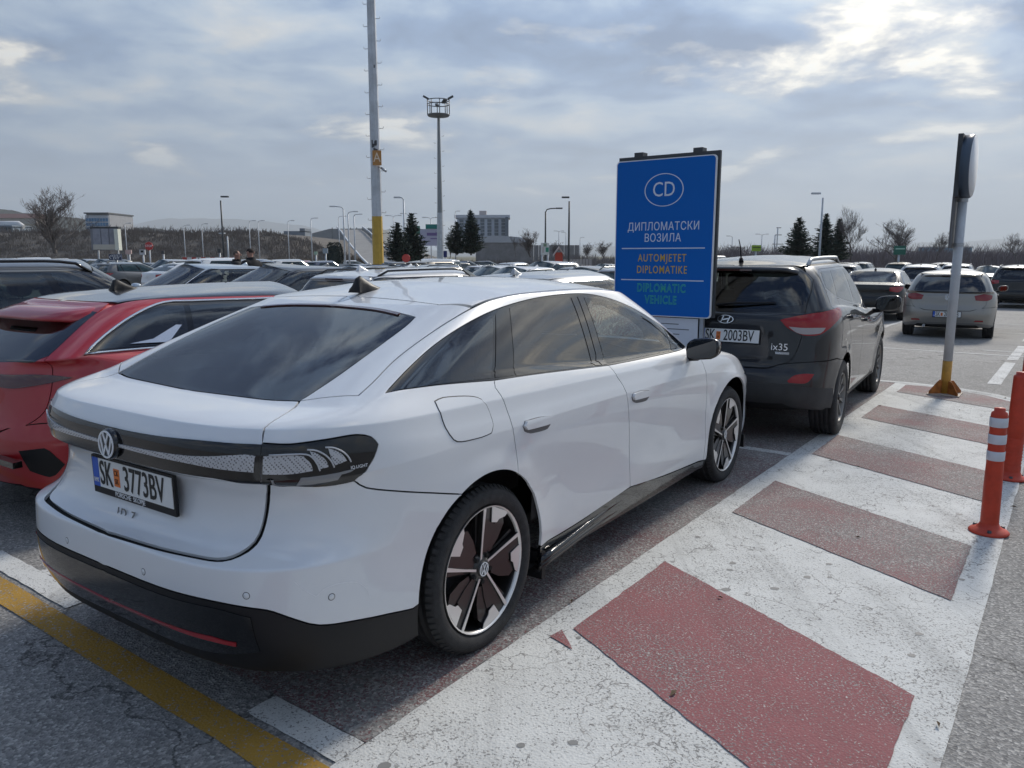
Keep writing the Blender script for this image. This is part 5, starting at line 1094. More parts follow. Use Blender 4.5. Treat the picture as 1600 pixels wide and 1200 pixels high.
def bollard(x, y, label, bands, h=.75, r=.042, lean=0):
    t = thing('flexible_bollard', label, 'bollard', (x, y, .004), 0, 'orange flexible bollards along the island'); t.rotation_euler = (0, R(lean), R(20))
    m = mat('orange_rubber', (.50, .045, .016), .5, noise=.12, nscale=12, bump=.1, bscale=90)
    b = MB(); b.lathe([(.001, .0), (.104, .0), (.108, .008), (.099, .018), (.072, .030), (r+.012, .045), (r+.006, .06)], 36); b.build('bollard_base', m, t)
    for k in range(3): b = MB(); a = R(100+120*k); b.lathe([(.001, .034), (.011, .034), (.013, .022)], 10, c=(.082*math.cos(a), .082*math.sin(a), 0)); b.build('anchor_bolt', M_STEELD, t)
    prof = [(r+.006, .05), (r+.005, .30)]
    if bands is None:
        for k in range(9): z = .10+.025*k; prof[-1:] = [(r+.006, z), (r+.002, z+.010), (r+.002, z+.013), (r+.006, z+.018)]
    prof += [(r+.002, .45), (r, h-.045), (r-.002, h-.03), (r-.014, h-.022), (r-.014, h-.004), (.001, h)]
    b = MB(); b.lathe(prof, 32); b.build('bollard_post', m, t)
    if bands:
        ms = mat('reflective_band', (.62, .64, .70), .35, .25)
        for z in bands: b = MB(); b.lathe([(r+.0035, z-.028), (r+.0045, z-.026), (r+.0045, z+.026), (r+.0035, z+.028)], 32); b.build('reflective_band', ms, t)
# ------------------------------------------------------------------ masts and lamps
def hooks(t, pts, m): 
    for (x, z, s) in pts: b = MB(); b.tube([(x, 0, z), (x+.17*s, 0, z-.01), (x+.20*s, 0, z+.02), (x+.20*s, 0, z+.09)], .014, 5); b.build('climbing_step', m, t)
def mast_near():
    Y = 38; x = X_(591, Y); t = thing('light_mast', 'tall mast with yellow base, climbing steps and small orange letter A plate', 'light mast', (x, Y, gz(x, Y)))
    b = MB(); r0, r1, H = .275, .175, 17.5; hz = 3.75; q = lambda z: r0+(r1-r0)*z/H
    b.tube([(0, 0, 0), (0, 0, hz)], [q(0), q(hz)], 8, sm=False, phase=.25); b.build('mast_base', mat('mast_yellow', (.52, .33, .045), .5, noise=.12, nscale=3), t)
    b = MB(); b.tube([(0, 0, hz), (0, 0, H)], [q(hz), q(H)], 8, sm=False, phase=.25); b.build('mast_shaft', mat('mast_grey', (.50, .53, .56), .45, .1, noise=.18, nscale=1.3), t)
    hooks(t, [(q(z)*.92*s, z+(.35 if s > 0 else 0), s) for k in range(16) for s in (-1, 1) for z in (2.6+.98*k,) if z < 17.3], M_GALV)
    zA = Z_(248, Y)-gz(x, Y); b = MB(); b.box((.13, -.33, zA), (.42, .04, .68)); pl = b.build('letter_plate', mat('plate_ochre', (.42, .20, .055), .5), t)
    text_obj('plate_letter', 'A', .62, mat('letter_cream', (.72, .60, .46), .5), pl, Matrix.Translation((.13, -.352, zA-.0)) @ Matrix.Rotation(PI/2, 4, 'X'), extrude=.004, sx=.85)
    b = MB(); b.tube([(.30, -.2, zA-.45), (.55, -.35, zA-.62)], .06, 8); b.tube([(.15, -.15, zA-.40), (.32, -.2, zA-.45)], .025, 6); b.build('camera_head', M_GALV, t)
    rs = random.Random(3)
    for k in range(9): z = rs.choice([rs.uniform(8.2, 11.2), rs.uniform(6.2, 7.2)]); a = rs.uniform(-.9, .7); b = MB(); b.box((q(z)*math.sin(a)*.9, -q(z)*math.cos(a)*.97, z), (rs.uniform(.04, .11), .03, rs.uniform(.1, .35)), rz=a); b.build('peeled_patch', M_STEELD, t)
    # what stands at the foot
    e = thing('fire_extinguisher', 'red fire extinguisher hanging on the yellow mast base', 'fire extinguisher', (x-.42, Y-.34, gz(x, Y)+.72)); k = MB(); k.lathe([(.001, 0), (.10, .0), (.115, .03), (.115, .56), (.07, .66), (.03, .69), (.001, .69)], 16); k.build('cylinder_body', mat('extinguisher_red', (.42, .02, .02), .35), e); k = MB(); k.box((0, 0, .74), (.09, .05, .08)); k.tube([(.03, 0, .74), (.13, 0, .70), (.12, 0, .40)], .015, 5); k.build('valve', M_BLACK, e); k = MB(); k.lathe([(.117, .2), (.117, .44)], 16); k.build('label_band', M_WHITE, e)
    e = thing('utility_cabinet', 'grey electrical cabinet at the foot of the yellow mast', 'cabinet', (x-1.35, Y-.3, gz(x, Y))); k = MB(); k.box((0, 0, .72), (1.0, .45, 1.44)); k.build('cabinet_body', M_STEEL, e); k = MB(); k.box((0, 0, 1.46), (1.08, .52, .04)); k.build('cabinet_lid', M_GALV, e); k = MB(); k.box((0, -.232, .72), (.88, .012, 1.2)); k.build('cabinet_door', M_STEEL, e)
def mast_far():
    Y = 82; x = X_(688.5, Y); z0 = gz(x, Y); H = Z_(180, Y)-z0; t = thing('light_mast', 'distant slim mast carrying a round railed platform with floodlights', 'light mast', (x, Y, z0))
    b = MB(); b.tube([(0, 0, 0), (0, 0, H*.4)], [.42, .30], 8, sm=False); b.build('mast_base', M_STEEL, t); b = MB(); b.tube([(0, 0, H*.4), (0, 0, H)], [.28, .13], 8, sm=False); b.build('mast_shaft', M_STEELD if 0 else mat('mast_mid_grey', (.24, .26, .27), .5), t)
    hooks(t, [(.3*s, 3+1.5*k+(.7 if s > 0 else 0), s) for k in range(8) for s in (-1, 1)], M_STEELD)
    b = MB(); b.lathe([(.001, H-.25), (1.05, H-.12), (1.15, H), (1.15, H+.06), (.001, H+.06)], 28); b.build('platform', mat('platform_grey', (.14, .145, .15), .6), t)
    for z in (H+1.55, H+1.15): b = MB(); b.tube([(1.12*math.cos(2*PI*k/28), 1.12*math.sin(2*PI*k/28), z-.1) for k in range(29)], .045, 5, cap=False); b.build('guard_rail', M_STEELD, t)
    for k in range(8): a = 2*PI*k/8+.2; b = MB(); b.tube([(1.12*math.cos(a), 1.12*math.sin(a), H), (1.12*math.cos(a), 1.12*math.sin(a), H+1.45)], .045, 5); b.build('rail_post', M_STEELD, t)
    for sx, sy in ((-1, 0), (1, 0), (-.2, .9), (.55, -.8)): b = MB(); b.box((0, 0, 0), (.62, .34, .16), M=Matrix.Translation((1.25*sx, 1.25*sy, H+1.72 if abs(sx) == 1 else H+1.2)) @ Matrix.Rotation(math.atan2(sy, sx), 4, 'Z') @ Matrix.Rotation(R(-28), 4, 'Y')); b.build('floodlight', M_STEELD, t)
def lamp(u, vt, Y, label, arm=1, dark=False, L=1.6, double=False, group='street lamps round the car park', thick=1.0, vb=None):
    x = X_(u, Y); z0 = gz(x, Y) if Y < 66 else GZ
    if vb is not None: z0 = Z_(vb, Y)-.3
    H = Z_(vt, Y)-z0; t = thing('street_lamp', label, 'street lamp', (x, Y, z0), 0, group); m = M_STEELD if dark else M_STEEL; r = (.045+.0005*Y)*thick
    b = MB(); pts = [(0, 0, 0), (0, 0, H*.5), (0, 0, H-.25)]
    b.tube(pts, [r*1.3, r, r*.8], 8); b.build('lamp_post', m, t)
    for s in ((-1, 1) if double else (arm,)):
        if L > .3:
            b = MB(); b.tube([(0, 0, H-.3), (s*L*.12, 0, H-.08), (s*L*.4, 0, H), (s*L, 0, H+.04)], r*.62, 6); b.build('lamp_arm', m, t)
        b = MB(); b.box((s*(L+.18), 0, H+.03), (.55, .26, .11)); b.build('lamp_head', m, t)
# ------------------------------------------------------------------ trees
def bare_mesh(seed, H, spread, levels=5, n0=7, up=.35, r0=.11, low=.16):
    rnd = random.Random(seed); tr = MB(); cr = MB()
    def grow(p, d, L, r, lv):
        n = 4 if lv < 2 else 3; pts = [p]; rs = [r]; q = p.copy(); dd = d.copy()
        for i in range(n):
            dd = (dd+Vector((rnd.gauss(0, .13), rnd.gauss(0, .13), rnd.gauss(.03, .09)+up*.12))).normalized(); q = q+dd*L/n; pts.append(q.copy()); rs.append(r*(1-.62*(i+1)/n))
        (tr if lv == 0 else cr).tube(pts, rs, 6 if lv < 2 else 3, cap=False, sm=lv < 2)
        if lv >= levels: return
        k = n0 if lv == 0 else rnd.randint(3, 5)
        for j in range(k):
            f = rnd.uniform(low if lv == 0 else .25, 1) if j else 1.0; i = min(n-1, int(f*n)); base = pts[i].lerp(pts[i+1], f*n-i); a = rnd.uniform(0, 2*PI)
            side = Vector((math.cos(a), math.sin(a), 0)); nd = (dd*(.75+.5*f)+side*spread*rnd.uniform(.5, 1.15)+Vector((0, 0, up))).normalized()
            grow(base, nd, L*rnd.uniform(.52, .78)*(1.0 if lv else 1.15), max(r*.58*(1-.3*f), .011), lv+1)
    grow(Vector((0, 0, 0)), Vector((0, 0, 1)), H*.42, r0, 0); return tr, cr
BARE = {}
def bare_tree(u, vt, vb, Y, label, kind, width=None, group='bare winter trees', rz=0):
    """kind picks a crown; the tree is scaled to reach the row vt from the ground row vb"""
    x = X_(u, Y); z0 = Z_(vb, Y); H = Z_(vt, Y)-z0
    t = thing('bare_tree', label, 'tree', (x, Y, z0), rz, group)
    if kind not in BARE:
        a = dict(round=(11, 6, .95, 5, 11, .30, .15, .10), vase=(21, 6, .55, 5, 10, .55, .10, .05), wide=(35, 6, 1.05, 5, 10, .18, .12, .2), thin=(44, 6, .7, 4, 7, .4, .06, .3))[kind]
        tr, cr = bare_mesh(*a); BARE[kind] = (tr.build('trunk', M_BARK, t), cr.build('crown', M_TWIG, t)); h = max(v.co.z for v in BARE[kind][1].data.vertices); w = max(abs(v.co.x) for v in BARE[kind][1].data.vertices)
        BARE[kind] += (h, w)
        o = BARE[kind][:2]
    else:
        o = []
        for q in BARE[kind][:2]: c = q.copy(); COL.objects.link(c); c.parent = t; o.append(c)
    s = H/BARE[kind][2]; sw = (width/2/1200*Y)/BARE[kind][3] if width else s
    t.scale = (sw, sw, s)
def conifer(u, vt, vb, Y, label, width, seed, group='dark conifers beyond the car rows', fat=1.0):
    x = X_(u, Y); z0 = Z_(vb, Y); H = Z_(vt, Y)-z0; Wd = width/1200*Y/2; rnd = random.Random(seed)
    t = thing('conifer_tree', label, 'tree', (x, Y, z0), 0, group)
    b = MB(); b.tube([(0, 0, 0), (0, 0, H*.95)], [.10*H/5, .015], 8); b.build('trunk', M_BARK, t)
    b = MB(); nl = 34
    lob = [rnd.uniform(.62, 1.12) for _ in range(9)]
    for i in range(nl):
        f = i/(nl-1); z = H*(.07+.90*f); prof = (1-f)**.78*(min(1, f/.16+.52)) if fat <= 1 else min(1, .55+f*2.2)*(1-f**1.5)**.8
        nb = max(4, int(17*(1-f)+5))
        for j in range(nb):
            a = 2*PI*(j/nb)+rnd.uniform(-.3, .3)+i*1.3; L = Wd*prof*rnd.uniform(.62, 1.10)*lob[int(((a % (2*PI))/(2*PI))*9) % 9]+.10; dz = rnd.uniform(-.10, .22)*L
            ca, sa = math.cos(a), math.sin(a); ns = max(3, int(L/.11))
            for k in range(ns):
                g = (k+rnd.random())/ns; px, py, pz = ca*L*g, sa*L*g, z+dz*g+.10*L*g*g; s = (.20+.20*(1-g)*(1-.4*f))*H/5*rnd.uniform(.7, 1.4)
                d1 = Vector((ca*rnd.uniform(.4, 1)+rnd.gauss(0, .35), sa*rnd.uniform(.4, 1)+rnd.gauss(0, .35), rnd.uniform(-.1, .5))).normalized()*s; d2 = d1.cross(Vector((rnd.gauss(0, .5), rnd.gauss(0, .5), 1))).normalized()*s*.42; p = Vector((px, py, pz))
                b.add([p-d1*.5-d2, p-d1*.5+d2, p+d1], [(0, 1, 2)])
    b.build('crown', M_NEEDLE, t, recalc=False)
def scrub(name, x0, x1, y0, y1, h0, h1, n, m, seed, zf=lambda x, y: GZ, kind_='stuff'):
    """leafless brush: clumps of thin rising twigs, too many to count"""
    rnd = random.Random(seed); b = MB()
    for c in range(n):
        cx, cy = rnd.uniform(x0, x1), rnd.uniform(y0, y1); hh = rnd.uniform(h0, h1)*(.7+.5*abs(math.sin(cx*.31+seed))); z0 = zf(cx, cy)-.1
        for k in range(13):
            a = rnd.uniform(0, 2*PI); l = hh*rnd.uniform(.4, 1); ox, oy = rnd.gauss(0, hh*.75), rnd.gauss(0, hh*.4); dx, dy = math.cos(a)*l*.38, math.sin(a)*l*.38; w = .018+.006*hh*rnd.random()+.00018*cy
            p0 = (cx+ox, cy+oy, z0); p1 = (cx+ox+dx*.5, cy+oy+dy*.5, z0+l*.62); p2 = (cx+ox+dx, cy+oy+dy, z0+l)
            b.add([(p0[0]-w, p0[1], p0[2]), (p0[0]+w, p0[1], p0[2]), (p1[0]+w*.8, p1[1], p1[2]), (p1[0]-w*.8, p1[1], p1[2]), p2], [(0, 1, 2, 3), (3, 2, 4)])
            q = (p1[0]+rnd.gauss(0, l*.22), p1[1], p1[2]+l*.3); b.add([(p1[0]-w*.6, p1[1], p1[2]), (p1[0]+w*.6, p1[1], p1[2]-w), q], [(0, 1, 2)])
    return tag(b.build(name, m, recalc=False), kind=kind_)
# ------------------------------------------------------------------ far setting: slopes, hills, buildings
def terrain(name, xs, ys, zf, m, parent=None):
    v = [(x, y, zf(x, y)) for y in ys for x in xs]; n = len(xs); f = [(j*n+i, j*n+i+1, (j+1)*n+i+1, (j+1)*n+i) for j in range(len(ys)-1) for i in range(n-1)]
    return tag(mesh(name, v, f, m, None, True), kind='structure')
def fbm(x, s): return math.sin(x*.9+s)*.5+math.sin(x*2.3+s*2.1)*.27+math.sin(x*5.1+s*.7)*.14+math.sin(x*11.7+s*1.9)*.07
M_SLOPE = mat('winter_slope', (.10, .087, .074), .95, noise=.3, nscale=.35)
M_SLOPE2 = mat('dry_verge', (.115, .105, .055), .95, noise=.35, nscale=.5)
M_FAR = mat('far_hill', (.045, .055, .055), .95, noise=.3, nscale=.004)
M_ROAD = mat('pale_road', (.24, .235, .225), .8, noise=.1, nscale=.5)
EY0, EY1, EH = 128, 152, 6.6
def slope_z(x, y):
    e = 0 if x > -2 else 1
    xr = X_(600, 140); k = max(0, min(1, (xr-x)/26)); k = k*k*(3-2*k)
    f = max(0, min(1, (y-EY0)/(EY1-EY0))); return GZ+(EH+.5*fbm(x*.05, 2))*k*(f*f*(3-2*f))+.25*fbm(x*.3+y*.2, 1)*k
def build_far():
    xs = list(np.linspace(-190, 30, 90)); ys = list(np.linspace(122, 156, 16))+[175, 230, 320]
    terrain('embankment', xs, ys, slope_z, M_SLOPE)
    m_br = mat('brown_brush', (.17, .145, .125), .95); m_br2 = mat('grey_brush', (.17, .155, .15), .95)
    scrub('slope_brush', -150, -22, 128, 152, .5, 1.2, 2600, m_br, 5, slope_z)
    scrub('slope_brush', -150, -20, 114, 129, .7, 2.1, 1500, mat('tan_brush', (.21, .17, .12), .95), 6)
    scrub('ridge_brush', -150, -50, 156, 172, .8, 2.2, 300, m_br2, 7, slope_z)
    scrub('field_brush', 8, 36, 118, 150, .6, 2.6, 700, m_br2, 8)
    scrub('field_brush', -22, 10, 128, 150, .5, 1.8, 520, m_br2, 12)
    m_pu = mat('violet_grey_brush', (.17, .15, .155), .95)
    scrub('hedgerow_brush', 24, 88, 84, 100, 1.6, 3.5, 2600, m_pu, 9)
    scrub('hedgerow_brush', 20, 90, 78, 86, .9, 2.0, 1200, m_pu, 10)
    # verge, kerb, roads beyond the lot
    sheet('grass_verge', [[(-130, 68, ), (-14, 68), (-14, 74), (-130, 74)], [(-14, 66.5), (18, 66.5), (18, 80), (-14, 80)]], GZ+.12, M_SLOPE2)
    sheet('access_road', [[(-150, 76), (120, 76), (120, 84), (-150, 84)], [(-150, 96), (-14, 96), (-14, 104), (-150, 104)]], GZ+.06, M_ROAD)
    # ramp climbing onto the embankment
    v = []; f = []
    for i, (x, y, z) in enumerate(((X_(612, 96), 96, GZ+.1), (X_(592, 112), 112, .9), (X_(572, 128), 128, 3.0), (X_(556, 146), 146, 5.6), (X_(548, 158), 158, 6.9))): v += [(x-2.3, y, z), (x+2.3, y, z+.0)]; f += [(2*i-2, 2*i-1, 2*i+1, 2*i)] if i else []
    tag(mesh('ramp_road', v, f, M_ROAD), kind='structure')
    v2 = [(x+(.3 if i % 2 else -.3), y, z+.55) for i, (x, y, z) in enumerate(v)]
    for s in (0, 1):
        b = MB(); b.tube([v2[i] for i in range(s, 10, 2)], .16, 4); tag(b.build('guard_rail', M_STEEL), ['pale guard rail on the left edge of the ramp road', 'pale guard rail on the right edge of the ramp road'][s], 'guard rail', 'guard rails of the ramp road')
    # wooded and bare hills
    R_ = lambda name, Y, pts, depth, s, amp, m, n=140: terrain(name, list(np.linspace(X_(pts[0][0], Y), X_(pts[-1][0], Y), n)), [Y-depth, Y-depth*.5, Y, Y+depth], (lambda x, y: (lambda zc, q: GZ-1+(zc+amp*fbm(x/Y*60, s)-GZ)*max(0, q))(np.interp(x, [X_(u, Y) for u, _ in pts], [Z_(v_, Y) for _, v_ in pts]), 1-abs(y-Y)/depth if y < Y else 1-(y-Y)/depth*.4)), m)
    R_('mountains', 7500, [(150, 372), (235, 345), (270, 340), (330, 342), (400, 343), (470, 352), (540, 368), (610, 382), (700, 392)], 1600, 3, 9, M_FAR)
    R_('mountains', 6800, [(640, 392), (850, 386), (960, 384), (1130, 386), (1300, 385), (1480, 378), (1560, 374), (1660, 378), (1800, 372)], 1500, 5, 8, M_FAR)
    R_('wooded_hill', 900, [(-160, 318), (-60, 322), (0, 324), (30, 327), (60, 332), (130, 341), (200, 352), (330, 366), (420, 372), (520, 378), (600, 388)], 140, 1, 1.8, mat('dark_wood', (.030, .036, .030), .95, noise=.4, nscale=.05))
    # --- buildings
    def windows(t, parent, x0, x1, z0, z1, nx, nz, y, m, gx=.15, gzz=.15, name='window_pane'):
        me = None; w, h = (x1-x0)/nx, (z1-z0)/nz
        for i in range(nx):
            for j in range(nz):
                if me is None: b = MB(); b.box((0, 0, 0), (w-gx, .12, h-gzz)); o = b.build(name, m, parent); me = o
                else: o = me.copy(); COL.objects.link(o)
                o.location = (x0+w*(i+.5), y, z0+h*(j+.5))
    M_BG = mat('blue_facade_glass', (.05, .16, .30), .12, .2, 1)
    Y = 215; x0, xm, x1 = X_(138, Y), X_(174, Y), X_(212, Y); zb, zt = Z_(367, Y), Z_(334, Y)
    t = thing('office_hall', 'flat roofed hall with blue glass front and grey side above the slope', 'building', (0, Y, 0))
    b = MB(); b.box(((x0+xm)/2+.05, 7.3, (zb+zt)/2), (xm-x0-.1, 13.4, zt-zb)); b.build('grey_wall', mat('grey_cladding', (.30, .31, .33), .6, noise=.06, nscale=.8), t)
    b = MB(); b.box(((x0+xm)/2-.1, .45, (zb+zt)/2-.2), (xm-x0, .3, zt-zb-.4)); fr = b.build('glass_front', mat('white_frame', (.45, .48, .52), .5), t); windows(t, fr, x0, xm-.2, zb+1, zt-1.0, 8, 3, .3, M_BG, .10, .35)
    b = MB(); b.box(((x0+xm)/2, 7.1, zt+.18), (xm-x0+.4, 14.4, .35)); b.build('roof', mat('dark_roof', (.10, .11, .12), .6), t)
    Y = 190; t = thing('low_pavilion', 'low pale building with curved white roof at the left edge', 'building', (0, Y, 0)); x0, x1 = X_(-30, Y), X_(24, Y); z0, z1 = Z_(372, Y), Z_(352, Y)
    b = MB(); b.box(((x0+x1)/2, 4, (z0+z1)/2), (x1-x0, 8, z1-z0)); w_ = b.build('wall', mat('blue_grey_wall', (.20, .25, .30), .6), t); windows(t, w_, x0+.2, x1-.3, z0+.5, z1-.5, 9, 1, -.06, M_GLASS2, .25, .1)
    b = MB(); b.tube([(x0-.3, 4, z1+.2), (x1-.8, 4, z1+.2), (x1+.3, 4, z1-.3)], [1.0, 1.0, .6], 8); b.add([(x0, -.6, z1), (x1+.4, -.6, z1-.3), (x1+.4, 8, z1), (x0, 8, z1+.6)], [(0, 1, 2, 3)]); b.build('roof', mat('white_roof', (.55, .56, .56), .6), t)
    Y = 420; t = thing('long_shed', 'long low shed with faded red roof on the left hill', 'building', (0, Y, 0)); x0, x1 = X_(-60, Y), X_(62, Y); z = Z_(342, Y)
    b = MB(); b.box(((x0+x1)/2, 5, z-1.2), (x1-x0, 10, 3.4)); b.build('wall', mat('pale_wall', (.36, .34, .32), .8), t); b = MB(); b.prism([(-5.5, z+.4), (0, z+3.0), (5.5, z+.4)], x0-.5, x1+.5, lambda y, zz, h: (h, y+5, zz)); b.build('roof', mat('faded_red_roof', (.17, .095, .085), .8), t)
    Y = 260; t = thing('grey_depot', 'small flat grey building on top of the embankment', 'building', (0, Y, 0)); x0, x1, xm = X_(445, Y), X_(478, Y), X_(470, Y); zt = Z_(361, Y)
    b = MB(); b.box(((x0+x1)/2, 4, zt-2), (x1-x0, 8, 4)); b.build('wall', mat('blue_grey_panel', (.17, .20, .24), .6), t); b = MB(); b.box(((xm+x1)/2, 4, zt+.3), (x1-xm, 8, 1.2)); b.build('stair_block', mat('blue_grey_panel'), t)
    Y = 330; t = thing('warehouse', 'wide warehouse with low pitched grey roof behind the ramp road', 'building', (0, Y, 0)); x0, x1, xm = X_(480, Y), X_(592, Y), X_(516, Y); zt = Z_(357.5, Y); ze = Z_(367, Y)
    b = MB(); b.prism([(x0, 0), (x0, ze), (xm, zt), (x1, zt+.2), (x1, 0)], 0, 30, lambda x, z, h: (x, h, z)); w_ = b.build('wall', mat('grey_roof_sheet', (.25, .26, .27), .6, noise=.08, nscale=.4), t)
    for k in range(8): xx = xm+(x1-xm)*(k+.5)/8; b = MB(); b.box((xx, -.1, (zt+ze)/2-1), (.35, .2, zt-ze+3)); b.build('wall_rib', mat('dark_grey_rib', (.17, .18, .19), .6), t)
    # hotel
    Y = 240; t = thing('hotel_block', 'pale five storey block with tall window bands behind the conifers', 'building', (0, Y, 0)); x0, x1 = X_(711, Y), X_(797, Y); zb, zt = Z_(370, Y), Z_(340, Y)
    mw = mat('hotel_wall', (.42, .47, .54), .6); b = MB(); b.box(((x0+x1)/2, 6, (zb+zt)/2), (x1-x0-1.5, 12, zt-zb)); w_ = b.build('wall', mw, t)
    b = MB(); b.box(((x0+x1)/2, 6, zt+.35), (x1-x0, 13, .9)); b.build('cornice', mat('hotel_white', (.52, .55, .60), .6), t); b = MB(); b.box((X_(754, Y), 6, zt+1.5), (2.2, 3, 1.6)); b.build('roof_house', mat('pinkish_wall', (.40, .36, .35), .7), t)
    nb = 7; wband = (x1-x0-2)/nb
    for k in range(nb):
        xa = x0+1+wband*k+wband*.20; xb = x0+1+wband*(k+1)-wband*.18
        windows(t, w_, xa, xb, zb+.3, zt-.4, 1, 5, -.05, mat('dim_blue_glass', (.06, .085, .115), .15, coat=1), .1, .14)
    b = MB(); b.box((X_(792, Y), 3, (zb+zt)/2), (1.0, 14, zt-zb)); b.build('side_wing', mat('dark_side', (.12, .15, .19), .6), t)
    Y = 200; t = thing('domed_hall', 'low hall with pale curved roof in front of the hotel block', 'building', (0, Y, 0)); x0, x1 = X_(742, Y), X_(830, Y); z1, ze = Z_(369, Y), Z_(374, Y)
    b = MB(); n = 14; b.prism([(x0+(x1-x0)*k/n, ze+(z1-ze)*math.sin(PI*min(1, k/n*1.05))**.6) for k in range(n+1)][::-1]+[(x0, ze-.8), (x1, ze-.8)], 0, 14, lambda x, z, h: (x, h, z)); b.build('roof', mat('pale_roof', (.42, .44, .47), .5), t)
    b = MB(); b.box(((x0+x1)/2, 7, (ze-.8+GZ)/2), (x1-x0-.4, 13.6, ze-.8-GZ)); w_ = b.build('wall', mat('concrete_wall', (.20, .195, .195), .8, noise=.15, nscale=.7), t)
    # thin wall right of it
    t = thing('boundary_wall', 'long low concrete wall running right of the domed hall', 'wall', (0, 170, 0)); xa, xb = X_(826, 170), X_(905, 170); z = Z_(383, 170); n = 10
    for k in range(n): b = MB(); w_ = (xb-xa)/n; b.box((xa+w_*(k+.5), 0, (z+GZ)/2), (w_-.08, .3, z-GZ)); b.build('wall_panel', mat('concrete_wall'), t)
    Y = 300; t = thing('blue_shed', 'pale blue factory shed showing between the trees on the right', 'building', (0, Y, 0)); x0, x1 = X_(1468, Y), X_(1518, Y); z = Z_(387, Y); b = MB(); b.box(((x0+x1)/2, 8, z/2), (x1-x0, 16, z)); b.build('wall', mat('light_blue_sheet', (.16, .30, .42), .6), t); b = MB(); b.box(((x0+x1)/2, 8, z+.2), (x1-x0+.6, 16.6, .5)); b.build('roof', mat('pale_roof'), t)
def board(name, label, cat, u0, u1, v0, v1, Y, m, post=True, parts=(), th=.12, rz=0, posts=1, frame=None, group=None):
    x0, x1, z1, z0 = X_(u0, Y), X_(u1, Y), Z_(v0, Y), Z_(v1, Y); cx = (x0+x1)/2; g = gz(cx, Y) if Y < 66 else GZ
    t = thing(name, label, cat, (cx, Y, g), rz, group); b = MB(); b.box((0, 0, (z0+z1)/2-g), (x1-x0, th, z1-z0)); bd = b.build('sign_panel', m, t)
    if post:
        for k in range(posts): b = MB(); px = 0 if posts == 1 else ((k/(posts-1))-.5)*(x1-x0)*.7; b.tube([(px, th*.6, 0), (px, th*.6, (z0+z1)/2-g)], .045+.0004*Y, 8); b.build('post', M_STEEL, t)
    return t, bd, (x1-x0), (z0-g, z1-g)
def build_signs():
    Y = 62; t, bd, w, (z0, z1) = board('billboard', 'three panel advertising board with a white side on the left', 'billboard', 146, 190, 358, 391, Y, mat('board_grey', (.17, .18, .21), .5), posts=2, th=.3)
    for k in range(3): b = MB(); b.box((-w/2+w*(.08+.29*k+.145), -.17, (z0+z1)/2+.15), (w*.26, .05, (z1-z0)*.86)); b.build('poster_panel', mat('faded_poster', (.24, .25, .29), .5, noise=.25, nscale=1.2), t)
    b = MB(); b.box((w/2-.12, -.12, (z0+z1)/2), (.30, .5, z1-z0)); b.build('pale_edge', mat('cream_edge', (.62, .64, .56), .5), t); b = MB(); b.box((0, .1, z1+.10), (w*1.0, .5, .18)); b.build('top_frame', M_STEELD, t)  # cream coloured side slab, then the top frame
    b = MB(); b.box((0, -.18, z0+.25), (w*.86, .06, .4)); b.build('bottom_strip', mat('pale_strip', (.45, .43, .38), .6), t)
    t, bd, w, (z0, z1) = board('exit_sign', 'dark blue arrow sign reading exit below the billboard', 'sign', 171, 190, 397, 406.5, 40, mat('navy_sign', (.012, .025, .07), .5))
    text_obj('sign_letters', 'ИЗЛЕЗ', .17, M_WHITE, bd, Matrix.Translation((.06, -.065, z1-.10)) @ Matrix.Rotation(PI/2, 4, 'X'), extrude=.002, sx=.85); text_obj('sign_letters', 'EXIT', .16, M_WHITE, bd, Matrix.Translation((.06, -.065, z0+.09)) @ Matrix.Rotation(PI/2, 4, 'X'), extrude=.002)
    b = MB(); ribbon([(-w/2+.11, (z0+z1)/2+.09), (-w/2+.03, (z0+z1)/2), (-w/2+.11, (z0+z1)/2-.09)], .025, lambda x, z, h: (x, h, z), b, -.066, -.06); b.build('arrow', M_WHITE, bd)
    def disc(name, label, u, v, rpx, Y, parts, base=None):
        x = X_(u, Y); z = Z_(v, Y); r = rpx/1200*Y; g = gz(x, Y) if Y < 66 else GZ; t = thing(name, label, 'sign', (x, Y, g)); b = MB(); b.tube([(0, .05, 0), (0, .05, z-g)], .05, 8); b.build('post', M_STEEL, t)
        b = MB(); b.lathe([(.001, -.03), (r, -.03), (r, .03), (.001, .03)], parts, 'Y', c=(0, 0, z-g), sm=False); return t, b, r, z-g
    t, b, r, z = disc('stop_sign', 'red octagonal stop sign beyond the left car rows', 234, 384.5, 6.5, 58, 8); b.build('sign_plate', mat('stop_red', (.42, .035, .035), .5), t); text_obj('sign_letters', 'STOP', r*.72, M_WHITE, t, Matrix.Translation((0, -.04, z)) @ Matrix.Rotation(PI/2, 4, 'X'), extrude=.003)
    t, b, r, z = disc('round_sign', 'round red sign back peeping over the car roofs by the conifer', 634.5, 403.5, 6.3, 44, 24); b.build('sign_plate', mat('coral_red', (.50, .06, .05), .5), t)
    board('notice_sign', 'small white and red notice board left of the stop sign', 'sign', 197, 206, 390.5, 397, 60, mat('pale_red_notice', (.50, .36, .33), .6))
    t, bd, w, (z0, z1) = board('notice_sign', 'small white notice board just left of the stop sign post', 'sign', 219, 227.5, 390, 398, 60, mat('pale_notice', (.48, .50, .53), .6)); b = MB(); b.box((0, -.08, z1-.14), (w*.5, .02, .16)); b.build('notice_mark', M_INK, bd)
    board('bin_post', 'short dark post standing right of the stop sign', 'post', 253, 257, 392, 397, 60, M_STEELD)
    board('notice_sign', 'small dark square notice left of the two men', 'sign', 340.5, 346, 388.5, 395, 66, M_STEELD)
    board('info_sign', 'grey sign board on a post beside the clipped hedge', 'sign', 505, 512.5, 388, 396, 64, mat('grey_blue_sign', (.28, .33, .37), .5))
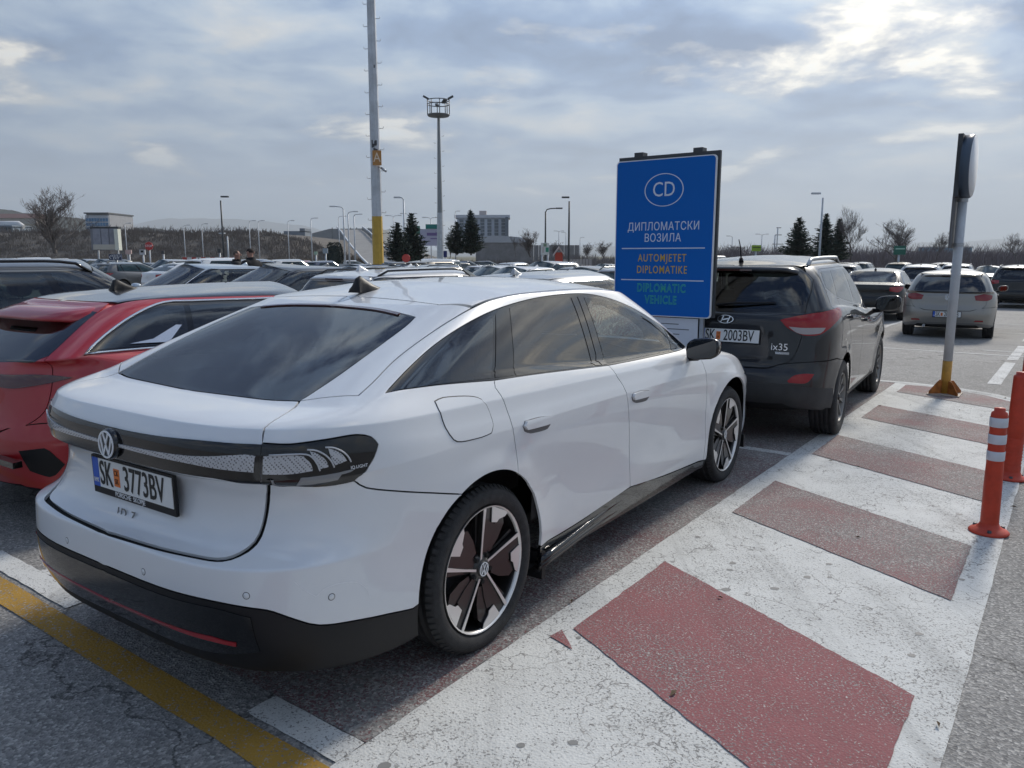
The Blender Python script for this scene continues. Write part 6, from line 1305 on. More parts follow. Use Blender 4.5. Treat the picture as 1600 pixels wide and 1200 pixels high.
    board('info_sign', 'small pale green sign on the grass left of the hedge', 'sign', 491, 496, 393, 398, 66, mat('pale_green_sign', (.30, .42, .33), .5))
    t, bd, w, (z0, z1) = board('billboard', 'lilac billboard under a green top behind the far mast', 'billboard', 656, 690, 358, 384, 96, mat('lilac_board', (.40, .39, .50), .5), posts=2, th=.4)
    b = MB(); b.box((.3, 0, z1+.30), (w*.62, .6, .55)); b.build('green_header', mat('teal_header', (.0, .16, .14), .5), t); b = MB(); b.box((.4, -.22, z1-.62), (w*.6, .03, .35)); b.build('print_band', mat('violet_print', (.16, .11, .26), .5), bd); b = MB(); b.box((.5, -.22, z1-1.15), (w*.35, .03, .12)); b.build('print_band', mat('violet_print'), bd)
    board('green_sign', 'plain green board behind the left conifer', 'sign', 646, 657, 353, 366, 94, mat('green_board', (.02, .13, .09), .5))
    t, bd, w, (z0, z1) = board('direction_sign', 'white direction board with green fields in front of a lamp post', 'sign', 845, 858, 379.5, 398, 66, mat('white_board', (.60, .62, .60), .5), posts=2)
    for (fx, fz, sx, sz, c) in ((0, .82, .36, .26, (.20, .27, .18)), (.26, .42, .36, .38, (.03, .24, .15)), (-.22, .42, .2, .5, (.50, .44, .42))): b = MB(); b.box((w*fx, -.075, z0+(z1-z0)*fz), (w*sx, .02, (z1-z0)*sz)); b.build('sign_field', mat('field_%d' % int(c[1]*100), c, .5), bd)
    board('post_sign', 'dark blue small sign right of the far mast foot', 'sign', 693, 698.5, 392, 402, 78, mat('deep_blue_sign', (.02, .03, .16), .5))
    t, bd, w, (z0, z1) = board('green_sign', 'green sign board in front of the right bare trees', 'sign', 1396, 1414, 384, 398, 52, mat('green_board'), th=.1); b = MB(); b.box((0, -.06, z0+(z1-z0)*.66), (w*.78, .02, .08)); b.build('white_line_print', mat('pale_green_print', (.3, .52, .42), .5), bd)
    t, bd, w, (z0, z1) = board('lime_sign', 'lime green sign board above the dark crossover roof', 'sign', 1174, 1188, 383, 392.5, 52, mat('lime_board', (.28, .44, .03), .5), th=.1); b = MB(); b.box((0, -.06, z0+(z1-z0)*.62), (w*.9, .02, .06)); b.build('dark_line_print', mat('dark_olive_print', (.07, .10, .02), .5), bd)
    # kiosk
    Y = 78; x = X_(873, Y); t = thing('kiosk', 'small red kiosk with a pale gable on the grass verge', 'kiosk', (x, Y, GZ)); h = Z_(390, Y)-GZ; b = MB(); b.box((0, 0, h*.45), (.75, .6, h*.9)); b.build('kiosk_body', mat('kiosk_red', (.50, .045, .02), .5), t); b = MB(); b.prism([(-.55, h*.82), (0, h*1.12), (.55, h*.82), (.55, h*.76), (0, h*1.04), (-.55, h*.76)], -.45, .45, lambda x, z, hh: (x, hh, z)); b.build('kiosk_roof', mat('pale_pink_gable', (.52, .42, .40), .6), t); b = MB(); b.box((0, -.31, h*.22), (.4, .02, .08)); b.build('counter', M_WHITE, t)
    # red and white barrier boards
    Y = 56; t = thing('barrier_fence', 'low red and white striped barrier rail behind the left cars', 'barrier', (0, Y, GZ)); xa, xb = X_(285, Y), X_(372, Y); z = Z_(404.5, Y)-GZ; n = 12
    for k in range(n): b = MB(); w_ = (xb-xa)/n; b.box((xa+w_*(k+.5), 0, z), (w_-.02, .08, .22)); b.build('barrier_board', mat('barrier_red', (.40, .05, .04), .5) if k % 2 == 0 else mat('barrier_white', (.60, .58, .57), .5), t)
    for k in range(5): b = MB(); b.tube([(xa+(xb-xa)*k/4, .06, 0), (xa+(xb-xa)*k/4, .06, z)], .05, 6); b.build('post', M_STEEL, t)
    # pale fence panels by the right lamp post
    Y = 60; t = thing('fence', 'low pale panel fence behind the cars right of the direction board', 'fence', (0, Y, GZ)); xa, xb = X_(880, Y), X_(925, Y); z = Z_(405, Y)-GZ; n = 9
    for k in range(n): b = MB(); w_ = (xb-xa)/n; b.box((xa+w_*(k+.5), 0, z/2), (w_-.05, .06, z)); b.build('fence_panel', mat('pale_fence', (.42, .38, .35), .7), t)
    # clipped hedge block
    rnd = random.Random(8); Y = 70; x = X_(523, Y); t = thing('hedge', 'dark clipped round hedge on the grass left of the yellow mast', 'hedge', (x, Y, GZ)); b = MB(); h = Z_(379, Y)-GZ
    for k in range(2600):
        a = rnd.uniform(0, 2*PI); f = rnd.random()**.5; zz = rnd.uniform(.05, 1); rr = .74*(1-max(0, zz-.72)**2*5)*(.78+.25*f); p = Vector((rr*math.cos(a), rr*math.sin(a)*.8, zz*h)); d = Vector((rnd.gauss(0, 1), rnd.gauss(0, 1), rnd.gauss(.4, 1))).normalized()*.11; e = d.cross(Vector((rnd.gauss(0, 1), rnd.gauss(0, 1), rnd.gauss(0, 1)))).normalized()*.05; b.add([p-e, p+e, p+d], [(0, 1, 2)])
    b.build('foliage', mat('hedge_leaf', (.020, .030, .026), .9), t, recalc=False); b = MB(); b.lathe([(.001, h*.95), (.5, h*.88), (.62, h*.6), (.62, 0)], 14); b.build('inner_growth', mat('hedge_leaf'), t)
    lamp(350, 308, 60, 'tall dark lamp post above the two men', 1, True, .15); lamp(357, 365, 74, 'short pale lamp right of the tall dark post', -1, False, .3)
    for u in (199, 452, 406, 392, 290, 318): lamp(u, {199: 349, 452: 0, 406: 0, 392: 0, 290: 352, 318: 350}[u] or 345, 118, {199: 'thin pale lamp standing right of the billboard', 452: 'faint lamp left of the grey depot building', 406: 'faint lamp on the slope right of the men', 392: 'faint lamp post directly behind the men', 290: 'faint lamp on the slope left of the men', 318: 'faint pale lamp between barrier and tall dark post'}[u], 1, False, .6, thick=.6)
    lamp(539, 323, 84, 'curved arm lamp left of the yellow mast', -1, False, 1.0); lamp(546, 331, 96, 'straight arm lamp between curved lamp and yellow mast', 1, False, .8); lamp(555, 335, 112, 'lamp by the foot of the ramp road', 1, False, .8); lamp(531, 338, 122, 'thin lamp left of the curved arm lamp', 1, False, .8, thick=.7); lamp(488, 341, 122, 'lamp above the hedge on the embankment', 1, False, .7, thick=.8)
    lamp(632.5, 309, 66, 'curved lamp rising behind the left conifer', -1, False, .35); lamp(616, 337, 120, 'double arm lamp left of the conifer top', 1, False, .8, True, thick=.7); lamp(640, 334, 116, 'double arm lamp behind the conifer top', 1, False, .8, True, thick=.7); lamp(674, 340, 116, 'double arm lamp left of the distant mast', 1, False, .8, True, thick=.7)
    lamp(712, 330, 150, 'lamp left of the twin conifers', 1, False, .5, thick=.7); lamp(852, 326, 68, 'angled arm lamp above the direction board', 1, True, 1.0); lamp(888.5, 309, 58, 'tall dark lamp post left of the blue sign', -1, True, .1)
    lamp(873, 361, 170, 'faint double lamp right of the angled lamp', 1, False, .7, True, thick=.7); lamp(884, 363, 170, 'faint lamp close left of the tall dark post', -1, False, .6, thick=.7); lamp(906, 371, 190, 'faint short lamp right of the tall dark post', 1, False, .6, thick=.7)
    lamp(1280, 303, 52, 'curved lamp rising between the right conifers', -1, False, .3); lamp(1189, 366, 150, 'faint double lamp above the lime sign', 1, False, .8, True, thick=.7); lamp(1143, 369, 150, 'faint lamp just right of the blue sign', -1, False, .7, thick=.7)
    # pylon
    Y = 170; x = X_(1213, Y); t = thing('power_pole', 'double power pole with cross bars left of the right conifers', 'power pole', (x, Y, GZ)); h = Z_(355, Y)-GZ
    for dx, hh in ((0, h), (-.5, h*.8)): b = MB(); b.tube([(dx, 0, 0), (dx, 0, hh)], .14, 6); b.build('pole', M_STEEL, t)
    for f, w_ in ((.985, .5), (.8, .7), (.56, 1.2)): b = MB(); b.box((.2, 0, h*f), (w_*2, .12, .14)); b.build('cross_bar', M_STEELD, t)
def build_trees():
    bare_tree(87, 288, 396, 68, 'large round bare tree at the far left', 'round', 112)
    bare_tree(806, 366, 402, 82, 'small bare tree left of the red kiosk', 'thin', 20, rz=1); bare_tree(829, 354, 402, 80, 'bare young tree behind the red kiosk', 'vase', 34, rz=2)
    bare_tree(1330, 320, 408, 60, 'wide bare tree right of the conifers', 'wide', 86, rz=.5); bare_tree(1400, 339, 408, 64, 'round bare tree behind the green sign', 'round', 76, rz=2.2)
    bare_tree(1463, 359, 408, 74, 'smaller bare tree left of the grey sign pole', 'wide', 56, rz=3); bare_tree(1588, 361, 408, 70, 'bare tree at the right edge of the view', 'wide', 62, rz=4.3)
    for u, v, w, l in ((703, 356, 18, 'thin bare tree right of the distant mast'), (868, 374, 18, 'low bare sapling right of the direction board'), (918, 377, 22, 'faint bare bush left part of the hedge row'), (944, 374, 26, 'faint bare tree close left of the blue sign'), (1152, 381, 44, 'low bare bush right of the blue sign')): bare_tree(u, v, 404, 110, l, 'vase', w, rz=u)
    conifer(622, 347, 412, 62, 'bushy conifer on the left side of the billboard', 62, 3, fat=2); conifer(644, 332, 412, 64, 'pointed conifer beside the billboard', 66, 4)
    conifer(714, 346, 399, 72, 'left shorter one of the twin conifers before the hotel', 42, 5, fat=2); conifer(736, 328, 399, 73, 'right taller one of the twin conifers before the hotel', 52, 6, fat=1)
    conifer(1246, 339, 412, 58, 'pyramid conifer left of the curved lamp', 76, 7); conifer(1287, 333, 412, 60, 'pointed conifer behind the curved lamp', 58, 8); conifer(1308, 341, 412, 61, 'dark conifer touching the wide bare tree', 46, 9)
# ------------------------------------------------------------------ people
def person(x, y, rz, label, hair, coat, H=1.8, look=0, arm=0):
    g = gz(x, y); t = thing('person', label, 'person', (x, y, g), rz, None); s = H/1.8
    me = bpy.data.meshes.new('body'); P = {}; V = []; E = []; Rr = []
    def j(n, p, r, par=None): P[n] = len(V); V.append([c*s for c in p]); Rr.append(r*s); (E.append((P[par], P[n])) if par else None)
    j('pel', (0, 0, .95), .135); j('belly', (0, 0, 1.10), .135, 'pel'); j('chest', (0, -.01, 1.32), .155, 'belly'); j('neck0', (0, 0, 1.47), .075, 'chest'); j('neck', (0, .01, 1.55), .055, 'neck0'); j('jaw', (0, .025, 1.61), .07, 'neck'); j('head', (0, .015, 1.69), .088, 'jaw'); j('crown', (0, .0, 1.755), .06, 'head')
    for q in (-1, 1):
        k = str(q); j('sh'+k, (.19*q, 0, 1.42), .07, 'chest'); j('el'+k, (.25*q, -.02, 1.14), .05, 'sh'+k)
        if arm == q: j('wr'+k, (.14*q, .20, 1.30), .036, 'el'+k); j('ha'+k, (.08*q, .16, 1.42), .034, 'wr'+k)
        else: j('wr'+k, (.25*q, .06, .90), .036, 'el'+k); j('ha'+k, (.245*q, .085, .81), .036, 'wr'+k)
        j('hip'+k, (.095*q, 0, .90), .10, 'pel'); j('kn'+k, (.10*q, .01, .50), .065, 'hip'+k); j('an'+k, (.10*q, -.01, .10), .045, 'kn'+k); j('toe'+k, (.11*q, .14, .045), .040, 'an'+k)
    me.from_pydata(V, E, []); o = bpy.data.objects.new('body', me); COL.objects.link(o); md = o.modifiers.new('s', 'SKIN'); sv = me.skin_vertices[0].data
    for i, r in enumerate(Rr): sv[i].radius = (r, r*(.82 if i < 4 else 1))
    sv[0].use_root = True; md.use_smooth_shade = True; o.modifiers.new('u', 'SUBSURF').levels = 2; o.modifiers['u'].render_levels = 2
    m2 = bpy.data.meshes.new_from_object(o.evaluated_get(bpy.context.evaluated_depsgraph_get())); bpy.data.objects.remove(o)
    m2.materials.clear(); body = new_obj('body', m2, mat('skin', (.36, .20, .15), .6), t, True)
    def cloth(name, m, test, off):
        bm = bmesh.new(); bm.from_mesh(m2); bmesh.ops.delete(bm, geom=[f for f in bm.faces if not test(f.calc_center_median()/s)], context='FACES'); bm.normal_update()
        for v in bm.verts: v.co += v.normal*off
        q = bpy.data.meshes.new(name); bm.to_mesh(q); bm.free(); q.materials.clear(); return new_obj(name, q, m, t, True)
    cloth('jacket', coat, lambda c: c.z > .80 and c.z < 1.555 and not (abs(c.x) > .2 and c.z < .86) and not (arm and c.z > 1.36 and c.y > .14), .040); cloth('trousers', mat('dark_trousers', (.02, .022, .03), .9), lambda c: .12 < c.z <= .86 and abs(c.x) < .2, .014); cloth('shoes', M_BLACK, lambda c: c.z <= .13, .012)
    cloth('hair', hair, lambda c: c.z > 1.66 and (c.z > 1.745 or c.y < .03), .012)
    for q in (-1, 1): b = MB(); b.lathe([(.001, -.012), (.022*s, -.004), (.03*s, .008), (.001, .012)], 8, 'X', c=(.088*q*s, .0, 1.665*s)); b.build('ear', mat('skin'), t)
    b = MB(); b.tube([(0, .095*s, 1.69*s), (0, .118*s, 1.655*s), (0, .10*s, 1.645*s)], [.010, .016, .012], 6); b.build('nose', mat('skin'), t)
    for q in (-1, 1): b = MB(); b.lathe([(.001, .004), (.010, .0)], 8, 'Y', c=(.033*q*s, .098*s, 1.69*s)); b.build('eye', M_INK, t)
    b = MB(); b.box((0, .094*s, 1.615*s), (.045, .006, .008)); b.build('mouth', mat('lip', (.25, .09, .08), .6), t)
def build_people():
    ct = mat('black_jacket', (.005, .006, .009), .9)
    Y = 18.6; person(X_(369, Y), Y, R(-70), 'man in black coat seen sideways holding a hand to his ear', mat('grey_brown_hair', (.09, .07, .055), .9), ct, 1.80, arm=-1)
    Y = 18.2; person(X_(392, Y), Y, R(62), 'man with short dark hair in black jacket turned to the left', mat('dark_hair', (.022, .014, .012), .9), mat('black_jacket'), 1.85)

def build_haze(dens):
    m = bpy.data.materials.new('haze_air'); m.use_nodes = True; nt = m.node_tree
    for n in list(nt.nodes):
        if n.type == 'BSDF_PRINCIPLED': nt.nodes.remove(n)
    v = nt.nodes.new('ShaderNodeVolumePrincipled'); v.inputs['Color'].default_value = (.80, .88, .96, 1); v.inputs['Density'].default_value = dens; v.inputs['Anisotropy'].default_value = .2
    nt.links.new(v.outputs[0], nt.nodes['Material Output'].inputs['Volume'])
    b = MB(); b.box((0, 3200, 395), (19500, 13500, 800)); o = b.build('haze', m); tag(o, kind='stuff')
build_haze(.00022)
# ------------------------------------------------------------------ placing the cars
def spot(o, a, b, h, label=None, group=None):
    p = ab(a, b); o.location = (p[0], p[1], gz(p[0], p[1])); o.rotation_euler = (R(0), 0, PI/2-R(h))
    if label: o['label'] = label
    if group: o['group'] = group
def xy(o, x, y, h):
    o.location = (x, y, gz(x, y)); o.rotation_euler = (0, 0, PI/2-R(h))
def build_crossover():
    pm = paint('charcoal_paint', (.011, .012, .015), .1, .16); s = kind_suv(pm)
    grey = mat('dusty_bumper_grey', (.032, .032, .033), .6, noise=.2, nscale=6)
    s.update(H=1.645, rt=(-.46, 1.545), wt=(1.62, 1.565), cowl=(2.42, 1.06), A=(2.10, 1.50), B=(.96, .99), C=(.03, .27), D=(-.33, -.13), dbow=.035, belt=(1.20, 1.10, 1.05), cz0=1.56, rz0=1.61, blk=.555, blkm=grey, zbr=.37,
        zbx=[(-.4, 1.365), (-.2, 1.32), (0, 1.26), (.5, 1.195), (.9, 1.155), (1.5, 1.115), (2.1, 1.07)], dtop=0, gb=(-.72, 1.14), plate='SK2003BV', pz=.945, py=-.07, pt=-8, hdl=.16, hm=pm, mast=-.30, fin=None, skm=grey,
        tg=[(.60, 1.49), (.665, 1.43), (.675, 1.33), (.665, 1.22), (.665, 1.10), (.655, .94), (.625, .82), (.58, .745), (.50, .715)], rw=[(.585, 1.487), (.65, 1.42), (.66, 1.33), (.648, 1.225), (.38, 1.185), 1.178],
        rimm=mat('dusty_alloy', (.26, .25, .235), .5, .5), spoiler=(.15, -.02), mirm=M_GLOSS, mirs=1.25, shl=.12)
    lp = [(-.74, .48, 1.085), (-.65, .69, 1.14), (-.49, .80, 1.165), (-.20, .82, 1.145), (-.26, .85, 1.11), (-.44, .85, 1.06), (-.55, .82, 1.01), (-.63, .77, .97), (-.70, .68, .965), (-.72, .63, .98), (-.75, .54, 1.03)]
    s['lamps'] = [('tail_lamp', lp, mat('bright_red_lens', (.30, .008, .010), .12, coat=.5, spec=.3), .012), ('lamp_lens', [(-.73, .545, 1.035), (-.71, .66, 1.03), (-.58, .81, 1.028), (-.62, .78, .985), (-.70, .68, .975), (-.725, .61, .99)], mat('clear_lamp_lens', (.36, .32, .32), .15, coat=.5), .016),
        ('fog_reflector', [(-.83, .585, .585), (-.80, .63, .63), (-.75, .70, .645), (-.69, .77, .64), (-.73, .745, .59), (-.76, .71, .565), (-.83, .60, .57)], mat('bright_red_lens'), .010)]
    t, sh = build_car('parked_car', 'dark grey crossover with dusty flanks and plate SK 2003BV ahead of the white car', s); xy(t, 2.28, 7.45, 32)
    # oval badge with the slanted H, script badge, exhaust, wiper
    p = sh.cast((-6, -.03, 1.085), (1, 0, 0))[0]; M = rear_facing(p[0]-.014, -.03, 1.085, R(-10)); b = MB(); fn = lambda x, y, z: tuple(M @ Vector((x, y, z))); n = 36
    for k in range(n):
        a, c = 2*PI*k/n, 2*PI*(k+1)/n; b.prism([(.072*q*math.cos(a), .037*q*math.sin(a)) for q in (.88, 1)]+[(.072*q*math.cos(c), .037*q*math.sin(c)) for q in (1, .88)], 0, .008, fn)
    ribbon([(-.040, -.026), (-.018, .028)], .011, fn, b, 0, .008); ribbon([(.018, -.028), (.040, .026)], .011, fn, b, 0, .008); ribbon([(-.030, -.006), (.030, .006)], .010, fn, b, 0, .008); b.build('emblem', M_CHROME, t)
    p = sh.cast((-6, -.52, .86), (1, 0, 0))[0]; text_obj('badge', 'ix35', .085, M_CHROME, t, rear_facing(p[0]-.024, -.50, .865, R(-5)), extrude=.003, sx=1.0); b = MB(); b.box((p[0]-.012, -.515, .815), (.006, .13, .020)); b.build('badge_strip', M_CHROME, t)
    b = MB(); b.tube([(-.86, -.10, .37), (-.70, -.10, .38)], .03, 10); b.build('exhaust_pipe', M_GALV, t)
    b = MB(); q0 = sh.cast((-6, .05, 1.20), (1, 0, 0))[0]; q1 = sh.cast((-6, -.42, 1.235), (1, 0, 0))[0]; b.tube([(q0[0]-.03, .08, 1.20), (q0[0]-.035, -.10, 1.225), (q1[0]-.02, -.42, 1.235)], [.014, .012, .006], 6); b.build('rear_wiper', M_BLACK, t)
    for sg in (-1, 1):
        b = MB(); pts = []
        for i, x in enumerate(np.linspace(-.30, 1.25, 12)): q = sh.cast((x, sg*.585, 4), (0, 0, -1))[0]; pts.append((x, sg*.585, q[2]+(0 if i in (0, 11) else .042)))
        b.tube(pts, .018, 8); b.build('roof_rail', M_GALV, t)
    return t
def build_red():
    pm = paint('red_paint', (.37, .007, .014), .1, .03); s = kind_brake(pm)
    s.update(roofm=mat('black_roof', (.03, .03, .033), .2, coat=1), spm=pm, spoiler=(.36, -.075), blk=.30, fin=.08, finm=M_BLACK, gr=G_DARK, gb_glass=G_DARK, lamps=[('tail_lamp', [('r', .30, .945), ('r', .50, .95), ('r', .62, .955), ('r', .72, .949), ('r', .785, .932), ('r', .72, .908), ('r', .62, .886), ('r', .5, .872), ('r', .30, .885)], M_DARKRED, .008),
        ('side_vent', [('r', .60, .52), ('r', .72, .535), ('s', -.86, .52), ('s', -.80, .43), ('s', -.84, .37), ('r', .72, .36), ('r', .64, .40)], M_BLACK, .004)], centre=[('lamp_bar', [('r', 0, .93), ('r', .31, .935), ('r', .31, .895), ('r', 0, .895)], M_DARKRED, .007)])
    t, sh = build_car('parked_car', 'red low estate car with black roof and chrome window line left of the white car', s); xy(t, -2.82, 5.45, 33.6)
    for sg in (-1, 1):    # polished fin in the rear side glass
        b = MB(); v = []
        for x, z in ((-.36, 1.088), (-.10, 1.075), (.03, 1.20), (-.01, 1.205), (-.20, 1.11)): p, n = sh.near((x, .78, z)); p = p+n*.012; v.append((p[0], sg*p[1], p[2]))
        b.add(v, [(0, 1, 4), (1, 2, 3, 4)]); b.build('window_fin', M_CHROME, t)
    b = MB(); b.box((-1.03, -.60, .47), (.05, .26, .035)); b.build('bumper_blade', M_GLOSS, t)
    return t
def build_hatch():
    pm = paint('warm_silver_paint', (.30, .285, .255), .55, .25); s = kind_hatch(pm); s.update(plate='SK2816AB', pz=.53, lamps=[('tail_lamp', [('r', .47, .92), ('r', .60, .955), ('s', -.60, .965), ('s', -.46, .93), ('s', -.50, .86), ('s', -.58, .825), ('r', .62, .82), ('r', .50, .83)], mat('hatch_red_lens', (.22, .008, .012), .15, coat=.5), .008)],
        blk=.355, blkm=mat('silver_grey_plastic', (.16, .15, .14), .6), fplate=False, gb_glass=G_DARK, gr=G_DARK)
    t, sh = build_car('parked_car', 'warm silver hatchback seen from behind the grey sign pole', s); xy(t, 9.65, 17.0, 32)
    p = sh.cast((-6, 0, .885), (1, 0, 0))[0]; vw_emblem(t, rear_facing(p[0]-.004, 0, .885, R(-6)), .062, M_CHROME, .008)
    for y in (.55, -.55): q = sh.cast((-6, y, .40), (1, 0, 0))[0]; b = MB(); b.box((q[0]-.004, y, .40), (.012, .24, .035)); b.build('reflector', mat('hatch_red_lens'), t)
    b = MB(); b.tube([(-.80, .42, .27), (-.62, .42, .28)], .028, 10); b.build('exhaust_pipe', M_GALV, t)
    return t
def flatten(t):
    """joins a car's many panels into body, windows, lights and wheels, for cars a few pixels high"""
    groups = {}
    def walk(o, M, key):
        for c in list(o.children):
            Mc = M @ c.matrix_local; k = key
            if c.type == 'EMPTY' and c.name.startswith('wheel'): k = 'wheel%d' % len([q for q in groups if q.startswith('wheel')]); groups[k] = []
            if c.type == 'MESH':
                nm = c.data.materials[0].name if c.data.materials else ''
                kk = k or ('windows' if 'glass' in nm and 'lamp' not in nm else 'lights' if 'lens' in nm or 'lamp_glass' in nm else 'window_trim' if c.name.startswith('window_trim') else 'number_plate' if nm.startswith('plate') else 'body'); groups.setdefault(kk, []).append((c, Mc))
            walk(c, Mc, k)
    walk(t, Matrix.Identity(4), None); dead = []
    for k, lst in groups.items():
        v = []; f = []; mi = []; sm = []; mats = []
        for c, M in lst:
            b = len(v); me = c.data; v += [tuple(M @ q.co) for q in me.vertices]
            idx = [mats.index(m) if m in mats else (mats.append(m) or len(mats)-1) for m in me.materials]
            for p in me.polygons: f.append(tuple(b+i for i in p.vertices)); mi.append(idx[p.material_index] if idx else 0); sm.append(p.use_smooth)
            dead.append(c)
        me = bpy.data.meshes.new(k); me.from_pydata(v, [], f); me.polygons.foreach_set('material_index', mi); me.polygons.foreach_set('use_smooth', sm)
        new_obj('wheel' if k.startswith('wheel') else k, me, mats, t)
    em = []
    def coll(o):
        for c in o.children: coll(c); em.append(c)
    keep = set(o.name for o in t.children if o.type == 'MESH' and o.name.split('.')[0] in ('wheel', 'body', 'windows', 'lights', 'window_trim', 'number_plate') and o not in dead)
    coll(t)
    for c in em:
        if c.name not in keep: bpy.data.objects.remove(c)
def build_rows():
    gb_ = paint('proto_paint', (.5, .5, .5), .2, .15)
    L_ = lambda s: s.update(lamps=LAMP_R(s['belt'][0]-.20, s['belt'][0]-.05, s['W']/2-.38, .42, s['ro'])) or s
    C_ = {n: paint(n.replace(' ', '_')+'_car_paint', c, me, d) for n, c, me, d in (('white', (.66, .67, .68), 0, .15), ('silver', (.42, .43, .44), .5, .2), ('grey', (.11, .115, .12), .4, .1), ('black', (.008, .009, .010), .1, .08), ('dark blue', (.025, .04, .085), .3, .15), ('red', (.28, .018, .02), .2, .15), ('beige', (.34, .30, .24), .4, .2), ('pale blue', (.40, .46, .52), .4, .1))}
    C_['white'] = paint('row_white_paint', (.66, .67, .68), 0, .15)
    near = {}
    for nm, kf in (('hatch', kind_hatch), ('sedan', kind_sedan), ('suv', kind_suv), ('estate', kind_estate)):
        s = L_(kf(gb_)); s.update(thin=2, sub=4, glass=M_GLASS2)
        if nm == 'suv': s.update(rails=M_GALV)
        if nm in ('sedan',): s['chrome'] = True
        t, _ = build_car('parked_car', 'proto', s); near[nm] = t
    bpy.context.view_layer.update()
    trees = {k: tree_of(t) for k, t in near.items()}
    def car(kind, a, b, h, col, label, group=None):
        c = copy_tree(trees[kind], None, {'proto_paint': C_[col]}); c['label'] = label
        if group: c['group'] = group
        elif 'group' in c: del c['group']
        spot(c, a, b, h); return c
    # beside and ahead of the white car
    o = car('suv', 2.42, -8.42, 35, 'grey', 'dark grey off roader with dark roof rails close beyond the red car'); o.scale = (1, 1, .965)
    for q in o.children:
        if q.name.startswith('roof_rail'): q.material_slots[0].link = 'OBJECT'; q.material_slots[0].material = M_GLOSS
    car('suv', 2.1, -11.1, 36, 'black', 'black off roader with silver roof rails at the left edge behind the grey one')
    car('hatch', 7.55, -5.35, 36, 'silver', 'silver hatchback left of the blue sign whose rear glass shows over the white roof')
    car('estate', 7.5, -7.75, 37, 'white', 'white estate whose roof and side glass show just over the white car roof')
    car('hatch', 10.4, -10.1, 216, 'white', 'white car facing the camera with green windscreen left of the roof fin')
    car('hatch', 10.5, -12.55, 215, 'grey', 'grey car facing the camera below the two men')
    car('sedan', 10.6, -14.95, 216, 'pale blue', 'pale blue saloon facing the camera right of the grey off roader')
    # across the aisle on the right
    t = car('sedan', 24.6, -4.85, 33, 'black', 'black saloon with joined red tail lights beside the crossover mirror')
    t = car('suv', 34.8, -5.15, 32, 'silver', 'silver off roader with red tail lamps behind the black saloon and hatchback')
    t = car('suv', 33.4, -7.9, 31, 'grey', 'grey off roader behind the crossover roof under the wide bare tree')
    t = car('suv', 35.9, -1.95, 36, 'black', 'black off roader seen from behind at the right edge')
    for a, b, k, c, l in ((41.5, -4.6, 'sedan', 'white', 'white saloon roof showing between silver off roader and hatchback'), (41.0, -2.0, 'hatch', 'white', 'white hatchback roof right of the grey sign pole'), (46.5, -5.2, 'suv', 'silver', 'pale off roader roof far behind the hatchback'), (47, .6, 'suv', 'white', 'white off roader far behind the black one at the right')): car(k, a, b, 34, c, l)
    # distant rows
    for t in near.values(): t.location = (0, -60, 0)
    far = {}
    for nm, kf in (('hatchback', kind_hatch), ('saloon', kind_sedan), ('off roader', kind_suv), ('estate car', kind_estate)):
        s = L_(kf(gb_)); s.update(thin=4, sub=3, glass=M_GLASS2); t, _ = build_car('parked_car', 'proto', s, far=True); bpy.context.view_layer.update(); flatten(t); far[nm] = t
    sv = L_(kind_van(gb_)); sv.update(thin=3, sub=3, glass=M_GLASS2); tv, _ = build_car('delivery_van', 'white panel van parked across in front of the twin conifers', sv, far=True); bpy.context.view_layer.update(); flatten(tv)
    for c in tv.children:
        for sl in c.material_slots:
            if sl.material and sl.material.name == 'proto_paint': sl.link = 'OBJECT'; sl.material = C_['white']
    tv['category'] = 'van'; xy(tv, X_(697, 47), 47, 292)
    bpy.context.view_layer.update(); ft = {k: tree_of(t) for k, t in far.items()}
    rnd = random.Random(12); cols = ['white']*7+['silver']*5+['grey']*5+['black']*4+['dark blue']*2+['red']*2+['beige']; kinds = ['hatchback']*5+['saloon']*4+['off roader']*4+['estate car']*3
    taken = [(X_(591, 38), 38), (X_(369, 20.5), 20.5), (X_(697, 47), 47), (X_(180, 40), 40)]
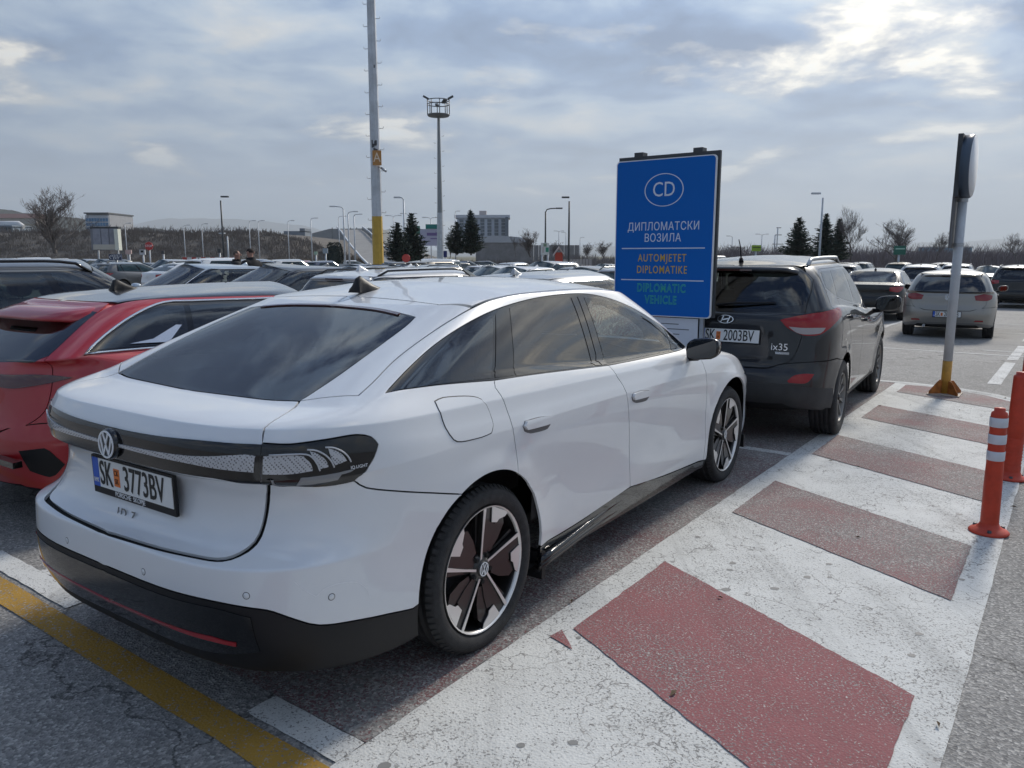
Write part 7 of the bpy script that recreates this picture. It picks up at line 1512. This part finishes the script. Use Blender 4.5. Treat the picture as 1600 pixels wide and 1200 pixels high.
    for a0 in (19.6, 24.9, 35.6, 40.9, 51.6, 56.9):
        for k in range(27):
            b = -4.6-2.45*k-(2.6 if a0 < 26 and k == 0 else 0)
            if a0 in (35.6, 40.9, 51.6) and b > -10: continue
            if rnd.random() < .06: continue
            x, y, _ = ab(a0, b); u = 800+1200*x/max(y, 1)
            if y > 59 or y < 12 or u < -60 or u > 1640: continue
            if any(math.hypot(x-p, y-q) < 3.2 for p, q in taken): continue
            kd, cl = rnd.choice(kinds), rnd.choice(cols); fw = rnd.random() < .5; side = 'left of the yellow mast' if u < 560 else 'between the yellow mast and the blue sign' if u < 1000 else 'behind the crossover'
            dist = 'nearer' if a0 < 26 else 'middle' if a0 < 45 else 'farthest'
            c = copy_tree(ft[kd], None, {'proto_paint': C_[cl]}); c['label'] = '%s %s in the %s parking rows %s' % (cl, kd, dist, side); c['group'] = 'cars in the crowded parking rows'
            r = math.radians(36+rnd.gauss(0, 1)+(0 if fw else 180)); off = .0; cx = a0-1.35*(1 if fw else -1); p = ab(cx, b+rnd.gauss(0, .08)); c.location = (p[0], p[1], gz(p[0], p[1])); c.rotation_euler = (0, 0, PI/2-r)
    for u, Y, h, cl, kd, l in ((437, 79.5, -92, 'beige', 'saloon', 'beige saloon driving left along the access road'), (866, 81, 262, 'silver', 'saloon', 'silver saloon on the access road behind the direction board'), (880, 79, 85, 'white', 'hatchback', 'white hatchback on the access road left of the tall dark lamp'), (672, 88, 80, 'grey', 'estate car', 'grey estate below the lilac billboard'), (716, 86, 95, 'dark blue', 'estate car', 'dark blue car under the left twin conifer'), (748, 87, 92, 'black', 'hatchback', 'black car under the right twin conifer'), (540, 98, 60, 'white', 'hatchback', 'white car on the road right of the hedge')):
        c = copy_tree(ft[kd], None, {'proto_paint': C_[cl]}); c['label'] = l; c.name = 'driving_car' if 'driving' in l else 'distant_car'; c.location = (X_(u, Y), Y, GZ+.06); c.rotation_euler = (0, 0, PI/2-R(h))
    for t in list(near.values())+list(far.values()):
        def rm(o):
            for c in list(o.children): rm(c)
            bpy.data.objects.remove(o)
        rm(t)
build_far(); build_trees(); build_signs()
build_hero(); build_crossover(); build_red(); build_hatch(); build_rows()
cd_sign(); round_sign_pole()
bx, by, _ = ab(5.22, -.29); bollard(bx, by, 'orange bollard with three white reflective bands, nearest the camera', (.675, .575, .475), .76, .043, -1)
bx, by, _ = ab(6.62, -.27); bollard(bx, by, 'plain orange bollard without bands just behind the banded one', None, .80, .055, 1)
bx, by, _ = ab(8.05, -.27); bollard(bx, by, 'plain orange bollard cut by the right edge, farthest of three', None, .80, .055, 0)
mast_near(); mast_far(); build_people()
